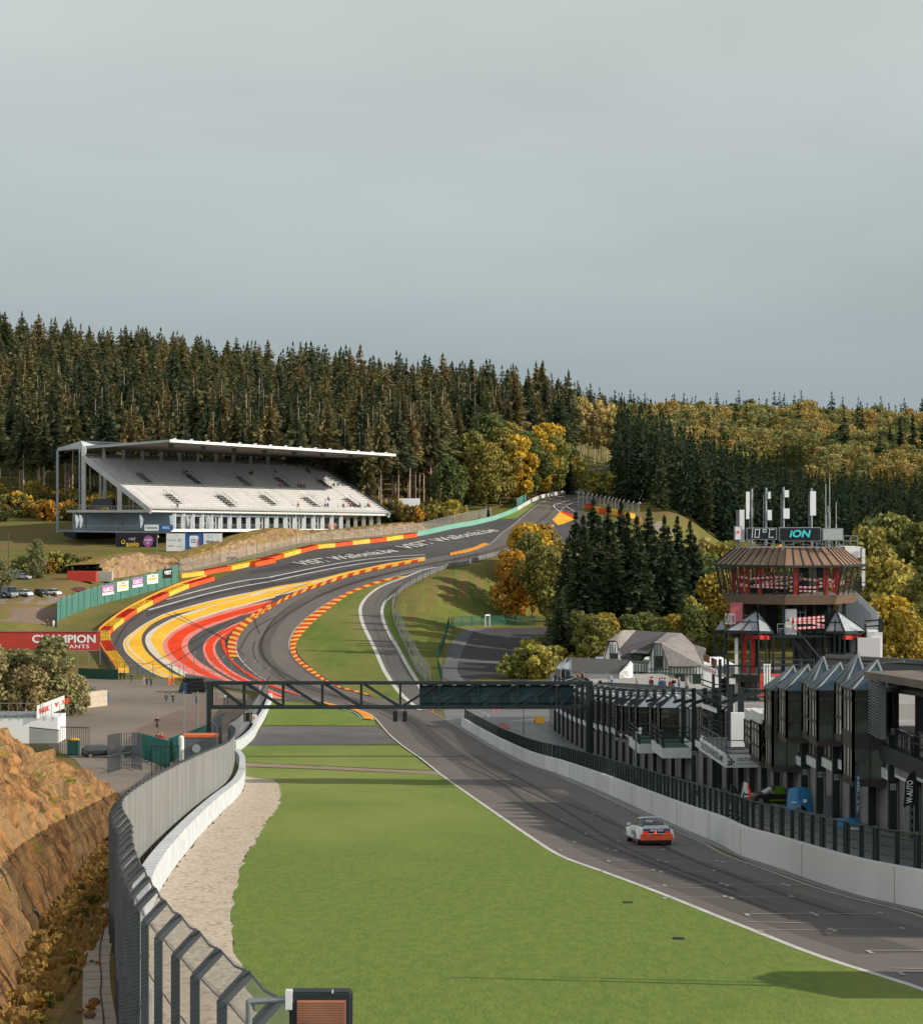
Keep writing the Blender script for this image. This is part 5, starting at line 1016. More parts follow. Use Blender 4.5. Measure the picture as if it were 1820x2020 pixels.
c_ = Vector((-13, 80, -22)); tag(link('dry_grass', quadmesh('dry_grass', Q_ - np.array(c_), S_, leafmat('dry_grass_blades', (.09, .11, .03), (.42, .24, .07), (.28, .19, .06))), None, c_), 'dry grass and leaves on the strip below the orange rock', 'grass', None, 'stuff')
a, b_ = W(22, 1737, 79), W(66, 1808, 72.5); mb = MB(); mb.tube(a, b_, .19, n=12); mb.tube(a.lerp(b_, .45), a.lerp(b_, .47), .22, n=12); mb.tube(a.lerp(b_, .85), a.lerp(b_, .87), .22, n=12); tag(mb.build('drain_pipe', mat('black_pipe', (.05, .06, .08), rough=.3), smooth=False), 'black drain pipe lying down the orange rock', 'pipe')
DG = 255
def gp(X, Y, dy=0.0): v = W(X, Y, DG); v.y += dy; return v
zg = h1(-28, DG)
e = thing('signal_gantry', 'black lattice gantry spanning the straight with signal lights', 'gantry', (gp(412, 1347).x, DG, zg))
for X_, wd in ((412, .5), (1159, .42), (1166, .42)):
    b = MB(); p = gp(X_, 1345); b.box((p.x, p.y + (.0 if X_ != 1166 else 1.3), (p.z + zg) / 2 - .3), (wd, .5, p.z - zg + .6)); b.box((p.x, p.y + (.0 if X_ != 1166 else 1.3), zg + .1), (1.1, 1.1, .3)); b.build('post', M_BLK, e)
for dy in (0, 1.3):
    b = MB(); b.bar(gp(405, 1348, dy), gp(1168, 1348, dy), .28, .30); b.build('top_chord', M_BLK, e)
    b = MB(); b.bar(gp(408, 1396, dy), gp(1162, 1396, dy), .28, .32); b.build('bottom_chord', M_BLK, e)
    xs_ = [416, 480.5, 557.6, 635, 712, 789, 866, 943, 1020, 1097, 1150]
    for x in xs_: b = MB(); b.bar(gp(x, 1348, dy), gp(x, 1396, dy), .22, .22); b.build('upright', M_BLK, e)
    b = MB()
    for i in range(5): b.bar(gp(xs_[i] + 5, 1350, dy), gp(xs_[i + 1] - 3, 1394, dy), .20, .20)
    for i in range(5, 10): b.bar(gp(xs_[i] + 5, 1394, dy), gp(xs_[i + 1] - 3, 1350, dy), .20, .20)
    b.build('diagonal', M_BLK, e)
b = MB()
for x in xs_[:-1]:
    for Y_ in (1348, 1396): b.bar(gp(x, Y_, 0), gp(x, Y_, 1.3), .12)
b.build('cross_tie', M_BLK, e)
M_PANB = mat('dark_teal_panel', (.012, .035, .042), (.016, .045, .052), scale=.3, rough=.55)
b = MB(); p, q = gp(827, 1350), gp(1131, 1394); b.box(((p.x + q.x) / 2, DG + .65, (p.z + q.z) / 2), (q.x - p.x, .7, p.z - q.z)); pn = b.build('display_panel', M_PANB, e)
b = MB()
for i in range(52):
    for Y_ in (1354.5, 1388.5):
        x = 831 + i * 5.8
        c = gp(x, Y_); b.tube((c.x, DG + .27, c.z), (c.x, DG + .31, c.z), .125, n=8)
b.build('vent_hole', mat('vent_black', (.003, .004, .005), rough=.9), pn)
b = MB()
for i in range(11): c = gp(838 + i * 29, 1351.5); b.box((c.x, DG - .2, c.z), (.5, .2, .08))
b.build('bracket', M_STEEL, pn)
def sig(X_, Y_, lab, w_=.75, h_=1.15, cols=1, rod=1398):
    e = thing('signal_light', lab, 'signal light', gp(X_, Y_)); c = gp(X_, Y_); b = MB(); b.box((c.x, c.y, c.z), (w_, .4, h_)); b.build('housing', M_BLK, e)
    b = MB(); r = gp(X_, rod); b.bar((c.x, c.y, c.z + h_ / 2), (c.x, c.y, r.z), .1); b.build('hanger', M_BLK, e)
    for k in range(3):
        for j in range(cols):
            xx = c.x + (j - (cols - 1) / 2) * .42; zz_ = c.z + (1 - k) * h_ * .3; b = MB(); b.tube((xx, c.y - .2, zz_), (xx, c.y - .26, zz_), .14 if cols == 1 else .12, n=12); b.tube((xx, c.y - .24, zz_ + .1), (xx, c.y - .42, zz_ + .1), .05, n=6); b.build('lamp', mat('dark_lens', (.02, .022, .02), rough=.2), e)
    return e
sig(779.5, 1413.5, 'black three lamp signal under the gantry, left one of the close pair', .5, 1.15); sig(798.5, 1413.5, 'black three lamp signal under the gantry, right one of the close pair', .5, 1.15)
l3 = sig(489, 1415, 'wide square signal box hanging under the left part of the gantry', 1.0, .95, 2)
b = MB(); 
for xx in (483.5, 494.5): c = gp(xx, 1415); b.box((c.x, DG - .25, c.z), (.26, .08, .8))
b.build('side_panel', mat('brown_panel', (.20, .14, .11), rough=.6), l3)
c = gp(501.5, 1418); b = MB(); b.box((c.x, DG, c.z), (.62, .05, .95)); o = b.build('sign', M_WHITEP); tag(o, 'small white sign with a red mark beside the square signal box', 'sign')
b = MB(); b.box((c.x, DG - .04, c.z + .1), (.12, .02, .3)); o2 = b.build('red_mark', M_RED, o)
M_SC = mat('stand_concrete', (.50, .49, .475), (.42, .41, .40), scale=.3, rough=.85)
M_SEAT = mat('white_seating', (.72, .70, .68), (.62, .60, .58), scale=1.2, rough=.7)
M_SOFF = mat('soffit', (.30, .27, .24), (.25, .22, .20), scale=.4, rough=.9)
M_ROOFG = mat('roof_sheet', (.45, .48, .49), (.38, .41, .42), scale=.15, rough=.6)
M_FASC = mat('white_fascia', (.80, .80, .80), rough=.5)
M_SLATE = mat('blue_grey_cladding', (.22, .26, .29), (.19, .23, .26), scale=.5, rough=.8)
M_GLS = mat('dark_green_glass', (.015, .03, .028), (.035, .05, .045), scale=.3, rough=.12, spec=.6)
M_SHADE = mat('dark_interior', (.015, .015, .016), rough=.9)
dfr = lambda X: 640 + (X - 295) / 470.0 * 75
FBL, FBR = W(295, 1004, dfr(295)), W(765, 1013, dfr(765)); TRL, TRR = W(168, 903, 667), W(628, 921, 742)
gs = thing('grandstand', 'long white grandstand with a cantilever roof on the hillside left of the climb', 'grandstand', (-60, 670, -8))
def sp(s, t, dz=0.0): p = FBL.lerp(FBR, s).lerp(TRL.lerp(TRR, s), t); p.z += dz; return p
NR = 26; b = MB(); bs = MB()
for k in range(NR):
    t0, t1 = k / NR, (k + 1) / NR
    a, c = sp(0, t0), sp(1, t0); d_, e_ = sp(0, t1), sp(1, t1); zl, zr = d_.z, e_.z
    b.face([(a.x, a.y, a.z), (c.x, c.y, c.z), (c.x, c.y, zr), (a.x, a.y, zl)]); b.face([(a.x, a.y, zl), (c.x, c.y, zr), (e_.x, e_.y, zr), (d_.x, d_.y, zl)])
    cuts = sorted([(.035 + .1425 * j - .0023 * k * 0) for j in range(8)])
    s0 = .012
    for cu in cuts + [1.0]:
        s1 = min(.99, cu - .006)
        if s1 > s0 + .01:
            p, q = sp(s0, t0 + .35 / NR), sp(s1, t0 + .35 / NR); zz0, zz1 = sp(s0, t1).z + .32, sp(s1, t1).z + .32
            bs.bar((p.x, p.y, zz0), (q.x, q.y, zz1), .42, .08)
        s0 = cu + .006
b.build('terrace', M_SC, gs); bs.build('bench_rows', M_SEAT, gs)
b = MB(); U = FBL - FBR
for T, nm in ((0, 'left'), (1, 'right')):
    p, q = sp(T, -.02), sp(T, 1.0); b.bar(p + Vector((0, 0, -.3)), q + Vector((0, 0, -.3)), .6, 1.5)
b.build('raking_beam', M_SC, gs)
for (X_, Y_) in [((1050 * .2709), 591.8 + 1310 * .2709), (1410 * .2709, 591.8 + 1318 * .2709), (1770 * .2709, 591.8 + 1330 * .2709)] + [(443.8 + .2709 * x, 690.3 + .2709 * y) for x, y in ((415, 975), (725, 990))] + [(1265 * .2709, 591.8 + 1462 * .2709), (1640 * .2709, 591.8 + 1470 * .2709)] + [(443.8 + .2709 * x, 690.3 + .2709 * y) for x, y in ((20, 1120), (320, 1112), (630, 1120), (925, 1128))]:
    best = min(((s_ / 200, t_ / 60) for s_ in range(201) for t_ in range(61)), key=lambda st: (lambda p: (910 + p.x / p.y * F - X_) ** 2 + (1010 - p.z / p.y * F - Y_) ** 2)(sp(*st)))
    s_, t_ = best; e2 = MB(); q = [sp(s_ - .012, t_ - .09, .55), sp(s_ + .012, t_ - .09, .55), sp(s_ + .012, t_ + .09, .75), sp(s_ - .012, t_ + .09, .75)]
    e2.face(q); e2.face([v_ - Vector((0, 0, .5)) for v_ in q]); vom = e2.build('stairway', M_SHADE, gs)
    r = MB()
    for s2 in (s_ - .014, s_ + .014):
        r.bar(sp(s2, t_ - .1, 1.5), sp(s2, t_ + .1, 1.7), .07)
        for k in range(6): r.bar(sp(s2, t_ - .1 + .04 * k, .3), sp(s2, t_ - .1 + .04 * k, 1.6), .06)
    r.build('handrail', M_STEEL, vom)
r = MB()
for k in range(16): r.bar(sp(1, k / 15, 0), sp(1, k / 15, 1.3), .09)
r.bar(sp(1, 0, 1.3), sp(1, 1, 1.3), .09); r.bar(sp(1, 0, .7), sp(1, 1, .7), .06)
for k in range(80): r.bar(sp(k / 79, -.03, .1), sp(k / 79, -.03, 1.2), .06)
r.bar(sp(0, -.03, 1.2), sp(1.02, -.03, 1.2), .08); r.bar(sp(0, -.03, .65), sp(1.02, -.03, .65), .05)
r.build('railing', M_STEEL, gs)
def slab(name, L, R, th, back, m, par):
    b = MB(); bk = Vector((-.42, .9, 0)) * back; b.extr([L, R, R + bk, L + bk], (0, 0, -th)); return b.build(name, m, par)
slab('floor_slab', W(156, 1006, 648), W(292, 1006, 642), .7, 14, M_SC, gs)
slab('floor_slab', W(292, 1005.5, 640.5), W(768, 1013.5, 716), .65, 24, M_FASC, gs)
tp = [W(335, 867, 638), W(780, 896, 712), W(650, 897, 752), W(160, 869.5, 676), W(113, 884, 688)]; bt = [W(335, 871.5, 638), W(780, 899.5, 712), W(632, 906.5, 750), W(165, 884, 674), W(114, 889.5, 688)]
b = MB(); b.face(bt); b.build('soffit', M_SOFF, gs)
b = MB(); b.face([p + Vector((0, 0, .02)) for p in tp]); n5 = 5
for i in range(1, n5):
    j = (i + 1) % n5; b.face([bt[i], bt[j], tp[j], tp[i]])
b.build('roof', M_ROOFG, gs)
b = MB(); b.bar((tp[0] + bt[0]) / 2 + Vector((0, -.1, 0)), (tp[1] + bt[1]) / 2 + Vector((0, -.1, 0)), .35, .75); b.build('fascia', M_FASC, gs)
b = MB()
for i in range(15): p = tp[0].lerp(tp[1], (i + .3) / 15); b.box((p.x, p.y, p.z + .15), (.8, .6, .7))
b.build('roof_bracket', M_FASC, gs)
for i in range(7):
    p = bt[0].lerp(bt[1], .07 + .13 * i).lerp(bt[3].lerp(bt[2], .07 + .13 * i), .18); b = MB(); b.prism([(p.x - .7, p.y - .5), (p.x + .7, p.y - .5), (p.x + .45, p.y + .4), (p.x - .45, p.y + .4)], p.z - 1.3, p.z - .1); b.build('floodlight', M_DSTEEL, gs)
b = MB()
for i in range(14):
    p = TRL.lerp(TRR, i / 13) + Vector((-.5, 1.2, 0)); q = bt[3].lerp(bt[2], i / 13); c_ = MB(); c_.bar((p.x, p.y, p.z - 2), (p.x, p.y, max(q.z, p.z + 1.2) + .4), .9, .9); c_.build('column', M_SC, gs)
b.bar(TRL + Vector((-.6, 1.6, .6)), TRR + Vector((-.6, 1.6, .6)), .15, 1.6); b.build('parapet', mat('dark_parapet', (.13, .11, .10), rough=.8), gs)
b = MB()
for i in range(27): p = TRL.lerp(TRR, (i + .5) / 27) + Vector((-1.5, 3, 1.6)); b.bar(p - Vector((0, 0, 1.5)), p + Vector((0, 0, .9)), .35)
b.build('window_mullion', M_SHADE, gs)
for X_, Ya, Yb, w_, m, d_ in ((113.5, 888, 1052, .75, M_STEEL, 688), (157, 884, 1020, .45, M_STEEL, 672), (165.5, 884, 1006, 1.25, M_SC, 668), (236.5, 962, 1006, 1.3, M_SC, 652), (198, 925, 985, .7, M_SC, 690), (207, 932, 990, .9, M_SC, 700)):
    p, q = W(X_, Ya, d_), W(X_, Yb, d_); b = MB(); b.bar(q, p, w_, w_); b.build('column', m, gs)
b = MB(); b.extr([W(160, 1011, 655), W(338, 1011, 649), W(338, 1045, 649), W(160, 1045, 655)], (-4, 9, 0)); lw = b.build('wall', M_SLATE, gs)
for x0, x1, y0, y1 in ((167, 186, 1015, 1042), (219, 228, 1019, 1032), (240, 302, 1018, 1036)):
    b = MB(); d_ = 655 - (x0 - 160) / 30; b.extr([W(x0, y0, d_ - .15), W(x1, y0, d_ - .15), W(x1, y1, d_ - .15), W(x0, y1, d_ - .15)], (0, .3, 0)); wv = b.build('window', M_GLS if x0 != 219 else mat('warm_glass', (.25, .18, .10), rough=.3), gs)
    r = MB()
    for k in range(max(2, int((x1 - x0) / 11)) + 1): x = x0 + (x1 - x0) * k / max(2, int((x1 - x0) / 11)); r.bar(W(x, y0, d_ - .3), W(x, y1, d_ - .3), .12)
    r.build('frame', M_STEEL, wv)
b = MB(); b.extr([W(338, 1013, dfr(338) + 4), W(674, 1017, dfr(674) + 4), W(674, 1046, dfr(674) + 4), W(338, 1046, dfr(338) + 4)], (-2, 5, 0)); b.build('window_band', M_GLS, gs)
b = MB(); b.bar(W(338, 1014.5, dfr(338) + 2), W(674, 1017.5, dfr(674) + 2), .5, 1.3); b.build('lintel', M_SLATE, gs)
for i in range(19):
    X_ = 343 + i * 18.3; d_ = dfr(X_) + 1.5; b = MB(); b.bar(W(X_, 1046, d_), W(X_, 1013, d_), 1.15, .8); b.build('column', M_FASC, gs)
    if i in (3, 4, 9, 12, 13, 15):
        dr_ = MB(); dd_ = d_ + 1.6
        for u in (4, 9.5): dr_.bar(W(X_ + u, 1045, dd_), W(X_ + u, 1022, dd_), .3)
        dr_.bar(W(X_ + 4, 1022, dd_), W(X_ + 9.5, 1022, dd_), .3); dr_.bar(W(X_ + 4, 1032, dd_), W(X_ + 9.5, 1032, dd_), .3); dr_.build('door_frame', M_FASC, gs)
slab('terrace_slab', W(146, 1045.5, 646), W(338, 1048, 643), .6, 16, M_SLATE, gs)
slab('terrace_slab', W(338, 1043.5, dfr(338) - .5), W(690, 1043.5, dfr(690) - .5), .8, 6, M_FASC, gs)
r = MB()
for k in range(100): X_ = 146 + k * 5.45; d_ = (645 if X_ < 338 else dfr(X_) - .8); y_ = 1045 if X_ < 338 else 1043; r.bar(W(X_, y_, d_), W(X_, y_ - 8, d_), .07)
r.bar(W(146, 1036.5, 645), W(338, 1037, 643), .1); r.bar(W(338, 1035, dfr(338) - .8), W(690, 1035, dfr(690) - .8), .1); r.bar(W(338, 1039, dfr(338) - .8), W(690, 1039, dfr(690) - .8), .06)
for k in range(26): X_ = 160 + k * 5; r.bar(W(X_, 1005, 646), W(X_, 998, 646), .07)
r.bar(W(160, 998, 646), W(290, 998, 641), .1)
r.build('railing', M_STEEL, gs)
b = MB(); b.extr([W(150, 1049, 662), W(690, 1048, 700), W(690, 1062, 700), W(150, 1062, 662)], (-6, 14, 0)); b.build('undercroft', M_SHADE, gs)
for X_ in (686, 701, 717, 732, 747): 
    b = MB(); d_ = dfr(X_) + 4; g_ = h1(atX(X_, d_), d_); b.bar(Vector((atX(X_, d_), d_, g_ - .5)), W(X_, 1013, d_), 1.1, 1.1); b.build('column', M_SC, gs)
b = MB(); b.extr([W(182, 984, 655), W(222, 984, 655), W(222, 1001, 655), W(182, 1001, 655)], (0, 5, 0)); tag(b.build('cabin', mat('charcoal_cabin', (.04, .045, .05), (.05, .055, .06), scale=1)), 'charcoal cabin under the left end of the seating', 'cabin')
def vframe(p0, p1):       # panel frame from two bottom corners
    ux = (Vector(p1) - Vector(p0)); ux.z = 0; return ux.normalized()
def board(name, label, p0, p1, H, m, z0=None, posts=0, postm=None, th=.12, group=None, cat='hoarding'):
    p0 = Vector(p0); p1 = Vector(p1); e = thing(name, label, cat, p0, group); ux = vframe(p0, p1); n = Vector((ux.y, -ux.x, 0)); b = MB()
    b.extr([p0, p1, p1 + Vector((0, 0, H)), p0 + Vector((0, 0, H))], -n * th); pn = b.build('panel', m, e)
    if posts:
        for i in range(posts):
            q = p0.lerp(p1, i / (posts - 1)); g = h1(q.x, q.y); b = MB(); b.bar((q.x, q.y + th * 1.5 + .1, g - .3), (q.x, q.y + th * 1.5 + .1, q.z + H + .2), .14); b.build('post', postm or M_STEEL, e)
    return e, ux, n
def put(e, p0, ux, n, H, body, fx, fz, size, m, width=None, bold=.02, spacing=1.0, L=None, shear=0.0, proud=.03, rot=0.0):
    o = Vector(p0) + ux * fx + Vector((0, 0, fz)) + n * proud
    u2 = ux * math.cos(rot) + Vector((0, 0, math.sin(rot))); v2 = Vector((0, 0, math.cos(rot))) - ux * math.sin(rot)
    return letters(body, o, u2, v2, size, m, e, bold=bold, width=width, spacing=spacing, shear=shear)
M_CHRED = mat('hoarding_red', (.50, .055, .035), (.42, .045, .03), scale=.25, rough=.7)
M_GOLD = mat('gold_print', (.75, .50, .05), rough=.6); M_PURP = mat('purple_print', (.42, .16, .42), rough=.6); M_PURD = mat('plum_print', (.30, .08, .26), rough=.6)
M_GREYP = mat('grey_print', (.35, .36, .37), rough=.6); M_NAVY = mat('navy_print', (.02, .10, .30), (.025, .12, .34), scale=.2, rough=.6); M_LBL = mat('light_blue_print', (.35, .60, .72), rough=.6)
d_ = 455; p0, p1 = W(-70, 1283, d_), W(197, 1283, d_); H_ = 3.7
e, ux, n = board('hoarding', 'red banner hoarding with white lettering on steel posts by the paddock', p0, p1, H_, M_CHRED, posts=13)
wd = (p1 - p0).length
put(e, p0, ux, n, H_, 'CHAMPION', wd * .735, 2.2, 2.15, M_CHWHITE, width=wd * .47, bold=.035); put(e, p0, ux, n, H_, 'LUBRICANTS', wd * .745, .72, 1.0, M_CHWHITE, width=wd * .35, bold=.02, spacing=1.15)
b = MB()
for z in (-.05, H_ + .12): b.bar(p0 + Vector((0, -.1, z)), p1 + Vector((0, -.1, z)), .14)
b.build('frame', M_STEEL, e)
d_ = 640; p0, p1 = W(229, 1084, d_), W(310, 1084, d_); e, ux, n = board('hoarding', 'black hoarding with gold and white lettering and a plum shape under the grandstand', p0, p1, 4.6, M_INK, posts=2)
put(e, p0, ux, n, 4.6, 'auvio', 4.6, 1.5, 2.1, M_GOLD, width=3.6); put(e, p0, ux, n, 4.6, 'rtbf', 4.4, 2.95, 1.2, M_GREYP, width=1.9)
b = MB(); pts = [(math.cos(a) * (1.05 + .12 * math.sin(2 * a)), math.sin(a) * .95) for a in [k * PI / 10 for k in range(20)]]
b.extr([Vector(p0) + ux * (2.0 + x * .55) + Vector((0, 0, 2.15 + y * .62)) + n * .04 for x, y in pts], n * .02); b.build('ring_mark', M_GOLD, e)
b = MB(); b.extr([Vector(p0) + ux * (2.05 + x * .36) + Vector((0, 0, 2.25 + y * .38)) + n * .07 for x, y in pts], n * .02); b.build('ring_hole', M_INK, e)
b = MB(); b.extr([Vector(p0) + ux * (9.0 + x * 1.35 * (1 + .1 * y)) + Vector((0, 0, 2.3 + y * 1.75)) + n * .04 for x, y in pts], n * .02); b.build('plum_shape', M_PURD, e)
put(e, p0, ux, n, 4.6, 'CLASSIC', 9.0, 2.7, .75, M_CHWHITE, width=2.1, proud=.09); put(e, p0, ux, n, 4.6, '21', 9.0, 1.8, .8, M_CHWHITE, width=.7, proud=.09)
for x0, x1, m, lab in ((328, 365, M_PLW, 'white hoarding with faint grey lettering, left of the blue one'), (365.5, 401, M_NAVY, 'blue hoarding with a white can shape between two white ones'), (401.5, 438, M_PLW, 'white hoarding with black tourist lettering, right of the blue one')):
    d_ = 628; p0, p1 = W(x0, 1087.5, d_), W(x1, 1087.5, d_); e, ux, n = board('hoarding', lab, p0, p1, 4.9, m, posts=2, group=None)
    if m is M_NAVY:
        b = MB(); b.extr([Vector(p0) + ux * (2.4 + x * 1.25) + Vector((0, 0, 2.7 + y * 1.6)) + n * .04 for x, y in ((-1, -.8), (-.7, -1), (.7, -1), (1, -.8), (1, .8), (.7, 1), (-.7, 1), (-1, .8))], n * .02); b.build('can_shape', M_CHWHITE, e)
        put(e, p0, ux, n, 4.9, '123', 2.2, 2.8, 1.5, M_NAVY, width=1.3, proud=.09)
        b = MB(); b.extr([Vector(p0) + ux * x + Vector((0, 0, z)) + n * .08 for x, z in ((3.2, 1.6), (3.5, 1.6), (3.8, 3.6), (3.5, 3.6))], n * .02); b.build('red_slash', M_RED, e)
    elif x0 < 340:
        put(e, p0, ux, n, 4.9, 'Feel inspired', 1.5, 3.1, .75, M_GREYP, width=2.4, bold=0); put(e, p0, ux, n, 4.9, 'wallonia.be', 3.6, 1.4, .6, M_GREYP, width=2, bold=0)
        for k, mm in enumerate((M_RED, M_INK, M_NAVY, M_NAVY)):
            b = MB(); c = Vector(p0) + ux * (.6 + .42 * k) + Vector((0, 0, 1.5)); b.tube(c + n * .02, c + n * .05, .14, n=10); b.build('round_mark', mm, e)
        for k in range(6):
            b = MB(); c = Vector(p0) + ux * (3.4 + .3 * (k % 3)) + Vector((0, 0, 3.2 - .35 * (k // 3))); b.tube(c + n * .02, c + n * .05, .1, n=8); b.build('round_mark', M_INK, e)
    else:
        put(e, p0, ux, n, 4.9, 'VISIT', 1.7, 4.0, 1.5, M_LBL, width=2.0, bold=0); put(e, p0, ux, n, 4.9, 'Wallonia', 2.6, 2.5, 1.4, M_INK, width=3.8, bold=.02); put(e, p0, ux, n, 4.9, '.be', 1.75, 1.0, 1.3, M_INK, width=1.3, bold=.02)
GFp = [(112, 1239), (114, 1225), (175, 1200), (222, 1186), (271, 1174), (320, 1160), (352, 1149)]
P = w2(GFp, 2); P = even(P, 4)
e, Pf = netfence('screen_fence', 'tall teal screened fence between the car park and the curved barrier', P, 4.6, 4, M_TEAL, M_TEALCLOTH, pw=.14, arm=.6, side=-1)
P3 = w2([(352, 1149), (352, 1140), (330, 1138)], 1)
ban = [((740, 425), (825, 412), 'CLASSIC 21', M_PURP, 'purple and white banner on the teal fence, nearest the car park'), ((850, 396), (932, 383), 'auvio', mat('cream_print', (.85, .78, .66), rough=.6), 'cream banner on the teal fence, second from the left'), ((960, 368), (1037, 355), 'CLASSIC 21', M_PURP, 'purple and white banner on the teal fence, third from the left'), ((1067, 342), (1148, 332), 'auvio', MATS['cream_print'], 'cream banner on the teal fence, fourth from the left'), ((1185, 298), (1250, 292), 'VISIT', M_INK, 'small black banner at the right end of the teal fence')]
def on_line(X_):   # depth where a line of sight column meets the fence line
    u = (X_ - 910) / F; best = None
    for a, b in zip(Pf, Pf[1:]):
        fa, fb = a.x - u * a.y, b.x - u * b.y
        if fa * fb <= 0: t = fa / (fa - fb + 1e-12); return a.lerp(b, t)
    return min(Pf, key=lambda p: abs(p.x - u * p.y))
for (a, b_, txt, m, lab) in ban:
    (Xa, Ya), (Xb, Yb) = cA([a])[0], cA([b_])[0]; qa, qb = on_line(Xa), on_line(Xb)
    if (qb - qa).length < 1: qb = qa + Vector((2.5, 3))
    p0 = Vector((qa.x + .12, qa.y - .12, (1010 - Ya) / F * qa.y)); p1 = Vector((qb.x + .12, qb.y - .12, (1010 - Yb) / F * qb.y)); H_ = 2.3
    e, ux, n = board('banner', lab, p0, p1, H_, m, cat='banner', th=.04)
    w_ = (p1 - p0).length
    if txt == 'CLASSIC 21':
        bb = MB(); bb.extr([p0 + n * .02, p1 + n * .02, p1 + Vector((0, 0, .6)) + n * .02, p0 + Vector((0, 0, .6)) + n * .02], n * .02); bb.build('white_strip', M_CHWHITE, e)
    u3 = (p1 - p0).normalized(); put(e, p0, u3, n, H_, txt, w_ / 2, 1.3, 1.2 if m is not M_INK else 1.3, {'auvio': M_GOLD}.get(txt, M_CHWHITE), width=w_ * .8, bold=.03, proud=.06)
    if txt == 'auvio': put(e, p0, u3, n, H_, 'rtbf', w_ / 2, 1.95, .5, M_RED, width=w_ * .3, bold=.03, proud=.06)
P2 = [Vector((atX(784, 735), 735)), Vector((atX(812, 735), 735))]
p0, p1 = W(757, 997, 738), W(773, 998, 738); board('hoarding', 'small dark blue hoarding at the forest edge right of the stand', p0, p1, 2.6, mat('dark_blue_print', (.03, .05, .10), (.15, .15, .2), scale=1.2, rough=.7), posts=2)
p0, p1 = W(780, 999, 736), W(828, 999, 736); b = MB(); hh = 2.6
b.extr([p0, p1, p1 + Vector((0, .3, hh)), p0 + Vector((1.2, .3, hh))], (0, 2.5, 0)); tag(b.build('awning', M_WHITEP), 'white tent awning at the forest edge right of the grandstand', 'tent')
M_GLM = mat('mirror_glass', (.80, .77, .70), (.50, .50, .46), scale=.5, rough=.1, metal=.42, bump=.02, bscale=.9)  # pale, partly diffuse base colour stands in for bright reflections
M_GLS2 = mat('side_glass_green_reflection', (.16, .19, .15), (.09, .11, .09), scale=.7, rough=.08, metal=.75)  # green tint is a painted reflection, put into the pane colour
M_GLD = mat('smoked_glass', (.35, .36, .34), rough=.05, metal=.8)
M_DOOR = mat('garage_blockwork', (.30, .275, .255), (.23, .21, .20), scale=.8, rough=.9, bump=.01, bscale=6)
M_BANDC = mat('pale_concrete_band', (.78, .77, .78), (.62, .61, .62), scale=.5, rough=.85)
M_BROWN = mat('bronze_frame', (.055, .045, .038), (.04, .034, .03), scale=1, rough=.5)
M_ZINC = mat('blue_zinc', (.10, .15, .19), (.08, .12, .15), scale=.8, rough=.35, metal=.5)
M_TILE = mat('dark_roof_tiles', (.055, .055, .058), (.09, .085, .08), scale=2.5, rough=.75, bump=.04, bscale=5)
M_DECK = mat('terrace_deck', (.36, .35, .34), (.28, .27, .26), scale=.4, rough=.9)
M_GRNF = mat('green_mat', (.06, .14, .09), rough=.9)
M_REDS = mat('red_steel', (.50, .03, .025), rough=.45); M_BRIGHTR = mat('bright_red_frame', (.85, .07, .03), rough=.45)
fx = lambda d: 29.5 - .05 * d
nF = Vector((-1, -.05, 0)).normalized()
def FL(d, off=0.0, z=0.0, ref=None): return Vector((fx(d) + nF.x * off, d + nF.y * off, h1(fx(d), ref if ref is not None else d) + z))
pb = thing('pit_building', 'long two and three storey pit building with black posts, garages and mirrored windows', 'building', (24, 160, h1(24, 160)))
PD = [117.4 + 4.7 * i for i in range(13)] + [173.8 + 6.1 * i for i in range(1, 26)]; PDn = [117.4 - 4.7 * i for i in range(1, 12)]
def wall_between(da, db, z0, z1, off, m, name, par=pb, th=.2, ref=None):
    b = MB(); r = ref if ref is not None else (da + db) / 2
    p = [FL(da, off, z0, r), FL(db, off, z0, r), FL(db, off, z1, r), FL(da, off, z1, r)]; b.extr(p, -nF * th); return b.build(name, m, par)
allD = sorted(PDn + PD)
nums = {1: '11', 2: '12', 3: '14', 4: '15', 5: '16', 6: '17', 7: '18', 8: '19', 9: '20', 10: '21', 11: '22', 12: '23', 13: '24', 14: '25', 15: '26', 16: '27', 17: '28', 18: '29', 19: '30', 20: '31', 21: '32', 22: '33', 23: '34', 24: '35', 25: '36', 26: '37', 27: '38', 28: '39', 29: '40'}
M_PLATE = mat('number_plate', (.30, .31, .31), rough=.6)
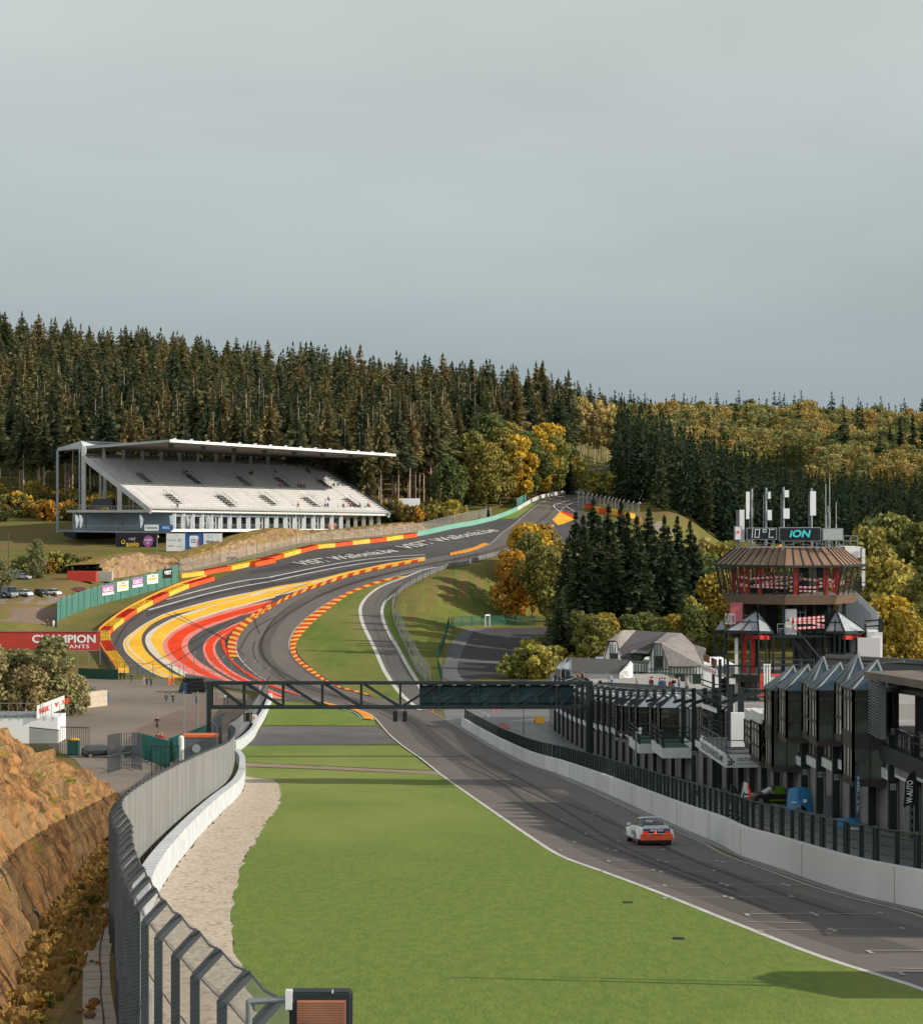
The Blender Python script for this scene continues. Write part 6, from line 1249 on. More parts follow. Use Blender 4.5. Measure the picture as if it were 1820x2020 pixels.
for i, d in enumerate(allD[:-1]):
    d2 = allD[i + 1]; near = d < 155; k = PD.index(d) if d in PD else -1
    H2 = 7.6 if d < 151 else 6.6
    b = MB(); bb = FL(d, .35, -.5); tt = FL(d, .35, 0); ht = 5.2 if 110 < d < 160 else (7.9 if d > 165 else 5.0)
    b.bar(bb, tt + Vector((0, 0, ht)), *((.42, .42) if d < 180 else (.34, .34)), up=(0, 1, 0)); po = b.build('post', M_BLK if k != 4 else M_BLK, pb)
    if k in nums and d < 250:
        c = FL(d, .58, 2.5 + .0); b = MB(); ux = Vector((1, -.2, 0)).normalized(); n_ = Vector((-.2, -1, 0)).normalized()
        cc = FL(d, .35, 2.45) + Vector((0, -.24, 0)); b.box(cc, (.3, .04, .34)); pl = b.build('number_plate', M_PLATE, po)
        if d < 200:
            tm = letters(nums[k], cc + Vector((0, -.03, 0)), (1, 0, 0), (0, 0, 1), .26, M_INK, pb, bold=.02, name='house_number')
    wall_between(d, d2, -.4, 2.85, 0, M_DOOR, 'garage_wall')
    if not (160 < d < 176):
        wall_between(d + .15, d2 - .15, 2.8, 3.35, .28 if d > 112 else .2, M_BANDC, 'concrete_band')
    if d > 176 or d < 151:
        wnd = wall_between(d + .2, d2 - .2, 3.4, 5.3 if d < 151 else 6.1, .1, M_GLM, 'window')
        b = MB(); nm = 4 if d < 190 else 3
        for j in range(nm + 1): dd = d + .2 + (d2 - d - .4) * j / nm; r_ = (d + d2) / 2; b.bar(FL(dd, .16, 3.4, r_), FL(dd, .16, 5.3 if d < 151 else 6.1, r_), .09, .09)
        for z in (3.45, 4.4, 5.25 if d < 151 else 6.05): r_ = (d + d2) / 2; b.bar(FL(d + .2, .16, z, r_), FL(d2 - .2, .16, z, r_), .08, .12)
        b.build('window_frame', M_BROWN, wnd)
    if d > 172:
        wall_between(d + .15, d2 - .15, 6.1, 7.1, .18, M_BANDC, 'parapet')
        b = MB(); b.bar(FL(d, 1.2, 6.7), FL(d, -2.4, 7.7), .2, .26); b.bar(FL(d, .9, 6.2), FL(d, -.2, 7.0), .12); b.build('roof_beam', M_BLK, pb)
        b = MB(); b.bar(FL(d + .2, -.5, 7.45), FL(d2, -.5, 7.45), .07); b.bar(FL(d + .2, -1.9, 7.8), FL(d2, -1.9, 7.8), .07); b.build('roof_rail', M_STEEL, pb)
for da, db, z, wd, m in ((66, 151, 5.2, 12, M_DECK), (151, 176, 3.2, 8, M_DECK), (176, 336, 7.1, 17, M_DECK)):
    seg_ = [da + (db - da) * j / max(1, int((db - da) / 12)) for j in range(max(1, int((db - da) / 12)) + 1)]
    b = MB()
    for a_, c_ in zip(seg_, seg_[1:]):
        r_ = (a_ + c_) / 2; q = [FL(a_, -.25, -.5, r_), FL(a_, -wd, -.5, r_), FL(c_, -wd, -.5, r_), FL(c_, -.25, -.5, r_)]; zz = h1(fx(r_), r_) + z
        b.hexa([tuple(p) for p in q] + [(p.x, p.y, zz) for p in q])
    b.build('building_body', m, pb)
def bay(dc, ln, pr, z0, z1, zr, par=pb, roofm=M_ZINC, gm=M_GLM, panes=3, two=None, side=.9, apex=.15):
    r = dc; P = [FL(dc - ln / 2 - side * .4, 0, 0, r), FL(dc - ln / 2 + .0, pr, 0, r), FL(dc + ln / 2 - .2, pr, 0, r), FL(dc + ln / 2 + side * .3, 0, 0, r)]
    z_g = P[0].z
    def ring(z, grow=0.0):
        c = sum(P, Vector()) / 4; return [Vector((p.x + (p.x - c.x) * grow, p.y + (p.y - c.y) * grow, z_g + z)) for p in P]
    g = MB(); a, t = ring(z0), ring(z1); back = [FL(dc + ln / 2 + .3, -.4, 0, r), FL(dc - ln / 2 - .3, -.4, 0, r)]
    g.add(a + t, [(1, 2, 6, 5), (2, 3, 7, 6), (3, 2, 1, 0)]); g.add(a + t, [(0, 1, 5, 4)], 1); o = g.build('bay_window', [gm, M_GLS2], par)
    f = MB(); zs = [z0 + .05, z1 - .05, z0 + (z1 - z0) * .36, z1 - .55] + ([two] if two else [])
    R_ = [ring(z, .02) for z in zs]
    for q in R_[:]:
        for i in range(3): f.bar(q[i], q[i + 1], .10, .16)
    if two: q = ring(two, .02); 
    if two:
        for i in range(3): f.bar(ring(two)[i], ring(two)[i + 1], .14, .75)
    lo, hi = ring(z0, .02), ring(z1, .02)
    for i in range(3):
        npn = (2, panes, 1)[i]
        for j in range(npn + 1): f.bar(lo[i].lerp(lo[i + 1], j / npn), hi[i].lerp(hi[i + 1], j / npn), .09 if j not in (0, npn) else .15)
    f.build('window_frame', M_BROWN, o)
    b = MB(); q0, q1 = ring(z0 - .32, .04), ring(z0, .04); b.add(q0 + q1, [(0, 1, 5, 4), (1, 2, 6, 5), (2, 3, 7, 6), (3, 2, 1, 0), (4, 5, 6, 7)]); b.build('bay_sill', M_BROWN, o)
    if zr:
        e_ = ring(z1, .10); ap = FL(dc - .2, apex, zr, r); b = MB(); ap2 = ap
        b.add(e_ + [ap2], [(0, 1, 4), (1, 2, 4), (2, 3, 4), (3, 2, 1, 0)]); ro = b.build('bay_roof', roofm, o)
        rb = MB(); 
        for tt in (0, .33, .66, 1): rb.bar(e_[1].lerp(e_[2], tt) + Vector((0, 0, .04)), ap2 + Vector((0, 0, .04)), .12, .1)
        rb.bar(e_[0], ap2, .12, .1); rb.bar(e_[3], ap2, .1, .1); rb.build('roof_rib', M_STEEL if roofm is M_ZINC else M_BLK, ro)
    else:
        b = MB(); q0, q1 = ring(z1, .03), ring(z1 + .75, .08); q1b = FL(dc + ln / 2, -2.0, 0, r), FL(dc - ln / 2, -2.0, 0, r); b.add(q0 + q1, [(0, 1, 5, 4), (1, 2, 6, 5), (2, 3, 7, 6), (4, 5, 6, 7)]); b.build('bay_fascia', M_PLW, o)
    return o
DB = [126.6 + 4.75 * i for i in range(6)]
for i, dc in enumerate(DB):
    if i in (0, 5): bay(dc, 2.7, 1.75, 2.75, 7.75, 9.25, two=5.0)
    elif i % 2: bay(dc, 2.7, 1.15, 4.95, 8.0, 9.7)
    else: bay(dc, 2.7, 1.75, 4.75, 7.75, 9.25)
b = MB(); b.extr([FL(124, 0, 7.9, 126), FL(151.5, 0, 7.9, 151), FL(151.5, -2.5, 9.75, 151), FL(112, -2.5, 9.1, 118), FL(112, 0, 7.8, 118)], (0, 0, -.25)); b.build('tiled_roof', M_TILE, pb)
b = MB(); b.bar(FL(112, -2.5, 9.2, 118), FL(152, -2.5, 9.85, 151), .3, .25); b.build('roof_ridge', M_ZINC, pb)
b = MB(); 
for a_, c_ in zip(DB, DB[1:]): b.bar(FL(a_, -1.4, 9.2, a_), FL(c_, -1.4, 9.2, c_), .09)
b.build('roof_rail', M_STEEL, pb)
b = MB(); b.extr([FL(124.5, -.3, 5, 124), FL(151, -.3, 5, 145), FL(151, -.3, 8.4, 145), FL(124.5, -.3, 8.6, 124)], -nF * .3); b.build('upper_wall', M_BROWN, pb)
for dc, pr_, z_ in ((153, 1.3, 3.0), (157.8, 1.3, 3.0), (162.6, .9, 3.8)): bay(dc, 3.6, pr_, z_, 5.5, None, gm=M_GLM, panes=3)
b = MB(); b.extr([FL(150.5, -.2, 3.0, 156), FL(164, -.2, 3.0, 156), FL(164, -.2, 5.7, 160), FL(150.5, -.2, 5.9, 152)], -nF * 4); b.build('upper_wall', M_BROWN, pb)
b = MB(); b.extr([FL(150.5, .6, 6.28, 156), FL(164, .6, 6.0, 160), FL(164, -4.2, 6.0, 160), FL(150.5, -4.2, 6.28, 156)], (0, 0, .04)); b.build('roof_mat', M_GRNF, pb)
b = MB(); b.extr([FL(124.2, 1.0, 4.9, 120), FL(121.0, 1.25, 4.9, 120), FL(121.0, 1.25, 8.1, 120), FL(124.2, 1.0, 8.1, 120)], -nF * .3)
lv = b.build('louvre_panel', mat('grey_louvre', (.20, .21, .22), rough=.5), pb)
b = MB()
for k in range(20): z = 5.0 + .155 * k; b.bar(FL(124.2, 1.1, z, 120), FL(121.0, 1.35, z, 120), .14, .05)
b.build('louvre_blade', M_STEEL, lv)
b = MB(); b.extr([FL(124.2, 1.4, 7.9, 120), FL(67, 1.8, 8.3, 100), FL(67, -9, 8.4, 100), FL(124.2, -9, 8.1, 120)], (0, 0, .4)); b.build('flat_roof', mat('brown_roof_slab', (.20, .16, .12), (.14, .12, .10), scale=.6, rough=.8), pb)
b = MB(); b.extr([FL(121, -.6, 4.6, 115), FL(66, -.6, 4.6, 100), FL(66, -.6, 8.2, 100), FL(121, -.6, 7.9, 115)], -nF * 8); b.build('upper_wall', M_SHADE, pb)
b = MB(); b.extr([FL(123.8, .6, 4.4, 120), FL(66, .6, 4.2, 115), FL(66, -.5, 4.2, 115), FL(123.8, -.5, 4.4, 120)], (0, 0, -.9)); b.build('balcony_slab', M_BLK, pb)
b = MB(); b.extr([FL(123.7, .3, 3.0, 120), FL(118.6, .3, 3.0, 120), FL(118.6, .3, 4.4, 120), FL(123.7, .3, 4.4, 120)], -nF * .3); b.build('block_wall', M_DOOR, pb)
b = MB()
for z in (4.9, 5.3): b.bar(FL(120.8, .5, z, 118), FL(90, .5, z, 110), .06)
for k in range(12): b.bar(FL(120.8 - 2 * k, .5, 4.4, 118), FL(120.8 - 2 * k, .5, 5.35, 118), .06)
b.build('railing', M_BLK, pb)
M_GLC = mat('clear_grey_glass', (.66, .70, .72), rough=.1, metal=.4)
for dc in (236, 231.2, 225, 220, 209.5, 204): bay(dc, 2.4, 1.7, 3.7, 6.3, 7.3, roofm=M_GLC, panes=2, apex=.4)
for da, dbb in ((211, 218), (195, 202)):
    b = MB(); r_ = (da + dbb) / 2; b.extr([FL(da, 2.6, 3.1, r_), FL(dbb, 2.6, 3.1, r_), FL(dbb, 0, 3.1, r_), FL(da, 0, 3.1, r_)], (0, 0, -.9)); ba = b.build('balcony', M_PLW, pb)
    b = MB(); b.extr([FL(da, 2.5, 3.12, r_), FL(dbb, 2.5, 3.12, r_), FL(dbb, .1, 3.12, r_), FL(da, .1, 3.12, r_)], (0, 0, .03)); b.build('balcony_mat', M_GRNF, ba)
    b = MB()
    for z in (3.6, 4.0, 4.4): b.bar(FL(da, 2.55, z, r_), FL(dbb, 2.55, z, r_), .09); b.bar(FL(da, 2.55, z, r_), FL(da, 0.2, z, r_), .09)
    for q in (FL(da, 2.55, 3.1, r_), FL(dbb, 2.55, 3.1, r_), FL(r_, 2.55, 3.1, r_)): b.bar(q, q + Vector((0, 0, 1.5)), .2)
    b.build('railing', M_BLK, ba)
b = MB(); r_ = 168; b.extr([FL(164, 2.35, 2.45, r_), FL(176, 2.35, 2.45, r_), FL(176, -.2, 2.45, r_), FL(164, -.2, 2.45, r_)], (0, 0, .95)); sb = b.build('sign_balcony', M_PLW, pb)
b = MB(); b.extr([FL(164.1, 2.2, 3.42, r_), FL(176, 2.2, 3.42, r_), FL(176, -.2, 3.42, r_), FL(164.1, -.2, 3.42, r_)], (0, 0, .03)); b.build('balcony_deck', M_DSTEEL, sb)
b = MB()
for z in (3.9, 4.4): b.bar(FL(164, 2.3, z, r_), FL(176, 2.3, z, r_), .06); b.bar(FL(164, 2.3, z, r_), FL(164, -.1, z, r_), .06)
for k in range(7): b.bar(FL(164 + 2 * k, 2.3, 3.4, r_), FL(164 + 2 * k, 2.3, 4.42, r_), .07)
b.build('railing', M_DSTEEL, sb)
o = FL(164, 0, 0, r_); zt = FL(164, 1, 2.92, r_)
cx = FL(164, .9, 3.0, r_) + Vector((-.05, -.32, 0)); letters('CIRCUIT DE SPA', cx + Vector((.12, -.03, .07)), (1, 0, 0), (0, 0, 1), .33, M_INK, pb, width=1.42, bold=.02)
letters('FRANCORCHAMPS', cx + Vector((.12, -.03, -.25)), (1, 0, 0), (0, 0, 1), .27, M_GREYP, pb, width=1.42, bold=.0)
b = MB()
for (u, v_) in ((-1.28, .22), (-1.12, .06), (-1.28, -.1), (-1.12, -.1), (-.96, -.1), (-1.28, -.3), (-1.12, -.26)): c = cx + Vector((u + .1, -.04, v_)); b.box(c, (.13, .03, .14))
b.build('chequer_mark', M_INK, pb); b = MB(); c = cx + Vector((-1.18 - .05, -.04, .34)); b.box(c, (.12, .03, .12)); b.build('chequer_mark', M_RED, pb)
letters('CIRCUIT DE SPA FRANCORCHAMPS', FL(170, 2.4, 2.92, r_), (FL(164, 0) - FL(176, 0)) * Vector((1, 1, 0)), (0, 0, 1), .7, M_INK, pb, width=10.3, bold=.01)
b = MB(); p, q = W(1443, 1476, 166.5), W(1477, 1407, 166.5); b.box(((p.x + q.x) / 2, 167, (p.z + q.z) / 2), (q.x - p.x, .5, q.z - p.z)); b.build('white_screen_wall', M_WHITEP, pb)
b = MB(); b.extr([FL(176, -.2, -.4, 170), FL(164, -.2, -.4, 170), FL(164, -.2, 2.5, 170), FL(176, -.2, 2.5, 170)], -nF * .2); b.build('garage_wall', M_DOOR, pb)
rl = thing('terrace_railing', 'grey baluster railing along the roof terrace behind the pit building', 'railing', FL(250, -7, 7.1))
P = [W(x, y, d_) for x, y, d_ in ((1165, 1346, 322), (1195, 1347, 300), (1250, 1350, 270), (1300, 1353, 245), (1340, 1357, 225), (1381, 1362, 207))]
b = MB()
for a_, c_ in zip(P, P[1:]):
    b.bar(a_, c_, .12); b.bar(a_ - Vector((0, 0, 1.3)), c_ - Vector((0, 0, 1.3)), .1)
    L_ = (c_ - a_).length; k = int(L_ / .45)
    for j in range(k): q = a_.lerp(c_, j / k); b.bar(q, q - Vector((0, 0, 1.5)), .06)
b.build('railing', M_DSTEEL, rl)
DT = 185
def tw(X, Y, dy=0.0, keep=True):
    d = DT + dy; return W(X, Y, d if keep else DT)
zt = lambda Y: (1010 - Y) / F * DT
tc_ = Vector((atX(1555, DT), DT, h1(26, DT)))
tower = thing('control_tower', 'octagonal control tower with a flared bronze roof, red posts and taped-off balconies', 'tower', tc_)
M_BRZ = mat('bronze_roof', (.30, .19, .13), (.24, .15, .10), scale=.5, rough=.45, metal=.2)
M_TOWG = bpy.data.materials.new('cabin_glass'); M_TOWG.use_nodes = True; bb_ = M_TOWG.node_tree.nodes['Principled BSDF']; bb_.inputs['Base Color'].default_value = (.05, .06, .06, 1); bb_.inputs['Alpha'].default_value = .14; bb_.inputs['Roughness'].default_value = .05
AN = [188, 218, 259, 305, 350, 35, 80, 125, 158]
def octo(R, z, rot=0): return [Vector((tc_.x + R * math.cos(math.radians(a + rot)), tc_.y + R * math.sin(math.radians(a + rot)), z)) for a in AN]
def loft(lo, hi, capb=False, capt=False):
    b = MB(); n = len(lo); b.add(lo + hi, [(i, (i + 1) % n, n + (i + 1) % n, n + i) for i in range(n)] + ([tuple(range(n))[::-1]] if capb else []) + ([tuple(range(n, 2 * n))] if capt else [])); return b
ev, tp_ = octo(6.2, zt(1114)), octo(4.4, zt(1079.5)); ro = loft(ev, tp_, False, True).build('flared_roof', M_BRZ, tower)
b = MB()
for i in range(len(AN)):
    j = (i + 1) % len(AN); k = max(3, int((ev[i] - ev[j]).length / .72))
    for q in range(k): t = q / k; b.bar(ev[i].lerp(ev[j], t), tp_[i].lerp(tp_[j], t), .07, .12)
    b.bar(ev[i], ev[j], .14, .18)
b.build('roof_seam', M_BLK, ro)
loft(octo(6.15, zt(1113)), octo(5.9, zt(1112)), True, True).build('cabin_ceiling', M_SHADE, tower)
fl, flt = octo(5.3, zt(1188)), octo(5.55, zt(1171)); loft(fl, flt, True, True).build('cabin_floor', mat('bronze_floor_band', (.17, .11, .075), (.14, .09, .06), scale=.5, rough=.6), tower)
loft(octo(5.4, zt(1170.6)), octo(5.4, zt(1170)), False, True).build('cabin_floor_top', mat('dusty_floor', (.38, .33, .28), (.3, .26, .22), scale=1, rough=.9), tower)
wb, wt = octo(5.6, zt(1170)), octo(6.05, zt(1115)); loft(wb, wt).build('cabin_glazing', M_TOWG, tower)
b = MB()
for i in range(len(AN)):
    j = (i + 1) % len(AN); k = 4 if (wb[i] - wb[j]).length > 2.5 else 3
    for q in range(k): t = q / k; b.bar(wb[i].lerp(wb[j], t), wt[i].lerp(wt[j], t), .085 if q else .13)
b.build('glazing_bar', M_BLK, tower)
for i, (X_, dy) in enumerate(((1450, 1), (1458, -1), (1466, -2.5), (1486, -4), (1505, 3.5), (1552, -4.8), (1612, -4.2), (1585, 3.5), (1641, -2.5), (1651, 1), (1660, 2.5), (1530, 4.2))):
    b = MB(); p = Vector((atX(X_, DT), DT + dy, 0)); b.box((p.x, p.y, (zt(1113) + zt(1171)) / 2), (.34, .34, zt(1113) - zt(1171))); b.build('red_post', M_REDS, tower)
M_TAPE = bpy.data.materials.new('striped_tape'); M_TAPE.use_nodes = True; nt = M_TAPE.node_tree
wv = nt.nodes.new('ShaderNodeTexWave'); wv.inputs['Scale'].default_value = .85; wv.wave_profile = 'SIN'; cr_ = nt.nodes.new('ShaderNodeValToRGB'); cr_.color_ramp.interpolation = 'CONSTANT'; cr_.color_ramp.elements[0].color = (.65, .02, .02, 1); cr_.color_ramp.elements[1].position = .5; cr_.color_ramp.elements[1].color = (.75, .72, .7, 1)
g_ = nt.nodes.new('ShaderNodeNewGeometry'); nt.links.new(g_.outputs['Position'], wv.inputs[0]); nt.links.new(wv.outputs['Fac'], cr_.inputs[0]); nt.links.new(cr_.outputs[0], nt.nodes['Principled BSDF'].inputs['Base Color'])
b = MB(); r_ = random.Random(3)
for X0, Y0, X1, Y1, dy in ((1449, 1137, 1486, 1142, -3), (1449, 1150, 1486, 1158, -3), (1450, 1148, 1467, 1160, -2), (1486, 1141, 1552, 1138, -4.4), (1486, 1155, 1552, 1150, -4.4), (1486, 1157, 1552, 1160, -4.4), (1497, 1138, 1560, 1134, 2), (1500, 1150, 1552, 1142, -4), (1552, 1139, 1612, 1145, -4.6), (1555, 1158, 1612, 1159, -4.6), (1555, 1165, 1612, 1167, -4.6), (1552, 1150, 1580, 1142, -4.6), (1560, 1135, 1582, 1133, 2), (1562, 1137, 1585, 1140, 1), (1612, 1141, 1641, 1144, -3), (1612, 1148, 1643, 1157, -3), (1612, 1158, 1643, 1152, -3), (1643, 1144, 1682, 1149, -1), (1643, 1157, 1680, 1146, -1), (1612, 1143, 1660, 1150, -2), (1490, 1147, 1555, 1153, 0), (1500, 1132, 1540, 1130, 3)):
    b.bar(W(X0, Y0, DT + dy), W(X1, Y1, DT + dy), .04, .16)
b.build('barrier_tape', M_TAPE, tower)
b = MB(); b.box((atX(1600, DT), DT + 3, (zt(1113) + zt(1171)) / 2), (1.7, .3, zt(1113) - zt(1171))); b.build('inner_wall', mat('cream_wall', (.42, .36, .28), rough=.9), tower)
b = MB(); b.box((atX(1594, DT), DT + 2.8, (zt(1116) + zt(1165)) / 2), (.9, .1, 2.0)); b.build('door', M_SHADE, tower)
b = MB(); b.box((atX(1628, DT), DT + 3.2, (zt(1113) + zt(1171)) / 2), (1.0, .3, zt(1113) - zt(1171))); b.build('inner_wall', M_SHADE, tower)
b = MB(); b.sphere((atX(1505, DT), DT + 1, zt(1164)), 1.0, 10, 6, (1.3, 1, .35)); b.sphere((atX(1575, DT), DT + .5, zt(1165)), 1.0, 10, 6, (1.8, 1, .3)); b.build('dark_cover', M_INK, tower)
def tbox(name, X0, X1, Y0, Y1, dy0, dy1, m, par=tower):
    b = MB(); a = Vector((atX(X0, DT), DT + dy0, zt(Y1))); c = Vector((atX(X1, DT), DT + dy1, zt(Y0))); b.box(((a.x + c.x) / 2, (a.y + c.y) / 2, (a.z + c.z) / 2), (abs(c.x - a.x), abs(dy1 - dy0), abs(c.z - a.z))); return b.build(name, m, par)
for X_, Y0, Y1, dy in ((1455, 1186, 1560, -3), (1460, 1186, 1560, 2.5), (1531, 1186, 1560, -4), (1562, 1186, 1330, -2), (1579, 1186, 1330, -2.4), (1598, 1186, 1330, -2), (1621, 1184, 1330, -3.4), (1660, 1184, 1330, -1), (1500, 1186, 1400, 3), (1600, 1186, 1330, 4), (1650, 1186, 1330, 3.5)):
    tbox('steel_column', X_ - 3, X_ + 3, Y0, Y1, dy - .15, dy + .15, M_BLK)
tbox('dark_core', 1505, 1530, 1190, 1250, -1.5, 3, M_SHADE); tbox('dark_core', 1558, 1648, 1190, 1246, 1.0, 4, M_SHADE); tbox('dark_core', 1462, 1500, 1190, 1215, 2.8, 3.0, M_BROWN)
tbox('floor_slab', 1430, 1652, 1247, 1252, -4.5, 4, M_BLK); tbox('floor_slab', 1400, 1700, 1322, 1327, -5, 5, M_DECK)
tbox('floor_slab', 1383, 1640, 1371, 1375, -5.2, 4, M_BLK); tbox('floor_slab', 1383, 1560, 1402, 1408, -5.2, 4, M_BROWN); tbox('floor_slab', 1390, 1560, 1440, 1444, -5, 4, M_BLK)
dr = tbox('white_door', 1532.5, 1557, 1197.5, 1247, -3.9, -3.75, M_WHITEP); b = MB(); p = W(1554.5, 1223, DT - 4.0); b.box(p, (.2, .08, .06)); b.build('handle', M_BLK, dr)
bn = tbox('pink_banner', 1428, 1451.5, 1185, 1246, -4.2, -4.1, mat('pink_red_banner', (.52, .14, .14), (.42, .10, .12), scale=.5, rough=.8)); letters('CLASSIC 21', W(1440, 1222, DT - 4.3) , (1, 0, -.03), (0, 0, 1), 1.25, M_PLW, bn, bold=.015, width=.86)
b = MB()
for X_ in (1563, 1578, 1588): b.bar(W(X_, 1246, DT - 2.8), W(X_, 1203, DT - 2.8), .05)
for Y_ in (1208, 1218, 1228, 1238): b.bar(W(1563, Y_, DT - 2.8), W(1588, Y_, DT - 2.8), .05)
b.build('scaffold', M_STEEL, tower)
b = MB()
for X0, Y0, X1, Y1 in ((1557, 1222, 1625, 1217), (1557, 1226, 1626, 1224), (1557, 1229, 1600, 1228), (1600, 1228, 1626, 1235), (1557, 1240, 1626, 1237)): b.bar(W(X0, Y0, DT - 4.3), W(X1, Y1, DT - 4.3), .04, .18)
b.build('barrier_tape', M_TAPE, tower)
b = MB()
for k in range(14): p = W(1559 + k * 2.6, 1258 + k * 3.5, DT - 3.5); b.box(p, (.32, 1.0, .06))
b.bar(W(1556, 1252, DT - 4.0), W(1596, 1304, DT - 4.0), .07, .22); b.bar(W(1556, 1252, DT - 3.0), W(1596, 1304, DT - 3.0), .07, .22)
b.build('steel_stair', M_BLK, tower); b = MB(); b.bar(W(1562, 1231, DT - 4.1), W(1619, 1300, DT - 4.1), .05); b.bar(W(1533, 1231, DT - 4.6), W(1562, 1231, DT - 4.6), .05); b.bar(W(1533, 1240, DT - 4.6), W(1562, 1240, DT - 4.6), .05)
for X_ in (1533, 1547, 1562): b.bar(W(X_, 1249, DT - 4.6), W(X_, 1230, DT - 4.6), .05)
b.build('handrail', M_STEEL, tower)
M_PGL = mat('pavilion_roof_glass', (.62, .67, .70), (.42, .47, .50), scale=.6, rough=.12, metal=.4)
def pavilion(ax, ay, L_, Cn, R_, Yb, label, dC=-6.2):
    o = MB(); A = W(ax, ay, DT - 3.6); l, c, r = W(*L_, DT - 4.6), W(*Cn, DT - 6.4), W(*R_, DT - 4.4); bk = Vector((A.x + .3, DT - 1.6, c.z)); bl = Vector((l.x + .3, DT - 2, c.z)); br = Vector((r.x, DT - 2, c.z))
    b = MB(); b.add([A, l, c, r, br, bl], [(0, 1, 2), (0, 2, 3), (0, 3, 4), (0, 4, 5), (0, 5, 1)]); ob = b.build('pavilion_roof', M_PGL, tower)
    b = MB()
    for q in (l, c, r, br, bl): b.bar(A, q, .13)
    b.bar(A.lerp(l, .55), A.lerp(c, .55), .1); b.bar((l + c) / 2, A.lerp((l + c) / 2, .45), .1)
    for p_, q in ((l, c), (c, r), (r, br), (br, bl), (bl, l)): b.bar(p_, q, .16, .22)
    zb = (1010 - Yb) / F * DT
    for q in (l, c, r, (l + c) / 2, l.lerp(c, .75), (c + r) / 2, br, bl): b.bar(q, Vector((q.x, q.y, zb)), .12)
    z2 = zb + (c.z - zb) * .32
    for p_, q in ((l, c), (c, r)): b.bar(Vector((p_.x, p_.y, z2)), Vector((q.x, q.y, z2)), .12)
    b.build('pavilion_frame', M_BLK, ob)
    b = MB()
    for p_, q in ((l, c), (c, r)): b.extr([Vector((p_.x, p_.y, zb)), Vector((q.x, q.y, zb)), Vector((q.x, q.y, zb + .62)), Vector((p_.x, p_.y, zb + .62))], (0, .1, 0))
    b.build('bronze_apron', M_BROWN, ob)
    b = MB(); b.bar(c + Vector((.1, .4, -.4)), r + Vector((-.1, .4, -.4)), .12, .35); b.bar(l + Vector((1.4, .5, -.4)), c + Vector((0, .5, -.4)), .12, .35); b.build('red_beam', M_REDS, ob)
    return ob
pavilion(1492.8, 1204.3, (1428.5, 1246), (1496, 1247.5), (1524.5, 1248), 1336, '')
pavilion(1648.5, 1203.5, (1626, 1248), (1665.5, 1248), (1710, 1247), 1300, '')
for X_ in (1475, 1458): tbox('red_post', X_ - 3, X_ + 4, 1252, 1322, -3.2, -2.9, M_REDS)
tbox('white_post', 1437, 1443, 1250, 1322, -4.2, -3.9, M_PLW)
tbox('white_container', 1667, 1710, 1251, 1297, -5.8, -1, mat('white_panel_shade_tint', (.55, .52, .54), rough=.7));  # lavender grey is the front's shade, painted onto a white panel
b = MB()
for k in range(12): b.bar(W(1711 + k * 2.5, 1297, DT - 5.2), W(1711 + k * 2.5, 1247, DT - 5.2), .07, .07)
b.extr([W(1710, 1299, DT - 5), W(1740, 1299, DT - 5), W(1740, 1246, DT - 5), W(1710, 1246, DT - 5)], (0, 3, 0)); b.build('corrugated_wall', M_WHITEP, tower)
tbox('store_room', 1627, 1666, 1252, 1298, -2, -1.8, M_SHADE); tbox('back_wall', 1560, 1625, 1258, 1322, -1, -.8, mat('grey_plaster', (.20, .18, .17), rough=.9))
b = MB(); b.extr([W(1686, 1165, DT + 2), W(1735, 1212, DT + 2), W(1729, 1250, DT + 2), W(1667, 1250, DT + 2), W(1667, 1175, DT + 2)], (0, 3, 0)); sg = b.build('sloping_annex', mat('grey_blue_sheet', (.36, .39, .43), (.32, .35, .39), scale=.5, rough=.6), tower)
b = MB()
for k in range(14): x = 1670 + k * 4.4; y0 = 1168 + max(0, (x - 1688)) * .95; b.bar(W(x, 1248, DT + 1.9), W(x, y0, DT + 1.9), .05)
b.build('sheet_rib', M_STEEL, sg)
tbox('air_unit', 1700, 1718, 1228, 1247, -2, -1, M_STEEL); b = MB()
for Y_ in (1225, 1236): b.bar(W(1705, Y_, DT - 5.5), W(1738, Y_ - 2, DT - 5.5), .12)
b.bar(W(1736, 1220, DT - 5.5), W(1736, 1247, DT - 5.5), .3); b.build('railing', M_BLK, tower)
lb_ = []
for X_ in (1385, 1397.5, 1412): tbox('steel_column', X_ - 2.5, X_ + 2.5, 1288, 1555, -8.2, -7.9, M_BLK)
for X_ in (1425, 1440, 1470, 1495): tbox('steel_column', X_ - 2, X_ + 2, 1322, 1500, -6.2, -6.0, M_BLK)
def slant(name, X0, Ya, Yb, X1, Yc, Yd, m, dy=-8.3, dy1=-8.9):
    b = MB(); b.extr([W(X0, Yb, DT + dy), W(X1, Yd, DT + dy1), W(X1, Yc, DT + dy1), W(X0, Ya, DT + dy)], (.05, .25, 0)); return b.build(name, m, tower)
sl = slant('white_fascia', 1383, 1310, 1321, 1414, 1322, 1333, M_PLW); letters('www.spa-francorchamps.be', W(1398.5, 1321.5, DT - 8.85), Vector((1, 0, -.40)), (0, 0, 1), .42, MATS['worn_red_paint'], tower, width=1.15, bold=0)
slant('white_fascia', 1383, 1388, 1396, 1413, 1398, 1407, M_PLW); slant('white_fascia', 1381, 1450, 1460, 1393, 1456, 1468, M_PLW)
for (x0, y0, x1, y1) in ((1387, 1290, 1399, 1312), (1402, 1297, 1413, 1316)): slant('amber_panel', x0, y0, y0 + 14, x1, y0 + 5, y0 + 19, mat('amber_glass', (.30, .12, .05), (.15, .08, .05), scale=1.5, rough=.3), -8.6, -9.2)
b = MB()
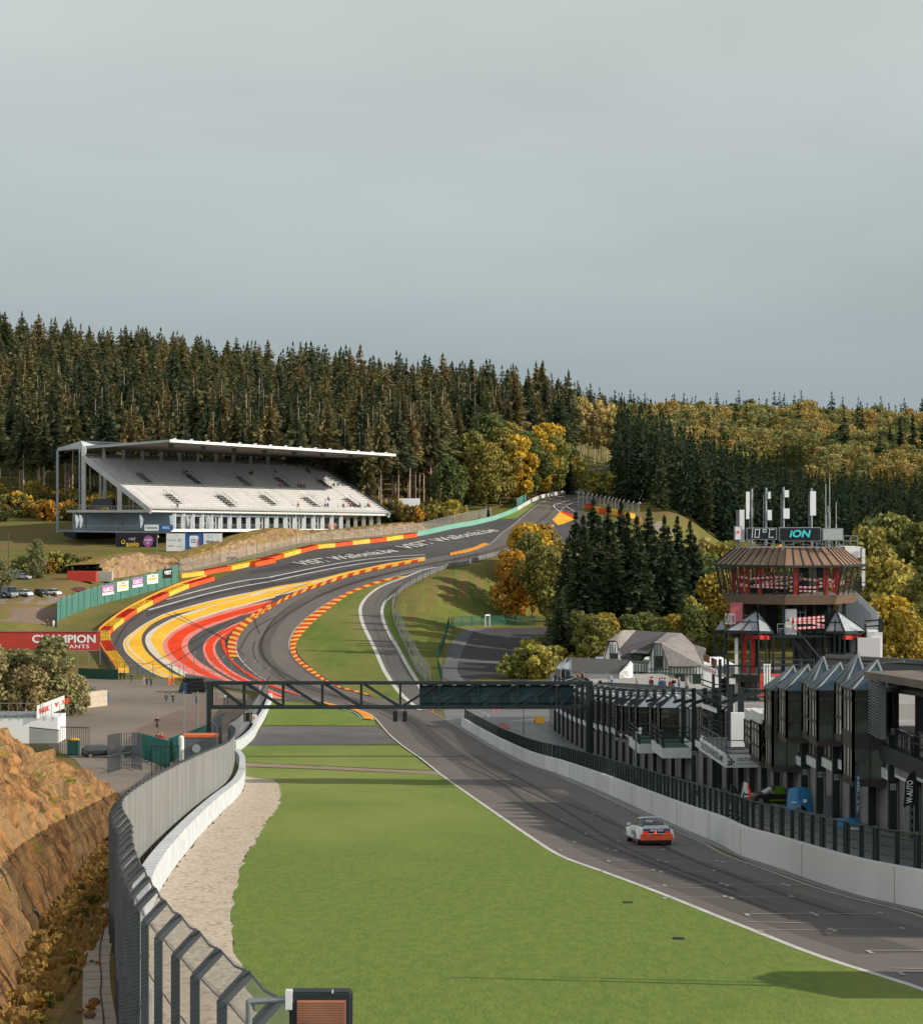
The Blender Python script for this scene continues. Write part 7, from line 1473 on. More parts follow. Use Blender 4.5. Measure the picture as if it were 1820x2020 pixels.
for Y_ in (1340, 1350, 1360, 1376, 1384, 1412, 1420, 1428, 1436): b.bar(W(1383, Y_, DT - 8.3), W(1413, Y_ + 11, DT - 9), .09); b.bar(W(1413, Y_ + 11, DT - 9), W(1430, Y_ + 9, DT - 6), .07)
b.build('railing', M_BLK, tower)
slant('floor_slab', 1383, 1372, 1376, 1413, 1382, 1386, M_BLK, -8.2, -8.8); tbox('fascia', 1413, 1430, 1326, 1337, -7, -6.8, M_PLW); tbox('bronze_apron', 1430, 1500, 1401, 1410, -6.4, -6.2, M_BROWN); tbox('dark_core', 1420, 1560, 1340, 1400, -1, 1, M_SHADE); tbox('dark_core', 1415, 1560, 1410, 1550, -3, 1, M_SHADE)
tbox('white_post', 1437, 1443, 1337, 1400, -4.2, -3.9, M_PLW); tbox('glass_wall', 1455, 1500, 1340, 1372, -4, -3.9, M_GLD)
for X_ in (1455, 1470, 1485, 1500): tbox('window_mullion', X_ - 1, X_ + 1, 1337, 1402, -6.3, -6.1, M_BLK)
b = MB(); A = W(1424, 1222, DT - 1); q = [W(1408, 1247, DT - 2), W(1432, 1246, DT - 2), W(1432, 1246, DT + 2), W(1408, 1247, DT + 2)]; b.add([A] + q, [(0, 1, 2), (0, 2, 3), (0, 3, 4), (0, 4, 1)]); la = b.build('lantern_roof', M_PGL, tower)
b = MB()
for p in q: b.bar(p, p - Vector((0, 0, 1.75)), .14); 
b.bar(q[0], q[1], .12, .3); b.bar(q[0] - Vector((0, 0, 1.75)), q[1] - Vector((0, 0, 1.75)), .12, .25); b.build('lantern_frame', M_BLK, la)
b = MB(); 
for Y_ in (1300, 1310): b.bar(W(1496, Y_, DT - 5), W(1605, Y_ + 2, DT - 5), .07)
for X_ in (1498, 1540, 1580, 1605): b.bar(W(X_, 1299, DT - 5), W(X_, 1322, DT - 5), .09)
b.build('railing', M_DSTEEL, tower)
b = MB(); b.extr([W(1498, 1301, DT - 4.9), W(1604, 1303, DT - 4.9), W(1604, 1322, DT - 4.9), W(1498, 1320, DT - 4.9)], (0, .05, 0)); b.build('glass_screen', M_TOWG, tower)
b = MB()
for X_ in (1501, 1531): b.bar(W(X_, 1372, DT - 7), W(X_, 1331, DT - 7), .16)
b.bar(W(1500, 1330, DT - 7), W(1560, 1332, DT - 7), .12); b.bar(W(1500, 1372, DT - 7), W(1562, 1374, DT - 7), .12); b.build('red_frame', M_BRIGHTR, tower)
b = MB(); b.extr([W(1531, 1333, DT - 6), W(1560, 1333, DT - 6), W(1560, 1345, DT - 6), W(1531, 1343, DT - 6)], (0, .1, 0)); b.extr([W(1534, 1372, DT - 6.5), W(1560, 1374, DT - 6.5), W(1560, 1357, DT - 6), W(1534, 1350, DT - 6)], (0, .1, 0)); b.build('red_panel', mat('dark_red_panel', (.20, .03, .03), (.12, .02, .025), scale=1, rough=.7), tower)
for X_ in (1507, 1512, 1517): b = MB(); b.tube(W(X_, 1369, DT - 7.4), W(X_, 1312, DT - 7.4), .075, n=10); b.tube(W(X_, 1313, DT - 7.4), W(X_, 1310, DT - 7.4), .11, n=10); b.build('vent_pipe', M_PLW, tower)
tbox('white_fascia', 1500, 1580, 1326, 1334, -6, -5.8, M_PLW)
b = MB()
for k in range(9): b.sphere((atX(1545 + 8 * rr.random() * k / 2, DT), DT - 4.6, zt(1319 - rr.random() * 4)), .4, 7, 5, (1.3, .6, .6))
b.build('covered_heap', mat('grey_sheeting', (.12, .12, .13), (.2, .2, .2), scale=2, rough=.8), tower)
b = MB()
for k in range(3):
    x = 1500 + k * 22; b.bar(W(x, 1393 + k * 4, DT - 8), W(x, 1425 + k * 4, DT - 8), .22)
for Y_ in (1378, 1390): b.bar(W(1498, Y_, DT - 8), W(1560, Y_ + 16, DT - 9), .1, .16, mi=1)
b.build('terrace_beam', [M_BLK, mat('timber_rail', (.32, .24, .18), rough=.8)], tower)
def tboard(X0, X1, Y0, Y1, m, label, body=None, col=None, size=1, width=None, shear=0, dy=-4.6):
    d = DT + dy; p, q = W(X0, Y1, d), W(X1, Y0, d); e = thing('display_board', label, 'display board', ((p.x + q.x) / 2, d, p.z)); b = MB(); b.box(((p.x + q.x) / 2, d + .2, (p.z + q.z) / 2), (q.x - p.x, .4, q.z - p.z)); b.build('casing', M_STEEL, e)
    b = MB(); b.box(((p.x + q.x) / 2, d - .02, (p.z + q.z) / 2), (q.x - p.x - .14, .06, q.z - p.z - .14)); b.build('face', m, e)
    b = MB()
    for x in (p.x + .3, q.x - .3): b.bar((x, d + .2, p.z), (x, d + .2, p.z - .75), .09)
    b.build('leg', M_STEEL, e)
    return e, p, q, d
M_LED = mat('lit_display_dots', (.7, .72, .72), rough=.5, emit=(.85, .9, .9, .25)); M_CYAN = mat('cyan_letters', (.05, .55, .60), rough=.5, emit=(.05, .6, .65, .12)); M_SCR = mat('black_screen', (.01, .012, .014), rough=.6)
e, p, q, d = tboard(1472.4, 1532, 1041, 1064.7, M_SCR, 'black display board on the tower reading 10 degrees C in white dots')
FONT = {'1': ['.#', '.#', '.#', '.#', '.#', '.#', '.#'], '0': ['####', '#..#', '#..#', '#..#', '#..#', '#..#', '####'], 'o': ['###', '#.#', '###', '...', '...', '...', '...'], 'C': ['####', '#...', '#...', '#...', '#...', '#...', '####']}
b = MB(); px_ = .098; x0 = p.x + .30
for ch, adv in (('1', 3), ('0', 5.6), ('o', 4.6), ('C', 5)):
    for r_, row in enumerate(FONT[ch]):
        for c_, t_ in enumerate(row):
            if t_ == '#': b.box((x0 + c_ * px_ * 1.12 + (6 - r_) * .008, d - .07, q.z - .14 - r_ * .103), (.062, .03, .062))
    x0 += adv * px_ * 1.12
b.build('lit_dots', M_LED, e)
e, p, q, d = tboard(1536.3, 1618.7, 1040, 1068, M_SCR, 'black board on the tower with cyan ion lettering'); letters('iON', ((p.x + q.x) / 2, d - .08, (p.z + q.z) / 2 + .02), (1, 0, 0), (0, 0, 1), .78, M_CYAN, e, bold=.03, width=1.58, shear=.22)
e, p, q, d = tboard(1621.6, 1662.8, 1042, 1067, mat('grey_dead_display', (.42, .44, .44), (.36, .38, .38), scale=6, rough=.6), 'blank grey display board at the right end of the row on the tower')
e, p, q, d = tboard(1448, 1462, 1038, 1066, M_PLW, 'small white board with a red diamond left of the temperature display'); b = MB(); c = Vector(((p.x + q.x) / 2, d - .08, (p.z + q.z) / 2 + .1)); b.extr([c + Vector(v_) for v_ in ((0, 0, -.16), (.1, 0, 0), (0, 0, .16), (-.1, 0, 0))], (0, -.02, 0)); b.build('red_diamond', M_RED, e)
mast_defs = [((1482.7, 964, 1042), [(1474.5, 970, 1010, 7), (1474, 1010, 1024, 6)], 'mast with a tall pale antenna panel at the left of the tower roof'), ((1510.5, 962, 1042), [(1517, 970, 984, 5), (1517.5, 1006, 1026, 8)], 'second mast from the left with two small white boxes'), ((1545, 961, 1042), [(1551, 967, 981, 8.5), (1550.5, 1003, 1023, 12)], 'third mast with two square white antennas'), ((1600, 963, 1042), [(1603, 969, 1017, 11)], 'mast with the widest white antenna panel')]
for (X_, Y0, Y1), pans, lab in mast_defs:
    dm = DT - 2.5; e = thing('antenna_mast', lab, 'antenna', W(X_, 1079, dm)); b = MB(); b.tube(W(X_, 1079, dm), W(X_, Y0, dm), .09, n=8); b.build('pole', M_STEEL, e)
    b = MB(); b.bar(W(X_, Y1 - 6, dm), W(X_ + 18, 1066, dm), .06); b.bar(W(X_, Y1 - 6, dm), W(X_ - 8, 1066, dm), .06)
    for k in range(6): b.bar(W(X_, Y0 + 12 + k * 9, dm), W(X_ - 6 * (1 if k % 2 else .6), Y0 + 12 + k * 9, dm), .05)
    b.bar(W(X_ - 5, Y0 + 14, dm), W(X_ - 5, 1040, dm), .05); b.build('strut', M_STEEL, e)
    for (xp, y0, y1, wp) in pans: a_, c_ = W(xp - wp / 2, y1, dm - .25), W(xp + wp / 2, y0, dm - .25); b = MB(); b.box(((a_.x + c_.x) / 2, dm - .25, (a_.z + c_.z) / 2), (c_.x - a_.x, .22, c_.z - a_.z)); b.build('antenna_panel', M_WHITEP, e)
e = thing('antenna_mast', 'tall white panel antenna standing left of the temperature display', 'antenna', W(1462, 1079, DT - 4)); b = MB(); a_, c_ = W(1458, 1069, DT - 4), W(1467.5, 1005.5, DT - 4); b.box(((a_.x + c_.x) / 2, DT - 4, (a_.z + c_.z) / 2), (c_.x - a_.x, .25, c_.z - a_.z)); b.build('antenna_panel', M_PLW, e); b = MB(); b.bar(W(1453, 1075, DT - 4), W(1453, 1006, DT - 4), .08); b.bar(W(1457, 1079, DT - 3.9), W(1457, 1008, DT - 3.9), .1); b.build('pole', M_STEEL, e)
for X_, Y0, lab in ((1628, 954, 'whip antenna, shorter of the close tall pair on the tower'), (1635.7, 941, 'tallest whip antenna on the tower roof'), (1632.5, 998, 'short whip antenna between the two tall ones'), (1648.5, 990, 'short whip antenna at the right of the tower roof')):
    b = MB(); b.tube(W(X_, 1079, DT - 1), W(X_, (Y0 + 1079) / 2, DT - 1), .07, n=6); b.tube(W(X_, (Y0 + 1079) / 2, DT - 1), W(X_, Y0, DT - 1), .04, n=6); tag(b.build('whip_antenna', M_STEEL), lab, 'antenna')
b = MB()
for k in range(12): b.bar(W(1466 + 16 * k, 1072 + (k % 3) * 2, DT - 3 + (k % 2)), W(1482 + 16 * k, 1070 + (k % 2) * 4, DT - 3.4), .07)
for k in range(10): b.bar(W(1470 + 19 * k, 1079, DT - 3.5), W(1470 + 19 * k, 1066, DT - 3.5), .07)
b.build('roof_frame', M_STEEL, tower)
tbox('white_parapet_box', 1662, 1693, 1078, 1100, -1, 3, M_WHITEP); b = MB()
for Y_ in (1057, 1067): b.bar(W(1663, Y_, DT - 1), W(1691, Y_, DT - 1), .07)
for X_ in (1663, 1677, 1691): b.bar(W(X_, 1056, DT - 1), W(X_, 1078, DT - 1), .07)
b.build('roof_railing', M_STEEL, tower)
e = thing('antenna_mast', 'slim antenna strip on the right side of the tower', 'antenna', W(1702, 1165, DT - 1)); b = MB(); b.bar(W(1702, 1165, DT - 1), W(1702, 1080, DT - 1), .1); b.build('pole', M_STEEL, e)
for y0, y1 in ((1082, 1100), (1101, 1122), (1126, 1148), (1150, 1156)): b = MB(); a_, c_ = W(1699, y1, DT - 1.2), W(1705.5, y0, DT - 1.2); b.box(((a_.x + c_.x) / 2, DT - 1.2, (a_.z + c_.z) / 2), (c_.x - a_.x, .2, c_.z - a_.z)); b.build('antenna_panel', M_PLW, e)
M_ROOFS = mat('grey_slates', (.30, .27, .255), (.21, .19, .185), scale=1.6, rough=.85, c3=(.19, .17, .17), scale3=.3, bump=.05, bscale=4)
M_PLAS = mat('white_plaster', (.90, .91, .92), (.84, .85, .87), scale=.6, rough=.9); M_TIMB = mat('dark_green_timber', (.02, .035, .035), rough=.7)
hs = thing('half_timbered_house', 'white half timbered house with steep grey hipped roofs behind the pits', 'house', (atX(1300, 385), 385, h1(33, 385)))
def jp(x, y, d): (X_, Y_), = cJ([(x, y)]); return W(X_, Y_, d)
def poly(name, pts, m, par=hs, th=.15): b = MB(); P_ = [jp(*p) for p in pts]; b.face(P_); return b.build(name, m, par)
def timber(pts, par, w_=.12, m=M_TIMB):
    b = MB()
    for (x0, y0, d0), (x1, y1, d1) in pts: b.bar(jp(x0, y0, d0), jp(x1, y1, d1), w_, w_)
    return b.build('timber_frame', m, par)
poly('roof', [(885, 445, 388), (1025, 445, 396), (845, 640, 379), (812, 553, 376)], M_ROOFS); poly('roof', [(885, 445, 388), (812, 553, 376), (737, 552, 376)], M_ROOFS)
poly('roof', [(737, 552, 376), (885, 445, 388), (860, 520, 394), (672, 742, 378)], M_ROOFS)
poly('roof', [(1025, 448, 396), (1348, 470, 396), (1205, 580, 380), (1150, 690, 377.5), (1085, 768, 376.5), (870, 752, 377), (845, 640, 379)], mat('shaded_slates', (.10, .09, .095), (.07, .065, .07), scale=1.6, rough=.85))  # same slates on the shaded slope, shade put into the darker colour
poly('roof', [(1348, 470, 396), (1490, 474, 396), (1615, 590, 388), (1752, 632, 384), (1722, 822, 374), (1366, 822, 374), (1282, 582, 375)], M_ROOFS)
poly('roof', [(1348, 470, 396), (1282, 582, 375), (1202, 578, 375), (1205, 580, 380)], M_ROOFS)
poly('roof', [(1025, 448, 396), (1490, 474, 396), (1752, 632, 410), (885, 700, 412)], M_ROOFS)
g1 = poly('gable_wall', [(750, 568, 376.5), (815, 568, 376.5), (866, 700, 376.5), (866, 762, 376.5), (690, 762, 376.5), (690, 745, 376.5)], M_PLAS)
g2 = poly('gable_wall', [(1214, 592, 375.5), (1282, 592, 375.5), (1366, 820, 375.5), (1366, 1000, 375.5), (1150, 1000, 375.5), (1150, 800, 375.5)], M_PLAS)
g3 = poly('wall', [(985, 790, 378), (1152, 800, 378), (1152, 1000, 378), (985, 1000, 378)], M_PLAS); g4 = poly('wall', [(1366, 822, 375.6), (1722, 822, 375.6), (1722, 1010, 375.6), (1366, 1010, 375.6)], M_PLAS)
timber([((x, 572 + abs(x - 785) * .6, 376.3), (x, 745, 376.3)) for x in (752, 778, 806, 832)] + [((742, 690, 376.3), (848, 690, 376.3)), ((690, 745, 376.3), (745, 560, 376.3)), ((820, 560, 376.3), (868, 745, 376.3)), ((700, 745, 376.3), (700, 720, 376.3))], g1)
timber([((x, 592 + max(0, abs(x - 1248) - 34) * 2.6, 375.2), (x, 960, 375.2)) for x in (1180, 1212, 1226, 1246, 1272, 1300, 1330)] + [((1205, 718, 375.2), (1310, 718, 375.2)), ((1150, 850, 375.2), (1366, 850, 375.2)), ((1205, 580, 375.2), (1150, 790, 375.2)), ((1284, 582, 375.2), (1366, 822, 375.2)), ((1150, 890, 375.2), (1366, 890, 375.2)), ((1366, 822, 375.2), (1366, 1000, 375.2))], g2)
timber([((x, 800, 377.7), (x, 960, 377.7)) for x in (992, 1018, 1045, 1078, 1105, 1130)] + [((985, 880, 377.7), (1150, 885, 377.7))], g3)
timber([((x, 824, 375.3), (x, 1005, 375.3)) for x in range(1385, 1722, 33)] + [((1366, 826, 375.3), (1722, 826, 375.3)), ((1366, 900, 375.3), (1722, 905, 375.3))], g4)
for (x0, x1, y0, y1, d_, par) in ((755, 830, 692, 742, 376.2, g1), (1218, 1298, 722, 836, 375.1, g2), (1220, 1298, 905, 960, 375.1, g2), (1048, 1100, 888, 955, 377.6, g3), (1430, 1530, 900, 985, 375.2, g4), (1615, 1700, 905, 1005, 375.2, g4), (988, 1020, 880, 955, 377.6, g3)):
    b = MB(); b.extr([jp(x0, y1, d_), jp(x1, y1, d_), jp(x1, y0, d_), jp(x0, y0, d_)], (0, .2, 0)); wv_ = b.build('window', M_GLS, par); 
dm_ = poly('dormer', [(965, 690, 377), (1090, 695, 377), (1090, 755, 376.6), (990, 752, 376.6)], M_TIMB); b = MB(); b.extr([jp(995, 752, 376.4), jp(1078, 756, 376.4), jp(1078, 704, 376.4), jp(995, 700, 376.4)], (0, .1, 0)); b.build('window', M_GLS, dm_)
poly('dormer_roof', [(1125, 568, 386), (1205, 572, 382), (1150, 690, 376), (960, 680, 376)], M_ROOFS)
b = MB(); b.box((atX(1310, 388), 390, (jp(1300, 822, 375).z + h1(33, 385)) / 2), (22, 20, jp(1300, 822, 375).z - h1(33, 385))); b.build('house_body', M_PLAS, hs)
pv = thing('terrace_pavilion', 'low white pavilion with long dark slate roof at far end of pit terrace', 'building', jp(600, 1000, 322))
poly('slate_roof', [(300, 725, 333), (948, 756, 333), (850, 892, 323), (345, 880, 323)], M_TILE, pv); poly('gable_end', [(963, 768, 328), (850, 892, 323), (850, 985, 323), (990, 985, 330), (990, 790, 332)], mat('white_clapboard', (.75, .76, .77), rough=.7), pv)
b = MB()
for k in range(14): b.bar(jp(858 + max(0, 100 - k * 12) * .9, 790 + k * 14, 322.8), jp(988, 790 + k * 14, 328), .05, .05)
b.build('board_joint', M_STEEL, pv); poly('front_wall', [(345, 882, 324), (850, 892, 324), (850, 960, 324), (345, 960, 324)], M_PLW, pv); poly('slate_roof', [(300, 725, 333), (948, 756, 333), (990, 900, 345), (300, 880, 345)], M_TILE, pv)
for x0, x1, x2, yt in ((190, 240, 298, 740), (232, 345, 348, 755)):
    b = MB(); b.add([jp(x0, 840, 324), jp(x1, 862, 322), jp(x2, yt, 328), jp(x2, 860, 327)], [(0, 1, 2), (1, 3, 2)]); gl = b.build('glass_lantern', M_PGL, pv)
    b = MB()
    for a_, c_ in ((jp(x0, 840, 324), jp(x2, yt, 328)), (jp(x1, 862, 322), jp(x2, yt, 328)), (jp(x0, 840, 324), jp(x0, 990, 324)), (jp(x1, 862, 322), jp(x1, 990, 322)), (jp(x0, 840, 324), jp(x1, 862, 322)), (jp(x2, 865, 327), jp(x2, 990, 327)), (jp((x0 + x1) / 2, 850, 323), jp((x0 + x1) / 2, 990, 323))): b.bar(a_, c_, .16)
    b.build('lantern_frame', M_STEEL, gl); poly('lantern_glazing', [(x0, 842, 324.2), (x1, 864, 322.2), (x1, 988, 322.2), (x0, 988, 324.2)], M_GLD, pv)
M_TYRE = M_RUB; M_RIM = mat('alloy_rim', (.35, .35, .36), rough=.3, metal=.8); M_WIN = mat('car_glass', (.02, .025, .03), rough=.05, spec=.8); M_LAMPR = mat('tail_lamp', (.35, .01, .01), rough=.2, emit=(1, .03, .02, .35)); M_LAMPW = mat('head_lamp', (.75, .78, .8), rough=.1)
PROF = {   # stations from tail (x=0) to nose (x=1): width, belt height, roof height, roof width, as shares
    'coupe': ([0, .03, .10, .22, .36, .50, .60, .72, .86, .96, 1], [.80, .93, .98, 1, .97, .96, .96, 1, .97, .88, .70], [.44, .58, .66, .70, .70, .68, .68, .66, .58, .50, .40], [.44, .60, .70, .86, .99, 1, .97, .66, .58, .50, .40], [.5, .6, .62, .66, .68, .68, .66, .8, .8, .7, .5]),
    'hatch': ([0, .02, .08, .20, .36, .52, .64, .74, .88, .97, 1], [.86, .96, 1, 1, 1, 1, 1, 1, .97, .88, .76], [.50, .58, .60, .62, .62, .61, .60, .60, .56, .48, .36], [.52, .72, .92, .98, 1, 1, .95, .62, .56, .48, .36], [.7, .72, .76, .78, .78, .78, .74, .9, .86, .8, .7]),
    'van': ([0, .01, .05, .25, .45, .62, .72, .80, .90, .98, 1], [.92, 1, 1, 1, 1, 1, 1, .98, .95, .9, .8], [.45, .50, .52, .52, .52, .52, .52, .50, .44, .38, .28], [.8, .97, 1, 1, 1, 1, .97, .85, .48, .38, .28], [.84, .88, .9, .9, .9, .9, .88, .84, .84, .8, .7])}
def make_car(label, style, Lc, Wc, Hc, paint, loc, rz, group=None, name='parked_car', flare=0.0, lower=None, cat='car'):
    xs, ws, zb, zr, wr = PROF[style]; e = thing(name, label, cat, loc, group); zc = .17 * Hc if style != 'coupe' else .12 * Hc
    def ringp(i):
        x = (xs[i] - .5) * Lc; w = ws[i] * Wc / 2; b_ = zb[i] * Hc; r_ = max(b_ + .01, zr[i] * Hc); q = wr[i] * Wc / 2
        return [(w * .80, zc), (w * .98, zc + .10), (w, b_ * .62), (w * .97, b_ * .9), (w * .88 if r_ - b_ > .08 else w * .8, b_), (q if r_ - b_ > .08 else w * .6, r_ - .04), (q * .55, r_)], x
    V = []; n = 14
    for i in range(len(xs)):
        R_, x = ringp(i); V.append([(x, y, z) for y, z in R_] + [(x, -y, z) for y, z in R_[::-1]])
    body = MB(); win = MB(); lowb = MB()
    for i in range(len(xs) - 1):
        gh = (zr[i] - zb[i] > .06) or (zr[i + 1] - zb[i + 1] > .06)
        for k in range(n):
            j = (k + 1) % n; f = [V[i][k], V[i + 1][k], V[i + 1][j], V[i][j]]
            isw = gh and k in (4, 8) and not (style == 'van' and xs[i] < .58)
            endw = gh and k in (5, 6, 7) and ((zr[i + 1] - zr[i] > .10) or (zr[i] - zr[i + 1] > .10)) and not (style == 'van' and xs[i] < .5)
            (win if (isw or endw) else (lowb if lower and k in (0, 12, 13) else body)).add(f, [(0, 1, 2, 3)])
    body.add(V[0], [tuple(range(n))[::-1]]); body.add(V[-1], [tuple(range(n))])
    def part(mb, nm, m, par=None, sm=False):
        if not mb.v: return None
        o = link(nm, mb.mesh(nm, m, (0, 0, 0), sm), par or e); return o
    bo = part(body, 'body', paint, sm=True); part(win, 'window', M_WIN)
    if lower: part(lowb, 'sill', lower)
    R = .155 * Lc / 2 if style != 'van' else .34; R = .32 if style == 'coupe' else R
    for sx in (-.31, .31):
        for sy in (1, -1):
            wl = MB(); x = sx * Lc; y = sy * (Wc / 2 - .09); wl.tube((x, y - .11, R), (x, y + .11, R), R, n=18); w_ = part(wl, 'wheel', M_TYRE)
            rm = MB(); rm.tube((x, y + sy * .10, R), (x, y + sy * .125, R), R * .62, n=14); part(rm, 'rim', M_RIM, w_)
            if flare:
                fl = MB(); K = 9; pts = []
                for k in range(K): a = PI * k / (K - 1); pts.append((x + math.cos(a) * (R + .10), R + math.sin(a) * (R + .08)))
                for k in range(K - 1):
                    (xa, za), (xb, zb_) = pts[k], pts[k + 1]; y0, y1 = sy * (Wc / 2 - .22), sy * (Wc / 2 + flare); xc = x + (xa - x) * 1.2; xd = x + (xb - x) * 1.2; zc_ = R + (za - R) * 1.18; zd = R + (zb_ - R) * 1.18
                    fl.add([(xa, y1, za), (xb, y1, zb_), (xd, y0, zd), (xc, y0, zc_)], [(0, 1, 2, 3)])
                part(fl, 'wheel_arch', paint, sm=True)
            else:
                ar = MB(); ar.tube((x, sy * (Wc / 2 - .16), R), (x, sy * (Wc / 2 + .004), R), R + .07, n=16); part(ar, 'wheel_arch', M_INK)
                wl2 = MB(); wl2.tube((x, sy * (Wc / 2 - .02), R), (x, sy * (Wc / 2 + .02), R), R * .98, n=18); part(wl2, 'wheel', M_TYRE); rm2 = MB(); rm2.tube((x, sy * (Wc / 2 + .02), R), (x, sy * (Wc / 2 + .03), R), R * .62, n=14); part(rm2, 'rim', M_RIM)
    for sy in (1, -1):
        h_ = MB(); h_.sphere((Lc * .475, sy * Wc * .34, zb[-2] * Hc * 1.0), .12, 8, 6, (.7, 1.2, .8)); part(h_, 'headlight', M_LAMPW); t_ = MB(); t_.box((-Lc * .492, sy * Wc * .34, zb[1] * Hc * .86), (.08, .26, .12)); part(t_, 'taillight', M_LAMPR)
        m_ = MB(); m_.box((Lc * .17, sy * (Wc / 2 + .06), zb[6] * Hc + .04), (.12, .16, .11)); part(m_, 'mirror', paint)
    e.rotation_euler = (0, 0, rz); return e
def cp_(name, c, r=.3): return mat(name, c, rough=r, spec=.5)
CP_W = cp_('white_car_paint', (.72, .73, .74)); CP_B = cp_('black_car_paint', (.02, .02, .024)); CP_S = cp_('silver_car_paint', (.34, .35, .37), .25); CP_R = cp_('red_car_paint', (.35, .03, .03)); CP_G = cp_('grey_van_paint', (.20, .23, .25)); CP_O = cp_('orange_red_paint', (.75, .10, .03)); CP_N = cp_('navy_paint', (.03, .08, .20)); CP_BL = cp_('blue_racing_paint', (.02, .20, .42), .4)
dC = 112.6; xC = atX(1291, dC - 2); slope = math.atan(-.08)
rc = make_car('white classic race car number 910 with red lower bumper driving away on the straight', 'coupe', 4.2, 1.62, 1.30, CP_W, (xC - .1, dC + .3, h1(xC, dC + .3) + .01), PI / 2 + .11, name='race_car', flare=.12, lower=CP_O)
rc.rotation_euler = (0, -slope * -1 * -1, PI / 2 + .11)
def rpart(nm, mb, m, par=rc): return link(nm, mb.mesh(nm, m), par)
b = MB(); b.box((-1.95, 0, .44), (.34, 1.54, .26)); b.box((-2.0, 0, .34), (.3, 1.6, .14)); rpart('rear_bumper', b, CP_O); b = MB(); b.box((-1.95, 0, .2), (.36, 1.3, .16)); rpart('diffuser', b, M_INK)
b = MB(); b.add([(-1.55, -.62, .86), (-1.55, .62, .86), (-2.02, .60, .98), (-2.02, -.60, .98), (-1.6, -.62, .74), (-1.6, .62, .74), (-2.0, .60, .80), (-2.0, -.60, .80)], [(0, 1, 2, 3), (3, 2, 6, 7), (0, 3, 7, 4), (1, 5, 6, 2), (4, 7, 6, 5)]); rpart('duck_tail', b, CP_W)
b = MB(); b.box((-2.04, 0, .74), (.06, 1.34, .17)); bb2 = rpart('navy_band', b, CP_N)
def rtext(t, x, z, s, m, wd): 
    me = text_mesh(t, s, bold=.02 * s); xs_ = [v.co.x for v in me.vertices]; k = wd / (max(xs_) - min(xs_))
    for v in me.vertices: v.co = Vector((x, -v.co.x * k, z + v.co.y))
    me.materials.append(m); link('lettering', me, rc)
rtext('MARTINI', -2.08, .74, .17, M_CHWHITE, .62)
b = MB(); b.box((-2.10, 0, .53), (.03, .56, .14)); rpart('licence_plate', b, M_PLW); rtext('BOI X53HH', -2.13, .53, .11, M_INK, .48)
me = text_mesh('910', .2, bold=.006); 
for v in me.vertices: v.co = Vector((-1.36 + v.co.y * .85, -v.co.x + .22, 1.14 + v.co.y * .5))
me.materials.append(M_CHWHITE); link('lettering', me, rc)
b = MB(); b.sphere((-2.12, .06, .63), .055, 8, 6); rpart('rain_light', b, mat('lit_red_lamp', (1, .05, .02), emit=(1, .06, .03, 1.5)))
b = MB(); b.tube((-2.12, -.35, .32), (-1.9, -.35, .32), .05, n=8); b.tube((-2.12, -.22, .32), (-1.9, -.22, .32), .05, n=8); rpart('exhaust', b, M_STEEL); b = MB(); b.box((-2.05, 0, .64), (.08, 1.3, .075)); rpart('tail_strip', b, M_INK)
b = MB()
for k in range(5): b.box((-1.72 - .05 * k, 0, .90 + .018 * k), (.02, .8, .02))
rpart('engine_grille', b, M_INK)
for sy in (1, -1):
    me = text_mesh('910', .3, bold=.008)
    for v in me.vertices: v.co = Vector((v.co.x * sy * -1 + .1, sy * .80, .55 + v.co.y))
    me.materials.append(M_INK); link('lettering', me, rc)
p = G(*cP([(460, 565)])[0]); make_car('white and red race car climbing the hill behind the amber trees', 'coupe', 4.3, 1.8, 1.35, CP_W, p, PI / 2 - .25, name='race_car', flare=.08, lower=CP_R)
p = G(*cP([(985, 220)])[0]); make_car('pale yellow race car going round the far bend at the top', 'coupe', 4.3, 1.8, 1.3, cp_('cream_car_paint', (.5, .42, .25)), p, PI / 2 - .9, name='race_car', lower=CP_B)
def onlane(X_, Y_): return G(X_, Y_)
p = G(*cJ([(1110, 1815)])[0]); sc_ = make_car('silver sports car number 124 nosing out of a garage', 'coupe', 4.4, 1.85, 1.3, CP_S, p + Vector((1.6, .5, 0)), PI + .25, name='race_car')
me = text_mesh('124', .42, bold=.01)
for v in me.vertices: v.co = Vector((-v.co.x * -1 + .1, .955, .62 + v.co.y))
me.materials.append(M_INK); link('lettering', me, sc_)
p = G(*cG([(700, 1575)])[0]); gc = make_car('black and lime race car with open doors parked outside the garages', 'coupe', 4.3, 1.8, 1.15, CP_B, p + Vector((.5, 0, 0)), PI + .12, name='race_car', lower=mat('lime_paint', (.16, .34, .02), rough=.4))
b = MB(); b.extr([(-.4, .85, .75), (.5, .85, .75), (.35, 1.1, 1.35), (-.2, 1.1, 1.3)], (0, .06, 0)); b.bar((-.4, .9, .35), (.7, .9, .35), .07); link('open_door', b.mesh('open_door', mat('lime_paint', (.16, .34, .02))), gc)
b = MB(); b.extr([(-1.9, -.7, 1.0), (-1.9, .7, 1.0), (-1.1, .7, 1.75), (-1.1, -.7, 1.75)], (.05, 0, .05)); link('open_engine_cover', b.mesh('open_engine_cover', CP_B), gc)
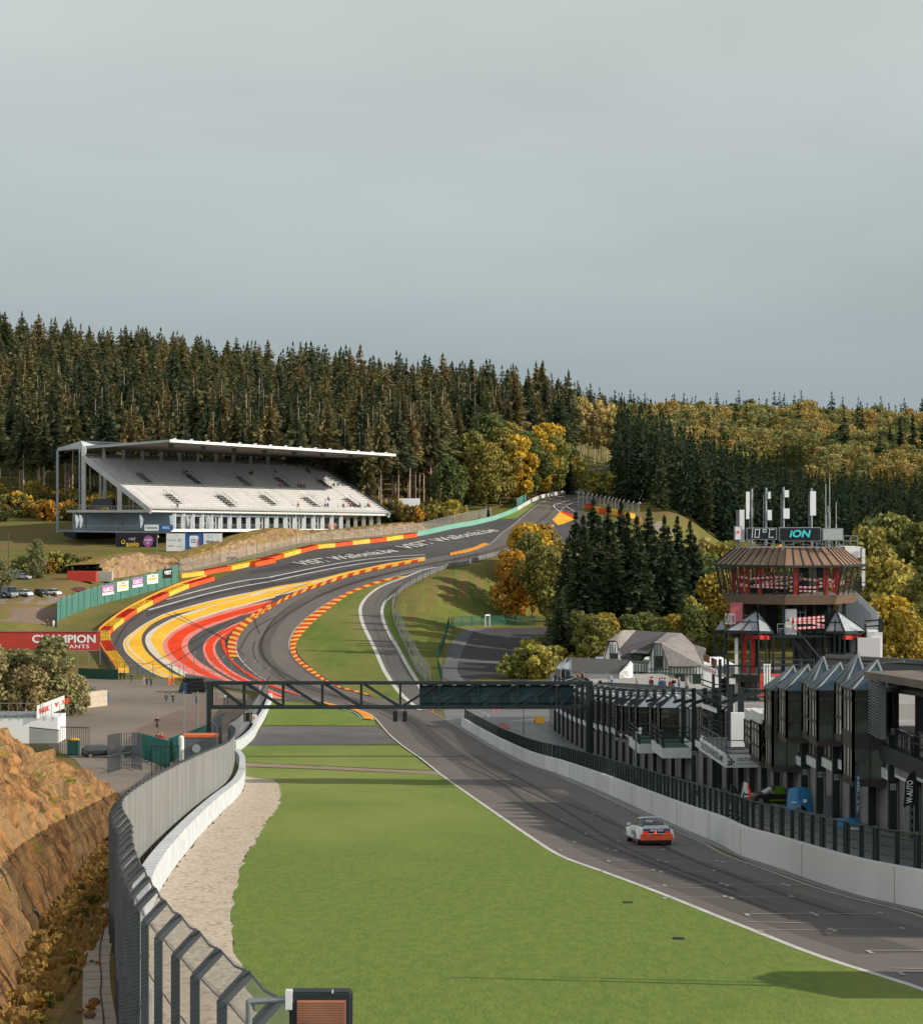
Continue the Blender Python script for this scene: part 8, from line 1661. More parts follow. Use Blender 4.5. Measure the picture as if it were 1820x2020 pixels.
def shell(name, label, px, wd, ht, m, arch=True):
    p = G(*px); e = MB(); K = 9
    for i in range(K - 1):
        for j in range(6):
            def pt(i_, j_):
                a = -1 + 2 * i_ / (K - 1); t = j_ / 6; w_ = wd / 2 * (1 - .18 * t * t) * a; z = ht * t * (1 - .10 * a * a) ; z = z if not arch else max(z, (ht * .30) * max(0, 1 - (abs(a) / .55) ** 2)); return (p.x + w_, p.y + .45 * t + .35 * (1 - a * a) * -1 * (1 - t * .6), p.z + z)
            e.add([pt(i, j), pt(i + 1, j), pt(i + 1, j + 1), pt(i, j + 1)], [(0, 1, 2, 3)])
    o = e.build(name, m, smooth=True); return tag(o, label, 'car body part'), p
o, p = shell('car_bonnet', 'blue racing car nose section standing on end outside the garages', cG([(925, 1630)])[0], 1.65, 1.5, CP_BL); b = MB(); b.box((p.x + .25, p.y - .42, p.z + .7), (.22, .03, .2)); b.build('white_decal', M_CHWHITE, o); b = MB(); b.bar((p.x - .1, p.y - .36, p.z + .7), (p.x - .05, p.y - .1, p.z + 1.35), .04, .02); b.build('black_stripe', M_INK, o); b = MB(); b.box((p.x - .45, p.y - .38, p.z + .6), (.34, .03, .09)); b.build('white_decal', M_CHWHITE, o)
o, p = shell('car_bonnet', 'black racing car body section leaning beside garage 15', cG([(1180, 1675)])[0], 1.4, 1.3, CP_B)
o, p = shell('car_fender', 'low blue racing car wing lying at the foot of the navy flag', cG([(1285, 1750)])[0], 1.5, .5, CP_BL)
def flag(label, px, H_, w_, m, body=None, tm=None, z0=.4, wd=None, lean=0.0, stripe=None, base=True, dy=0):
    p = G(*px); p.y += dy; e = thing('feather_flag', label, 'flag', p); b = MB(); b.bar(p, p + Vector((lean, 0, H_)), .05); b.build('pole', M_DSTEEL, e)
    outl = [(0, z0), (w_ * .55, z0 + .12), (w_, H_ * .62), (w_ * .92, H_ * .82), (w_ * .55, H_ * .96), (.05, H_)]
    b = MB(); b.extr([p + Vector((x + lean * z / H_, -.03, z)) for x, z in outl], (0, .02, 0)); fl_ = b.build('banner', m, e)
    if stripe: b = MB(); b.extr([p + Vector((x + lean * z / H_, -.06, z)) for x, z in ((w_ * .42, z0 + .1), (w_ * .55, z0 + .12), (w_, H_ * .62), (w_ * .92, H_ * .82), (w_ * .55, H_ * .96), (w_ * .45, H_ * .93), (w_ * .74, H_ * .8), (w_ * .82, H_ * .62))], (0, .01, 0)); b.build('red_edge', stripe, e)
    if body:
        o = p + Vector((w_ * .5 + lean * .55, -.09, z0 + (H_ - z0) * .5)); letters(body, o, (lean / H_ + .02, 0, 1), (-1, 0, .0), w_ * .8, tm, e, bold=.03, width=(H_ - z0) * .62)
    b = MB(); b.box((p.x, p.y, p.z + .05), (.5, .5, .1)); b.build('base', M_PLW, e); return e
def lane_at(X_, d_): x = atX(X_, d_); return (X_, 1010 - h1(x, d_) / d_ * F)
flag('black feather flag with white AUTO lettering behind the pit wall', lane_at(1428, 118), 2.7, .5, M_INK, 'AUTO', M_CHWHITE, lean=.35); flag('white and red feather flag with black lettering behind the pit wall', lane_at(1446, 117), 2.9, .52, M_PLW, 'YACHT', M_INK, lean=.5, stripe=M_RED)
flag('slim navy feather flag standing by the blue wing outside the garages', cG([(1330, 1765)])[0], 3.5, .24, MATS['dark_blue_print'], 'ATTSIM', M_LBL)
p = G(*cG([(1722, 1850)])[0]); e = thing('feather_flag', 'black feather flag reading W-AUTO on a lattice stand at the right edge', 'flag', p); b = MB()
for a_, c_ in ((-.22, 0), (.22, 0)): b.bar(p + Vector((a_, 0, 0)), p + Vector((a_, 0, 1.8)), .05)
for k in range(9): b.bar(p + Vector((-.22 if k % 2 else .22, 0, .2 * k)), p + Vector((.22 if k % 2 else -.22, 0, .2 * (k + 1))), .03)
b.box((p.x, p.y, p.z + .03), (1.0, .6, .06)); b.build('lattice_stand', M_STEEL, e); b = MB(); b.extr([p + Vector((x, -.05, z)) for x, z in ((-.32, 1.7), (.25, 1.95), (.32, 3.0), (.28, 3.55), (.02, 3.45), (-.22, 3.0))], (0, .03, 0)); b.build('banner', M_INK, e); letters('W-AUTO', p + Vector((-.0, -.10, 2.5)), (.03, 0, 1), (-1, 0, 0), .42, M_CHWHITE, e, bold=.03, width=1.15)
for X_, Y_, lab in ((150, 1040, 'left flag of the pair on the lower terrace of the grandstand'), (158, 1040, 'right flag of the pair on the lower terrace of the grandstand'), (277, 1040, 'white feather flag on the grandstand terrace before the wide window'), (336, 1041, 'blue and white feather flag on the grandstand terrace, third from the left'), (369, 1040, 'white feather flag on the grandstand terrace, fourth from the left'), (410, 1040, 'pale feather flag on the grandstand terrace, rightmost')):
    p = W(X_, Y_ + 3, 642 if X_ < 340 else dfr(X_) - .3); b = MB(); b.extr([p + Vector((x, 0, z)) for x, z in ((0, 0), (.5, .8), (.85, 2.6), (.3, 3.8), (-.3, 3.9), (-.1, 2))], (0, .04, 0)); o = b.build('feather_flag', mat('pale_blue_flag', (.40, .50, .66), (.75, .77, .8), scale=.7, rough=.8)); tag(o, lab, 'flag')
for x0, x1, t_, m in ((285, 313, 'Technogas', M_PLW), (314, 341, 'EGC', M_NAVY)):
    p0, p1 = W(x0, 1047, 641.5), W(x1, 1047, 641.5); e, ux, n = board('banner', ('white' if m is M_PLW else 'navy') + ' banner tied to the grandstand terrace railing', p0, p1, 1.7, m, cat='banner'); put(e, p0, ux, n, 1.7, t_, 2.0, .85, .9, M_NAVY if m is M_PLW else M_CHWHITE, width=3.2 if m is M_PLW else 2)
def gA(x, y): return G(*cA([(x, y)])[0])
for (x, y, st, L_, Wd, H_, pt, rz, lab) in ((72, 436, 'van', 5.6, 2.0, 2.5, CP_G, -.95, 'grey high roofed van in the gravel car park'), (185, 426, 'hatch', 4.2, 1.8, 1.5, CP_W, -.75, 'white hatchback next to the grey van'), (300, 424, 'hatch', 4.5, 1.85, 1.6, CP_B, -.9, 'black estate car between two white ones'), (392, 420, 'hatch', 4.4, 1.8, 1.5, CP_W, -.75, 'white car, rightmost of the parked row'), (8, 440, 'hatch', 4.3, 1.8, 1.4, CP_B, -.8, 'black car cut by the left edge beside the van'), (590, 402, 'hatch', 4.1, 1.75, 1.4, CP_R, .1, 'dark red car parked apart near the teal fence'), (105, 300, 'van', 5.4, 2.0, 2.2, CP_G, -.4, 'dark van on the upper track behind the shrubs'), (165, 305, 'hatch', 4.3, 1.8, 1.5, CP_S, -.4, 'silver car on the upper track behind the shrubs')):
    make_car(lab, st, L_, Wd, H_, pt, gA(x, y), rz, name='parked_van' if st == 'van' else 'parked_car', cat='van' if st == 'van' else 'car')
for (x, y, lab) in ((735, 1602, 'dark car parked low behind the black gate'), (965, 1605, 'dark car with a red tail lamp behind the grey slatted fence')):
    make_car(lab, 'hatch', 4.2, 1.8, 1.45, CP_B, gA(x, y), .3)
for (x, y, w_, m, lab) in ((600, 318, 7, mat('red_container', (.50, .05, .03), rough=.7), 'red container behind the shrubs'), (740, 318, 5.5, mat('beige_container', (.45, .42, .36), rough=.7), 'beige container with a red side behind the teal fence')):
    p = gA(x, y); b = MB(); b.box((p.x, p.y, p.z + 1.2), (w_, 2.4, 2.5)); 
    for k in range(int(w_ / .5)): b.box((p.x - w_ / 2 + .25 + k * .5, p.y - 1.22, p.z + 1.2), (.12, .06, 2.3))
    tag(b.build('container', m), lab, 'container')
def skinned(name, pts, edges, rad, sub=1):
    me = bpy.data.meshes.new(name); me.from_pydata(pts, edges, []); o = bpy.data.objects.new(name, me); COL.objects.link(o); m = o.modifiers.new('s', 'SKIN'); 
    for i, v in enumerate(me.skin_vertices[0].data): v.radius = (rad[i], rad[i]) if not isinstance(rad[i], tuple) else rad[i]; v.use_root = (i == 0)
    if sub: o.modifiers.new('u', 'SUBSURF').levels = sub
    r = bpy.data.meshes.new_from_object(o.evaluated_get(bpy.context.evaluated_depsgraph_get())); bpy.data.objects.remove(o); r.polygons.foreach_set('use_smooth', [True] * len(r.polygons)); return r
def pose_mesh(kind):
    H = {'hip': (0, 0, .93), 'ch': (0, 0, 1.22), 'nk': (0, 0, 1.45), 'hd': (0, -.01, 1.62)}
    if kind == 'sit': H = {'hip': (0, 0, .46), 'ch': (0, -.06, .76), 'nk': (0, -.10, 1.0), 'hd': (0, -.14, 1.17)}
    sh = H['nk'][2] - .05; y0 = H['nk'][1]
    if kind == 'stand': arms = [[(s * .19, y0, sh), (s * .26, .02, sh - .28), (s * .25, -.04, sh - .54)] for s in (1, -1)]
    elif kind == 'photo': arms = [[(s * .19, y0, sh), (s * .27, -.14, sh - .24), (s * .07, -.26, sh + .08)] for s in (1, -1)]
    elif kind == 'pocket': arms = [[(s * .19, y0, sh), (s * .30, .05, sh - .26), (s * .17, -.08, sh - .48)] for s in (1, -1)]
    else: arms = [[(s * .19, y0, sh), (s * .24, -.12, sh - .26), (s * .10, -.36, sh - .36)] for s in (1, -1)]
    if kind == 'sit': legs = [[(s * .09, 0, .46), (s * .13, -.42, .48), (s * .12, -.40, .08), (s * .12, -.54, .04)] for s in (1, -1)]
    else: legs = [[(s * .09, 0, .90), (s * .10, -.03, .50), (s * .11, .02, .08), (s * .12, -.12, .04)] for s in (1, -1)]
    P = [H['hip'], H['ch'], H['nk'], H['hd'], (H['hd'][0], H['hd'][1], H['hd'][2] + .10)]; E = [(0, 1), (1, 2), (2, 3), (3, 4)]; R = [.12, .13, .055, .085, .07]
    for a in arms:
        n = len(P); P += a; E += [(2, n), (n, n + 1), (n + 1, n + 2)]; R += [.055, .042, .03]; w = Vector(a[2]); dr = (w - Vector(a[1])).normalized(); sd_ = Vector((0, 1, 0)).cross(dr).normalized() if abs(dr.y) < .9 else Vector((1, 0, 0)); pm = w + dr * .09; P.append(tuple(pm)); E.append((n + 2, n + 3)); R.append(.034)
        for k, (o_, l_) in enumerate(((-.03, .075), (-.01, .09), (.01, .085), (.03, .065))):
            q = len(P); b_ = pm + sd_ * o_; P += [tuple(b_ + dr * l_ * .55), tuple(b_ + dr * l_ + Vector((0, -.015, 0)))]; E += [(n + 3, q), (q, q + 1)]; R += [.009, .008]
        q = len(P); P += [tuple(w + dr * .05 + sd_ * -.05), tuple(w + dr * .09 + sd_ * -.065)]; E += [(n + 3, q), (q, q + 1)]; R += [.011, .009]
    for l in legs: n = len(P); P += l; E += [(0, n), (n, n + 1), (n + 1, n + 2), (n + 2, n + 3)]; R += [.085, .062, .042, .038]
    body = skinned('body', P, E, R)
    J = [H['hip'], H['ch'], (0, y0, sh)]; JE = [(0, 1), (1, 2)]; JR = [.155, .165, .11]
    for a in arms: n = len(J); J += a[:2] + [tuple(Vector(a[1]).lerp(Vector(a[2]), .85))]; JE += [(2, n), (n, n + 1), (n + 1, n + 2)]; JR += [.082, .062, .05]
    jk = skinned('jacket', J, JE, JR)
    T_ = [H['hip']]; TE = []; TR_ = [.14]
    for l in legs: n = len(T_); T_ += l[:2] + [tuple(Vector(l[1]).lerp(Vector(l[2]), .85))]; TE += [(0, n), (n, n + 1), (n + 1, n + 2)]; TR_ += [.105, .078, .06]
    tr = skinned('trousers', T_, TE, TR_)
    b = MB(); hd = H['hd']; b.sphere((hd[0], hd[1] + .025, hd[2] + .075), .108, 10, 8, (.92, 1, .95)); hair = b.mesh('hair', M_INK, smooth=True)
    b = MB()
    for s in (1, -1): b.sphere((hd[0] + s * .033, hd[1] - .083, hd[2] + .03), .011, 6, 4)
    b.bar((hd[0] - .025, hd[1] - .083, hd[2] - .045), (hd[0] + .025, hd[1] - .083, hd[2] - .045), .01); face = b.mesh('eyes_and_mouth', M_INK)
    b = MB()
    for l in legs: f_ = Vector(l[3]); g_2 = Vector(l[2]); b.sphere(((f_.x + g_2.x) / 2, (f_.y + g_2.y) / 2, g_2.z - .035), .075, 8, 5, (.75, 1.6, .7))
    shoes = b.mesh('shoes', M_INK, smooth=True)
    for m_ in (body, jk, tr):
        m_.materials.clear(); m_.materials.append(M_INK)
    return body, jk, tr, hair, face, shoes
POSES = {k: pose_mesh(k) for k in ('stand', 'photo', 'pocket', 'sit')}
M_SKIN = mat('skin', (.52, .31, .22), rough=.6)
CL = {k: mat('cloth_' + k, c, rough=.9) for k, c in dict(black=(.02, .02, .024), navy=(.03, .05, .11), beige=(.48, .40, .30), orange=(.90, .17, .02), white=(.7, .7, .68), jeans=(.08, .13, .22), grey=(.16, .17, .18), blue=(.04, .16, .45), red=(.50, .05, .04), green=(.06, .12, .07), brown=(.18, .11, .07)).items()}
HAIR = [mat('dark_hair', (.03, .02, .015), rough=.8), mat('grey_hair', (.30, .28, .26), rough=.8), mat('brown_hair', (.12, .07, .035), rough=.8)]
npp = 0
def person(label, p, rz, kind, top, legs, group=None, hat=None, extra=None, sc=1.0):
    global npp; npp += 1
    e = thing('person', label, 'person', p, group); e.rotation_euler = (0, 0, rz); e.scale = (sc,) * 3
    for nm, me, m in zip(('body', 'jacket', 'trousers', 'hair', 'eyes_and_mouth', 'shoes'), POSES[kind], (M_SKIN, CL[top], CL[legs], HAIR[npp % 3] if not hat else CL[hat], M_INK, M_INK)):
        if nm == 'eyes_and_mouth': continue
        o = link(nm if not (nm == 'hair' and hat) else 'cap', me, e); o.material_slots[0].link = 'OBJECT'; o.material_slots[0].material = m
    if extra == 'pack': b = MB(); b.sphere((0, .2, 1.22), .17, 8, 6, (.9, .6, 1.3)); link('backpack', b.mesh('backpack', CL['grey'], smooth=True), e)
    return e
for x, y, k, t_, l_, rz, lab, ex in ((878, 1042, 'stand', 'black', 'black', 2.8, 'person in black standing left of a pair by the yellow barrier end', None), (903, 1041, 'pocket', 'navy', 'black', 3.0, 'person in navy standing right of a pair by the yellow barrier end', None), (957, 1058, 'pocket', 'navy', 'jeans', 2.9, 'person in navy and jeans standing alone by the fence', None), (1047, 1082, 'pocket', 'beige', 'beige', 3.1, 'person dressed in beige, left of the three watching', None), (1069, 1084, 'stand', 'navy', 'navy', 3.0, 'person in navy, middle of the three watching', None), (1101, 1087, 'photo', 'navy', 'navy', 2.9, 'person in navy, right of the three watching', None), (1231, 1084, 'stand', 'orange', 'orange', 3.3, 'marshal in orange overalls, left of the pair by the wall', None), (1257, 1083, 'pocket', 'orange', 'orange', 2.9, 'marshal in orange overalls, right of the pair by the wall', None),
        (1212, 1209, 'stand', 'black', 'jeans', 3.1, 'person in black with a grey backpack on the paddock', 'pack'), (1259, 1212, 'photo', 'black', 'navy', 3.2, 'person in black raising a camera on the paddock', None), (1143, 1396, 'pocket', 'black', 'black', .3, 'person in black walking alone across the middle of the paddock', None), (1430, 1216, 'photo', 'grey', 'jeans', 2.6, 'person in a grey hood beside the lamp post', None), (1636, 1215, 'stand', 'white', 'grey', 3.1, 'person with a pale top, left of the pair under the gantry', None), (1661, 1216, 'stand', 'black', 'jeans', 3.1, 'person in black and jeans, right of the pair under the gantry', None),
        (1150, 1522, 'pocket', 'brown', 'jeans', 3.0, 'person in brown behind the green fence, left of a pair', None), (1178, 1526, 'pocket', 'red', 'jeans', 3.2, 'person in dark red behind the green fence, right of a pair', None), (346, 652, 'stand', 'black', 'black', 1.0, 'person in black at the far end of the teal fence', None), (390, 655, 'stand', 'white', 'white', .6, 'person in white at the far end of the teal fence', None), (394, 1276, 'stand', 'navy', 'jeans', 2.5, 'person in navy by the low block wall under the trees', None), (433, 1277, 'stand', 'black', 'jeans', 3.4, 'person in black by the low block wall under the trees', None), (190, 1332, 'pocket', 'red', 'black', .5, 'person in red and black on the roof deck at the left', None)):
    person(lab, gA(x, y), rz, k, t_, l_, extra=ex, sc=1.0 if y < 1300 else 1.05)
GST = 'spectators sitting in the grandstand'; cols_ = ['black', 'navy', 'red', 'black', 'grey', 'brown', 'orange', 'blue']
gpos = [(443.8 + .2709 * x, 690.3 + .2709 * y) for x, y in ((180, 925), (190, 922), (365, 905), (595, 890), (605, 900), (612, 912), (403, 1008), (452, 1012), (533, 1010), (550, 1013), (568, 1013), (797, 1005), (818, 1003), (745, 1108), (527, 1150), (725, 1153), (750, 1155), (857, 1155), (905, 1155), (925, 1150), (983, 1157), (1035, 1155), (1050, 1155))] + [(x * .2709, 591.8 + .2709 * y) for x, y in ((1335, 1280), (1358, 1280), (1290, 1650))]
for i, (X_, Y_) in enumerate(gpos):
    best = min(((s_ / 160, t_ / 52) for s_ in range(161) for t_ in range(53)), key=lambda st: (lambda p: (910 + p.x / p.y * F - X_) ** 2 + (1010 - p.z / p.y * F - Y_) ** 2)(sp(*st)))
    p = sp(*best); p.z += .35; person('spectator sitting on the white rows of the grandstand', p, .6 + rr.uniform(-.4, .4), 'sit', cols_[i % 8], rr.choice(('black', 'jeans', 'navy')), GST, sc=1.25)
for x, y, in ((800, 1287), (760, 1290)):
    X_, Y_ = 443.8 + .2709 * x, 690.3 + .2709 * y; person('marshal in orange on the grandstand terrace, ' + ('right' if x == 800 else 'left') + ' one', W(X_, 1043, dfr(X_) + .5), .4, 'stand', 'orange', 'orange', sc=1.1)
TG = 'spectators on the pit roof terrace'
for i, (x, yh, t_) in enumerate(((390, 885, 'beige'), (405, 880, 'brown'), (420, 895, 'red'), (436, 885, 'beige'), (452, 895, 'brown'), (466, 880, 'black'), (478, 890, 'grey'), (410, 915, 'beige'), (440, 918, 'brown'), (500, 915, 'black'), (520, 930, 'black'), (645, 945, 'black'), (740, 955, 'brown'), (768, 930, 'blue'), (1030, 935, 'beige'), (1178, 932, 'red'), (1192, 932, 'black'), (1283, 940, 'blue'), (1298, 938, 'blue'), (1322, 942, 'grey'), (1382, 950, 'red'), (1408, 935, 'black'), (1470, 922, 'grey'), (1552, 945, 'beige'), (1270, 945, 'grey'))):
    X_, Y_ = cJ([(x, yh)])[0]; d_ = float(np.interp(X_, [1120, 1165, 1195, 1250, 1300, 1340, 1381], [320, 318, 298, 270, 247, 229, 213])); p = W(X_, Y_, d_); p.z -= 1.74
    lab = 'spectator at the rail of the pit roof terrace' if t_ != 'blue' else 'spectator in blue at the rail of the pit roof terrace'
    person(lab, p, 1.9 + rr.uniform(-.5, .5), rr.choice(('stand', 'pocket', 'photo')), t_, 'jeans', TG if t_ != 'blue' else 'spectators in blue on the pit roof terrace', hat='white' if x == 768 else None)
def wallp(X_):
    u = (X_ - 910) / F; return min(PW, key=lambda p: abs(p.x - u * p.y))
for X_, lab, t_ in ((1209, 'person in black leaning over the pit wall fence, farther one', 'black'), (1337, 'person in black leaning over the pit wall fence, nearer one', 'black'), (1230, 'person in a pale shirt behind the pit wall fence', 'white')):
    q = wallp(X_); person(lab, (q.x + .95, q.y, h1(*q) + .55), 1.6, 'photo', t_, 'grey', hat=None, sc=1.0)
for x, y in ((555, 196), (577, 193)): person('marshal in orange by the far guard rail, ' + ('left' if x == 555 else 'right') + ' one', G(*cP([(x, y + 6)])[0]), 0, 'stand', 'orange', 'orange', sc=1.15)
person('marshal in orange beyond the spruce tops at the crest', G(*cP([(1503, 452)])[0]) + Vector((0, 0, .3)), .3, 'stand', 'orange', 'orange', sc=1.2)
person('person walking on the far path above the grass slope', G(*cD([(1061, 782)])[0]), .3, 'stand', 'navy', 'navy', sc=1.1)
def pole(label, px, H_, cam=0, m=M_STEEL, r=.09, name='lamp_post'):
    p = G(*px); e = thing(name, label, 'pole', p); b = MB(); b.tube(p, p + Vector((0, 0, H_)), r, r * .75, n=8); b.build('pole', m, e)
    if cam == 1: b = MB(); t_ = p + Vector((0, 0, H_)); b.bar(t_, t_ + Vector((.35, -.2, 0)), .06); b.sphere(t_ + Vector((.35, -.25, .25)), .16, 8, 6, (1, 1, 1.2)); b.sphere(t_ + Vector((.35, -.25, -.05)), .14, 8, 6); b.build('camera', M_PLW, e)
    if cam == 2: b = MB(); t_ = p + Vector((0, 0, H_)); b.box(t_ + Vector((-.35, 0, .1)), (.5, .25, .35), .3); b.build('floodlight', M_BLK, e)
    return e
for px, H_, c_, lab in ((cA([(1338, 1480)])[0], 6.6, 2, 'steel pole with a black floodlight on the paddock'), (cA([(1440, 1440)])[0], 6.0, 0, 'thin steel pole just right of the floodlight pole'), (cA([(1500, 1440)])[0], 6.2, 0, 'thin steel pole beside the left gantry post'), (cE([(715, 1345)])[0], 3.8, 1, 'camera pole on the far pit lane'), ((1254, 1543), 4.2, 1, 'camera pole behind the pit wall near the gantry'), (cA([(1143, 235)])[0], 8.5, 1, 'tall slim pole at the rock cutting'), (cP([(1492, 385)])[0], 4.5, 1, 'camera pole beyond the dark spruces'), (cA([(218, 1255)])[0], 5.2, 1, 'dark pole before the trees on the left')): pole(lab, px, H_, c_)
pole('brown timber pole at the left edge by the shrubs', cA([(62, 235)])[0], 9.5, 0, M_WOODP, .13, 'timber_pole')
b = MB(); p = gA(1505, 1640); x0, x1, zz0 = gA(1340, 1640).x, gA(1585, 1640).x, gA(1450, 1640); cb = thing('generator_cabin', 'grey cabin with an orange roof beside the left gantry post', 'cabin', zz0)
b.box((zz0.x, zz0.y + 1.2, zz0.z + 1.35), (x1 - x0, 2.4, 2.7)); b.build('body', mat('grey_cabin', (.13, .14, .15), (.10, .11, .12), scale=1, rough=.6), cb); b = MB(); b.box((zz0.x, zz0.y + 1.2, zz0.z + 2.8), (x1 - x0 + .1, 2.5, .25)); b.build('roof', mat('orange_roof', (.75, .16, .05), (.55, .14, .06), scale=1, rough=.7), cb)
b = MB(); b.tube((x0 - .3, zz0.y, zz0.z), (x0 - .3, zz0.y, zz0.z + 2.6), .3, n=12); b.sphere((x0 - .3, zz0.y, zz0.z + 2.6), .32, 10, 6); b.build('white_duct', M_PLW, cb); b = MB(); c = Vector((zz0.x - .3, zz0.y - .02, zz0.z + 1.5)); b.tube(c, c + Vector((0, -.05, 0)), .45, n=16); b.build('round_sign', mat('pale_disc', (.45, .5, .52), rough=.7), cb)
def slats(label, px, H_, m, step=.45, w_=.10, name='slatted_fence', rails=(.4, 1.6)):
    P = even(w2(px, 1), step); e = thing(name, label, 'fence', (P[0].x, P[0].y, h1(*P[0]))); b = MB()
    for p in P: b.box((p.x, p.y, h1(*p) + H_ / 2), (w_, w_, H_))
    b.build('slats', m, e); b = MB()
    for r_ in rails:
        for a, c in zip(P, P[1:]): b.bar((a.x, a.y, h1(*a) + r_), (c.x, c.y, h1(*c) + r_), .08)
    b.build('rail', m, e); return e
slats('dark green slatted fence left of the grey cabin', cA([(1000, 1600), (1110, 1640), (1230, 1690)]), 2.8, M_TEAL, .6, .08); slats('green slatted fence running from the cabin to the gantry', cA([(1235, 1640), (1400, 1560), (1540, 1490)]), 2.6, M_TEAL, .5, .14)
slats('tall grey slatted fence rising beside the rock', cA([(785, 1720), (880, 1690), (960, 1680), (1030, 1700)]), 3.6, M_DSTEEL, .9, .07); slats('thin black railing below the green fence', cA([(1105, 1745), (1300, 1745)]), 2.8, M_BLK, .4, .06, 'railing', (.2, 2.75))
slats('black barred gate left of the paddock exit', cA([(215, 1560), (430, 1590)]), 3.0, M_BLK, .35, .05, 'gate', (.2, 2.9)); slats('black barred gate with a thick end post behind the rock', cA([(440, 1590), (648, 1600)]), 3.4, M_BLK, .35, .05, 'gate', (.2, 3.3)); slats('green mesh fence along the trees by the block wall', cA([(0, 1262), (200, 1262), (400, 1262), (580, 1215), (700, 1185)]), 2.3, M_TEAL, .6, .05, 'park_fence', (.1, 2.2))
p = gA(535, 1590); b = MB(); b.box((p.x, p.y, p.z + .9), (1.3, 1.0, 1.8)); b2 = MB(); b2.sphere((p.x, p.y, p.z + 1.85), .7, 10, 6, (1.1, .9, .35)); e = thing('waste_bin', 'green waste bin with a yellow lid behind the black gate', 'bin', p); b.build('body', M_TEAL, e); b2.build('lid', mat('yellow_lid', (.60, .38, .04), rough=.6), e)
for x, y, m, lab in ((770, 1212, M_BLUEP, 'blue bin at the end of the block wall'), (1356, 1139, M_BLUEP, 'blue bin before the tyre pile'), (1381, 1140, M_INK, 'black bin beside the blue one before the tyre pile')): p = gA(x, y); b = MB(); b.prism([(p.x - .4, p.y - .35), (p.x + .4, p.y - .35), (p.x + .4, p.y + .35), (p.x - .4, p.y + .35)], p.z, p.z + 1.6, top=[(p.x - .48, p.y - .4), (p.x + .48, p.y - .4), (p.x + .48, p.y + .4), (p.x - .48, p.y + .4)]); b.box((p.x, p.y, p.z + 1.68), (1.02, .9, .12)); tag(b.build('waste_bin', m), lab, 'bin')
q0, q1 = gA(480, 1258), gA(765, 1225); e = thing('block_wall', 'stepped wall of pale concrete blocks at the paddock edge', 'wall', q1)
for k in range(3):
    a = q0.lerp(q1, .18 * k + .1); b = MB(); z = min(q0.z, q1.z) + .85 * k; b.bar((a.x, a.y, z + .42), (q1.x, q1.y, z + .42), .9, .83); b.build('block_course', mat('sandy_block', (.52, .44, .34), (.44, .37, .29), scale=1, rough=.9), e)
for row in range(4):
    for k in range(11 - row):
        p = gA(1312 + k * 18 + row * 9, 1132); b = MB()
        for t_ in range(1): y_ = p.y + .2; z = p.z + .35 + row * .62; b.tube((p.x, y_ - .12, z), (p.x, y_ + 2.4, z), .34, n=12, caps=False); b.tube((p.x, y_ - .12, z), (p.x, y_ - .12 + .02, z), .34, .2, n=12, caps=False)
        tag(b.build('tyre_stack', M_RUB), 'row of old black tyres lying in the pile by the run-off wall', 'tyres', 'black tyre rows in the pile by the run-off wall')
e = thing('white_building', 'low white building with a red and white banner at the left edge', 'building', gA(200, 1500)); b = MB(); a_, c_ = gA(-120, 1500), gA(420, 1500); b.box(((a_.x + c_.x) / 2, a_.y + 3, a_.z + 1.7), (c_.x - a_.x, 6, 3.4)); b.build('wall', M_WHITEP, e); b = MB(); b.box(((a_.x + c_.x) / 2 - 1, a_.y + 3, a_.z + 3.5), (c_.x - a_.x - 3, 6.2, .25)); b.build('roof', M_STEEL, e)
p0 = Vector((gA(272, 1500).x, a_.y - .4, a_.z + 3.2)); p1 = Vector((c_.x + .6, a_.y + 1.5, a_.z + 4.4)); b = MB(); b.extr([p0, p1, p1 + Vector((0, 0, 1.7)), p0 + Vector((0, 0, 1.7))], (0, .1, 0)); b.build('banner', M_PLW, e)
ux = (p1 - p0).normalized(); letters('NGK', p0 + ux * 1.1 + Vector((0, -.1, .8)), ux, (0, 0, 1), .9, M_RED, e, width=1.4, bold=.03); letters('V', p0 + ux * 2.9 + Vector((0, -.1, .85)), ux, (0, 0, 1), .8, M_RED, e, bold=.03); letters('NGK', p0 + ux * 4.2 + Vector((0, -.1, .85)), ux, (0, 0, 1), .8, M_RED, e, width=1.0, bold=.03)
b = MB(); 
for k in range(12): b.bar((a_.x + k * 1.1, a_.y - .2, a_.z + 3.4), (a_.x + k * 1.1, a_.y - .2, a_.z + 5.2), .06)
b.bar((a_.x, a_.y - .2, a_.z + 5.2), (c_.x - 3, a_.y - .2, a_.z + 5.2), .08); b.build('railing', M_STEEL, e)
b = MB(); p = G(*cE([(805, 1262)])[0]); q = G(*cE([(868, 1268)])[0]); b.extr([p, q, q + Vector((0, .12, 1.0)), p + Vector((0, .12, 1.1))], (0, .55, 0)); tag(b.build('jersey_barrier', mat('yellow_barrier', (.80, .45, .03), (.7, .38, .03), scale=1, rough=.6)), 'yellow plastic barrier at the far end of the pit lane', 'barrier')
for x, y, lab in ((492, 1172, 'left of two orange cones at the far end of the pit lane'), (530, 1172, 'right of two orange cones at the far end of the pit lane'), (798, 1255, 'orange cone beside the yellow barrier'), (52, 1178, 'orange marker at the end of the pit wall'), (1393, 1450, 'orange cone outside the far garages')): p = G(*cE([(x, y)])[0]); b = MB(); b.box(p + Vector((0, 0, .03)), (.45, .45, .06)); b.tube(p + Vector((0, 0, .05)), p + Vector((0, 0, .8)), .19, .04, n=10); tag(b.build('traffic_cone', CP_O), lab, 'cone')
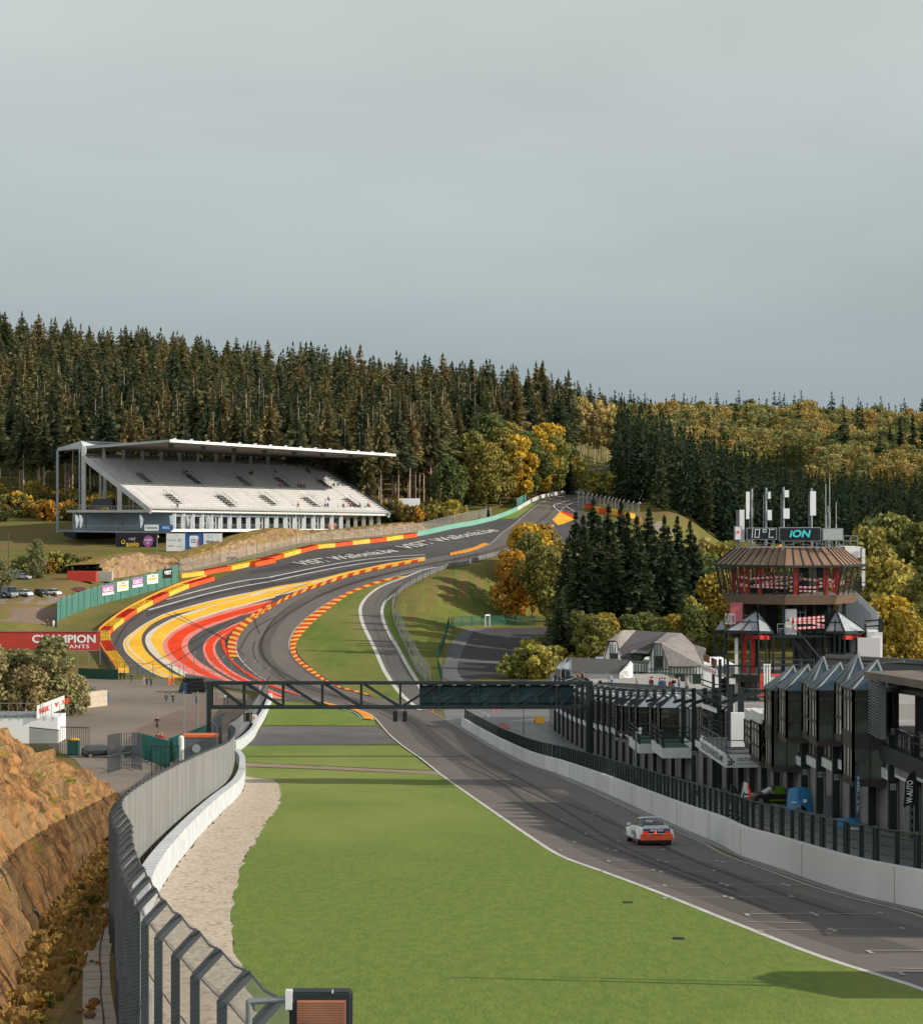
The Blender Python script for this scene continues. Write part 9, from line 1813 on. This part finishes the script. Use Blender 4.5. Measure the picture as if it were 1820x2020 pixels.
for x, lab in ((1345, 'dark motorbike left of the pair on the bank above the blocks'), (1395, 'dark motorbike right of the pair on the bank above the blocks')):
    p = G(*cN([(x, 112)])[0]); e = thing('motorbike', lab, 'motorbike', p)
    for s in (-.7, .7): b = MB(); b.tube((p.x + s, p.y - .07, p.z + .35), (p.x + s, p.y + .07, p.z + .35), .34, n=14); b.build('wheel', M_RUB, e)
    b = MB(); b.sphere((p.x, p.y, p.z + .75), .42, 8, 6, (1.4, .5, .7)); b.bar((p.x + .5, p.y, p.z + 1.05), (p.x + .7, p.y, p.z + .35), .08); b.bar((p.x + .45, p.y - .35, p.z + 1.15), (p.x + .45, p.y + .35, p.z + 1.15), .05); b.sphere((p.x - .35, p.y, p.z + .95), .22, 8, 5, (1.6, .8, .5)); b.build('frame', M_BLK, e)
DP = 24; e = thing('signal_box', 'black cased box with a brown ribbed face on a grey pipe arm', 'signal panel', W(630, 2020, DP)); b = MB(); a_, c_ = W(570, 2075, DP), W(694, 1958, DP); b.box(((a_.x + c_.x) / 2, DP + .12, (a_.z + c_.z) / 2), (c_.x - a_.x, .24, c_.z - a_.z)); cs_ = b.build('casing', M_BLK, e)
bm = bmesh.new(); bm.from_mesh(cs_.data); bmesh.ops.bevel(bm, geom=bm.edges[:], offset=.025, segments=3, affect='EDGES'); bm.to_mesh(cs_.data); bm.free()
b = MB(); a_, c_ = W(586, 2075, DP - .01), W(682, 1974, DP - .01)
b.box(((a_.x + c_.x) / 2, DP - .012, (a_.z + c_.z) / 2), (c_.x - a_.x, .02, c_.z - a_.z))
for k in range(30): z = a_.z + (c_.z - a_.z) * k / 30; b.box(((a_.x + c_.x) / 2, DP - .028, z), (c_.x - a_.x, .02, .008))
b.build('ribbed_face', mat('brown_lamp_face', (.42, .19, .11), (.34, .15, .09), scale=3, rough=.6), e)
b = MB(); b.tube(W(491, 1977, DP), W(566, 1971, DP), .035, n=12); b.tube(W(491, 1977, DP), W(491, 2200, DP), .035, n=12); b.sphere(W(491, 1977, DP), .036, 10, 8); b.build('pipe_arm', M_STEEL, e); b = MB(); b.box(W(570, 1972, DP), (.07, .1, .2)); b.bar(W(566, 1962, DP), W(566, 1952, DP), .015); b.bar(W(656, 1960, DP), W(656, 1953, DP), .015); b.build('bracket', M_PLW, e)
p = Vector((21.6, 54.6, h1(21.6, 54.6))); b = MB(); b.tube(p, p + Vector((0, 0, 10.3)), .16, .1, n=8); b.box(p + Vector((0, 0, 5)), (.7, .5, 2.5)); b.tube(p + Vector((.6, .5, 0)), p + Vector((.6, .5, 9.2)), .08, n=8); tag(b.build('flag_mast', M_STEEL), 'steel mast beside the near end of the pits', 'mast')
for X_, Y_ in cH([(380, 873), (628, 1050)]): p = G(X_, Y_); b = MB(); b.box(p + Vector((0, 0, .02)), (.34, .5, .03)); kind_struct(b.build('drain_cover', M_INK))
z_ = h1(22, 55); b = MB(); b.box((21.6, 55.6, z_ + 2.4), (4.0, 4.6, 5.0)); b.prism([(19.2, 53), (24, 53), (24, 58.2), (19.2, 58.2)], z_ + 4.9, z_ + 6.0, top=[(20.5, 55), (22.8, 55), (22.8, 56.4), (20.5, 56.4)]); tag(b.build('added_shade_caster', M_PLW), 'white block with a hipped top, added out of view to shade the near lawn', 'added_shade_caster')  # unseen block added out of view to cast the shadow on the near lawn
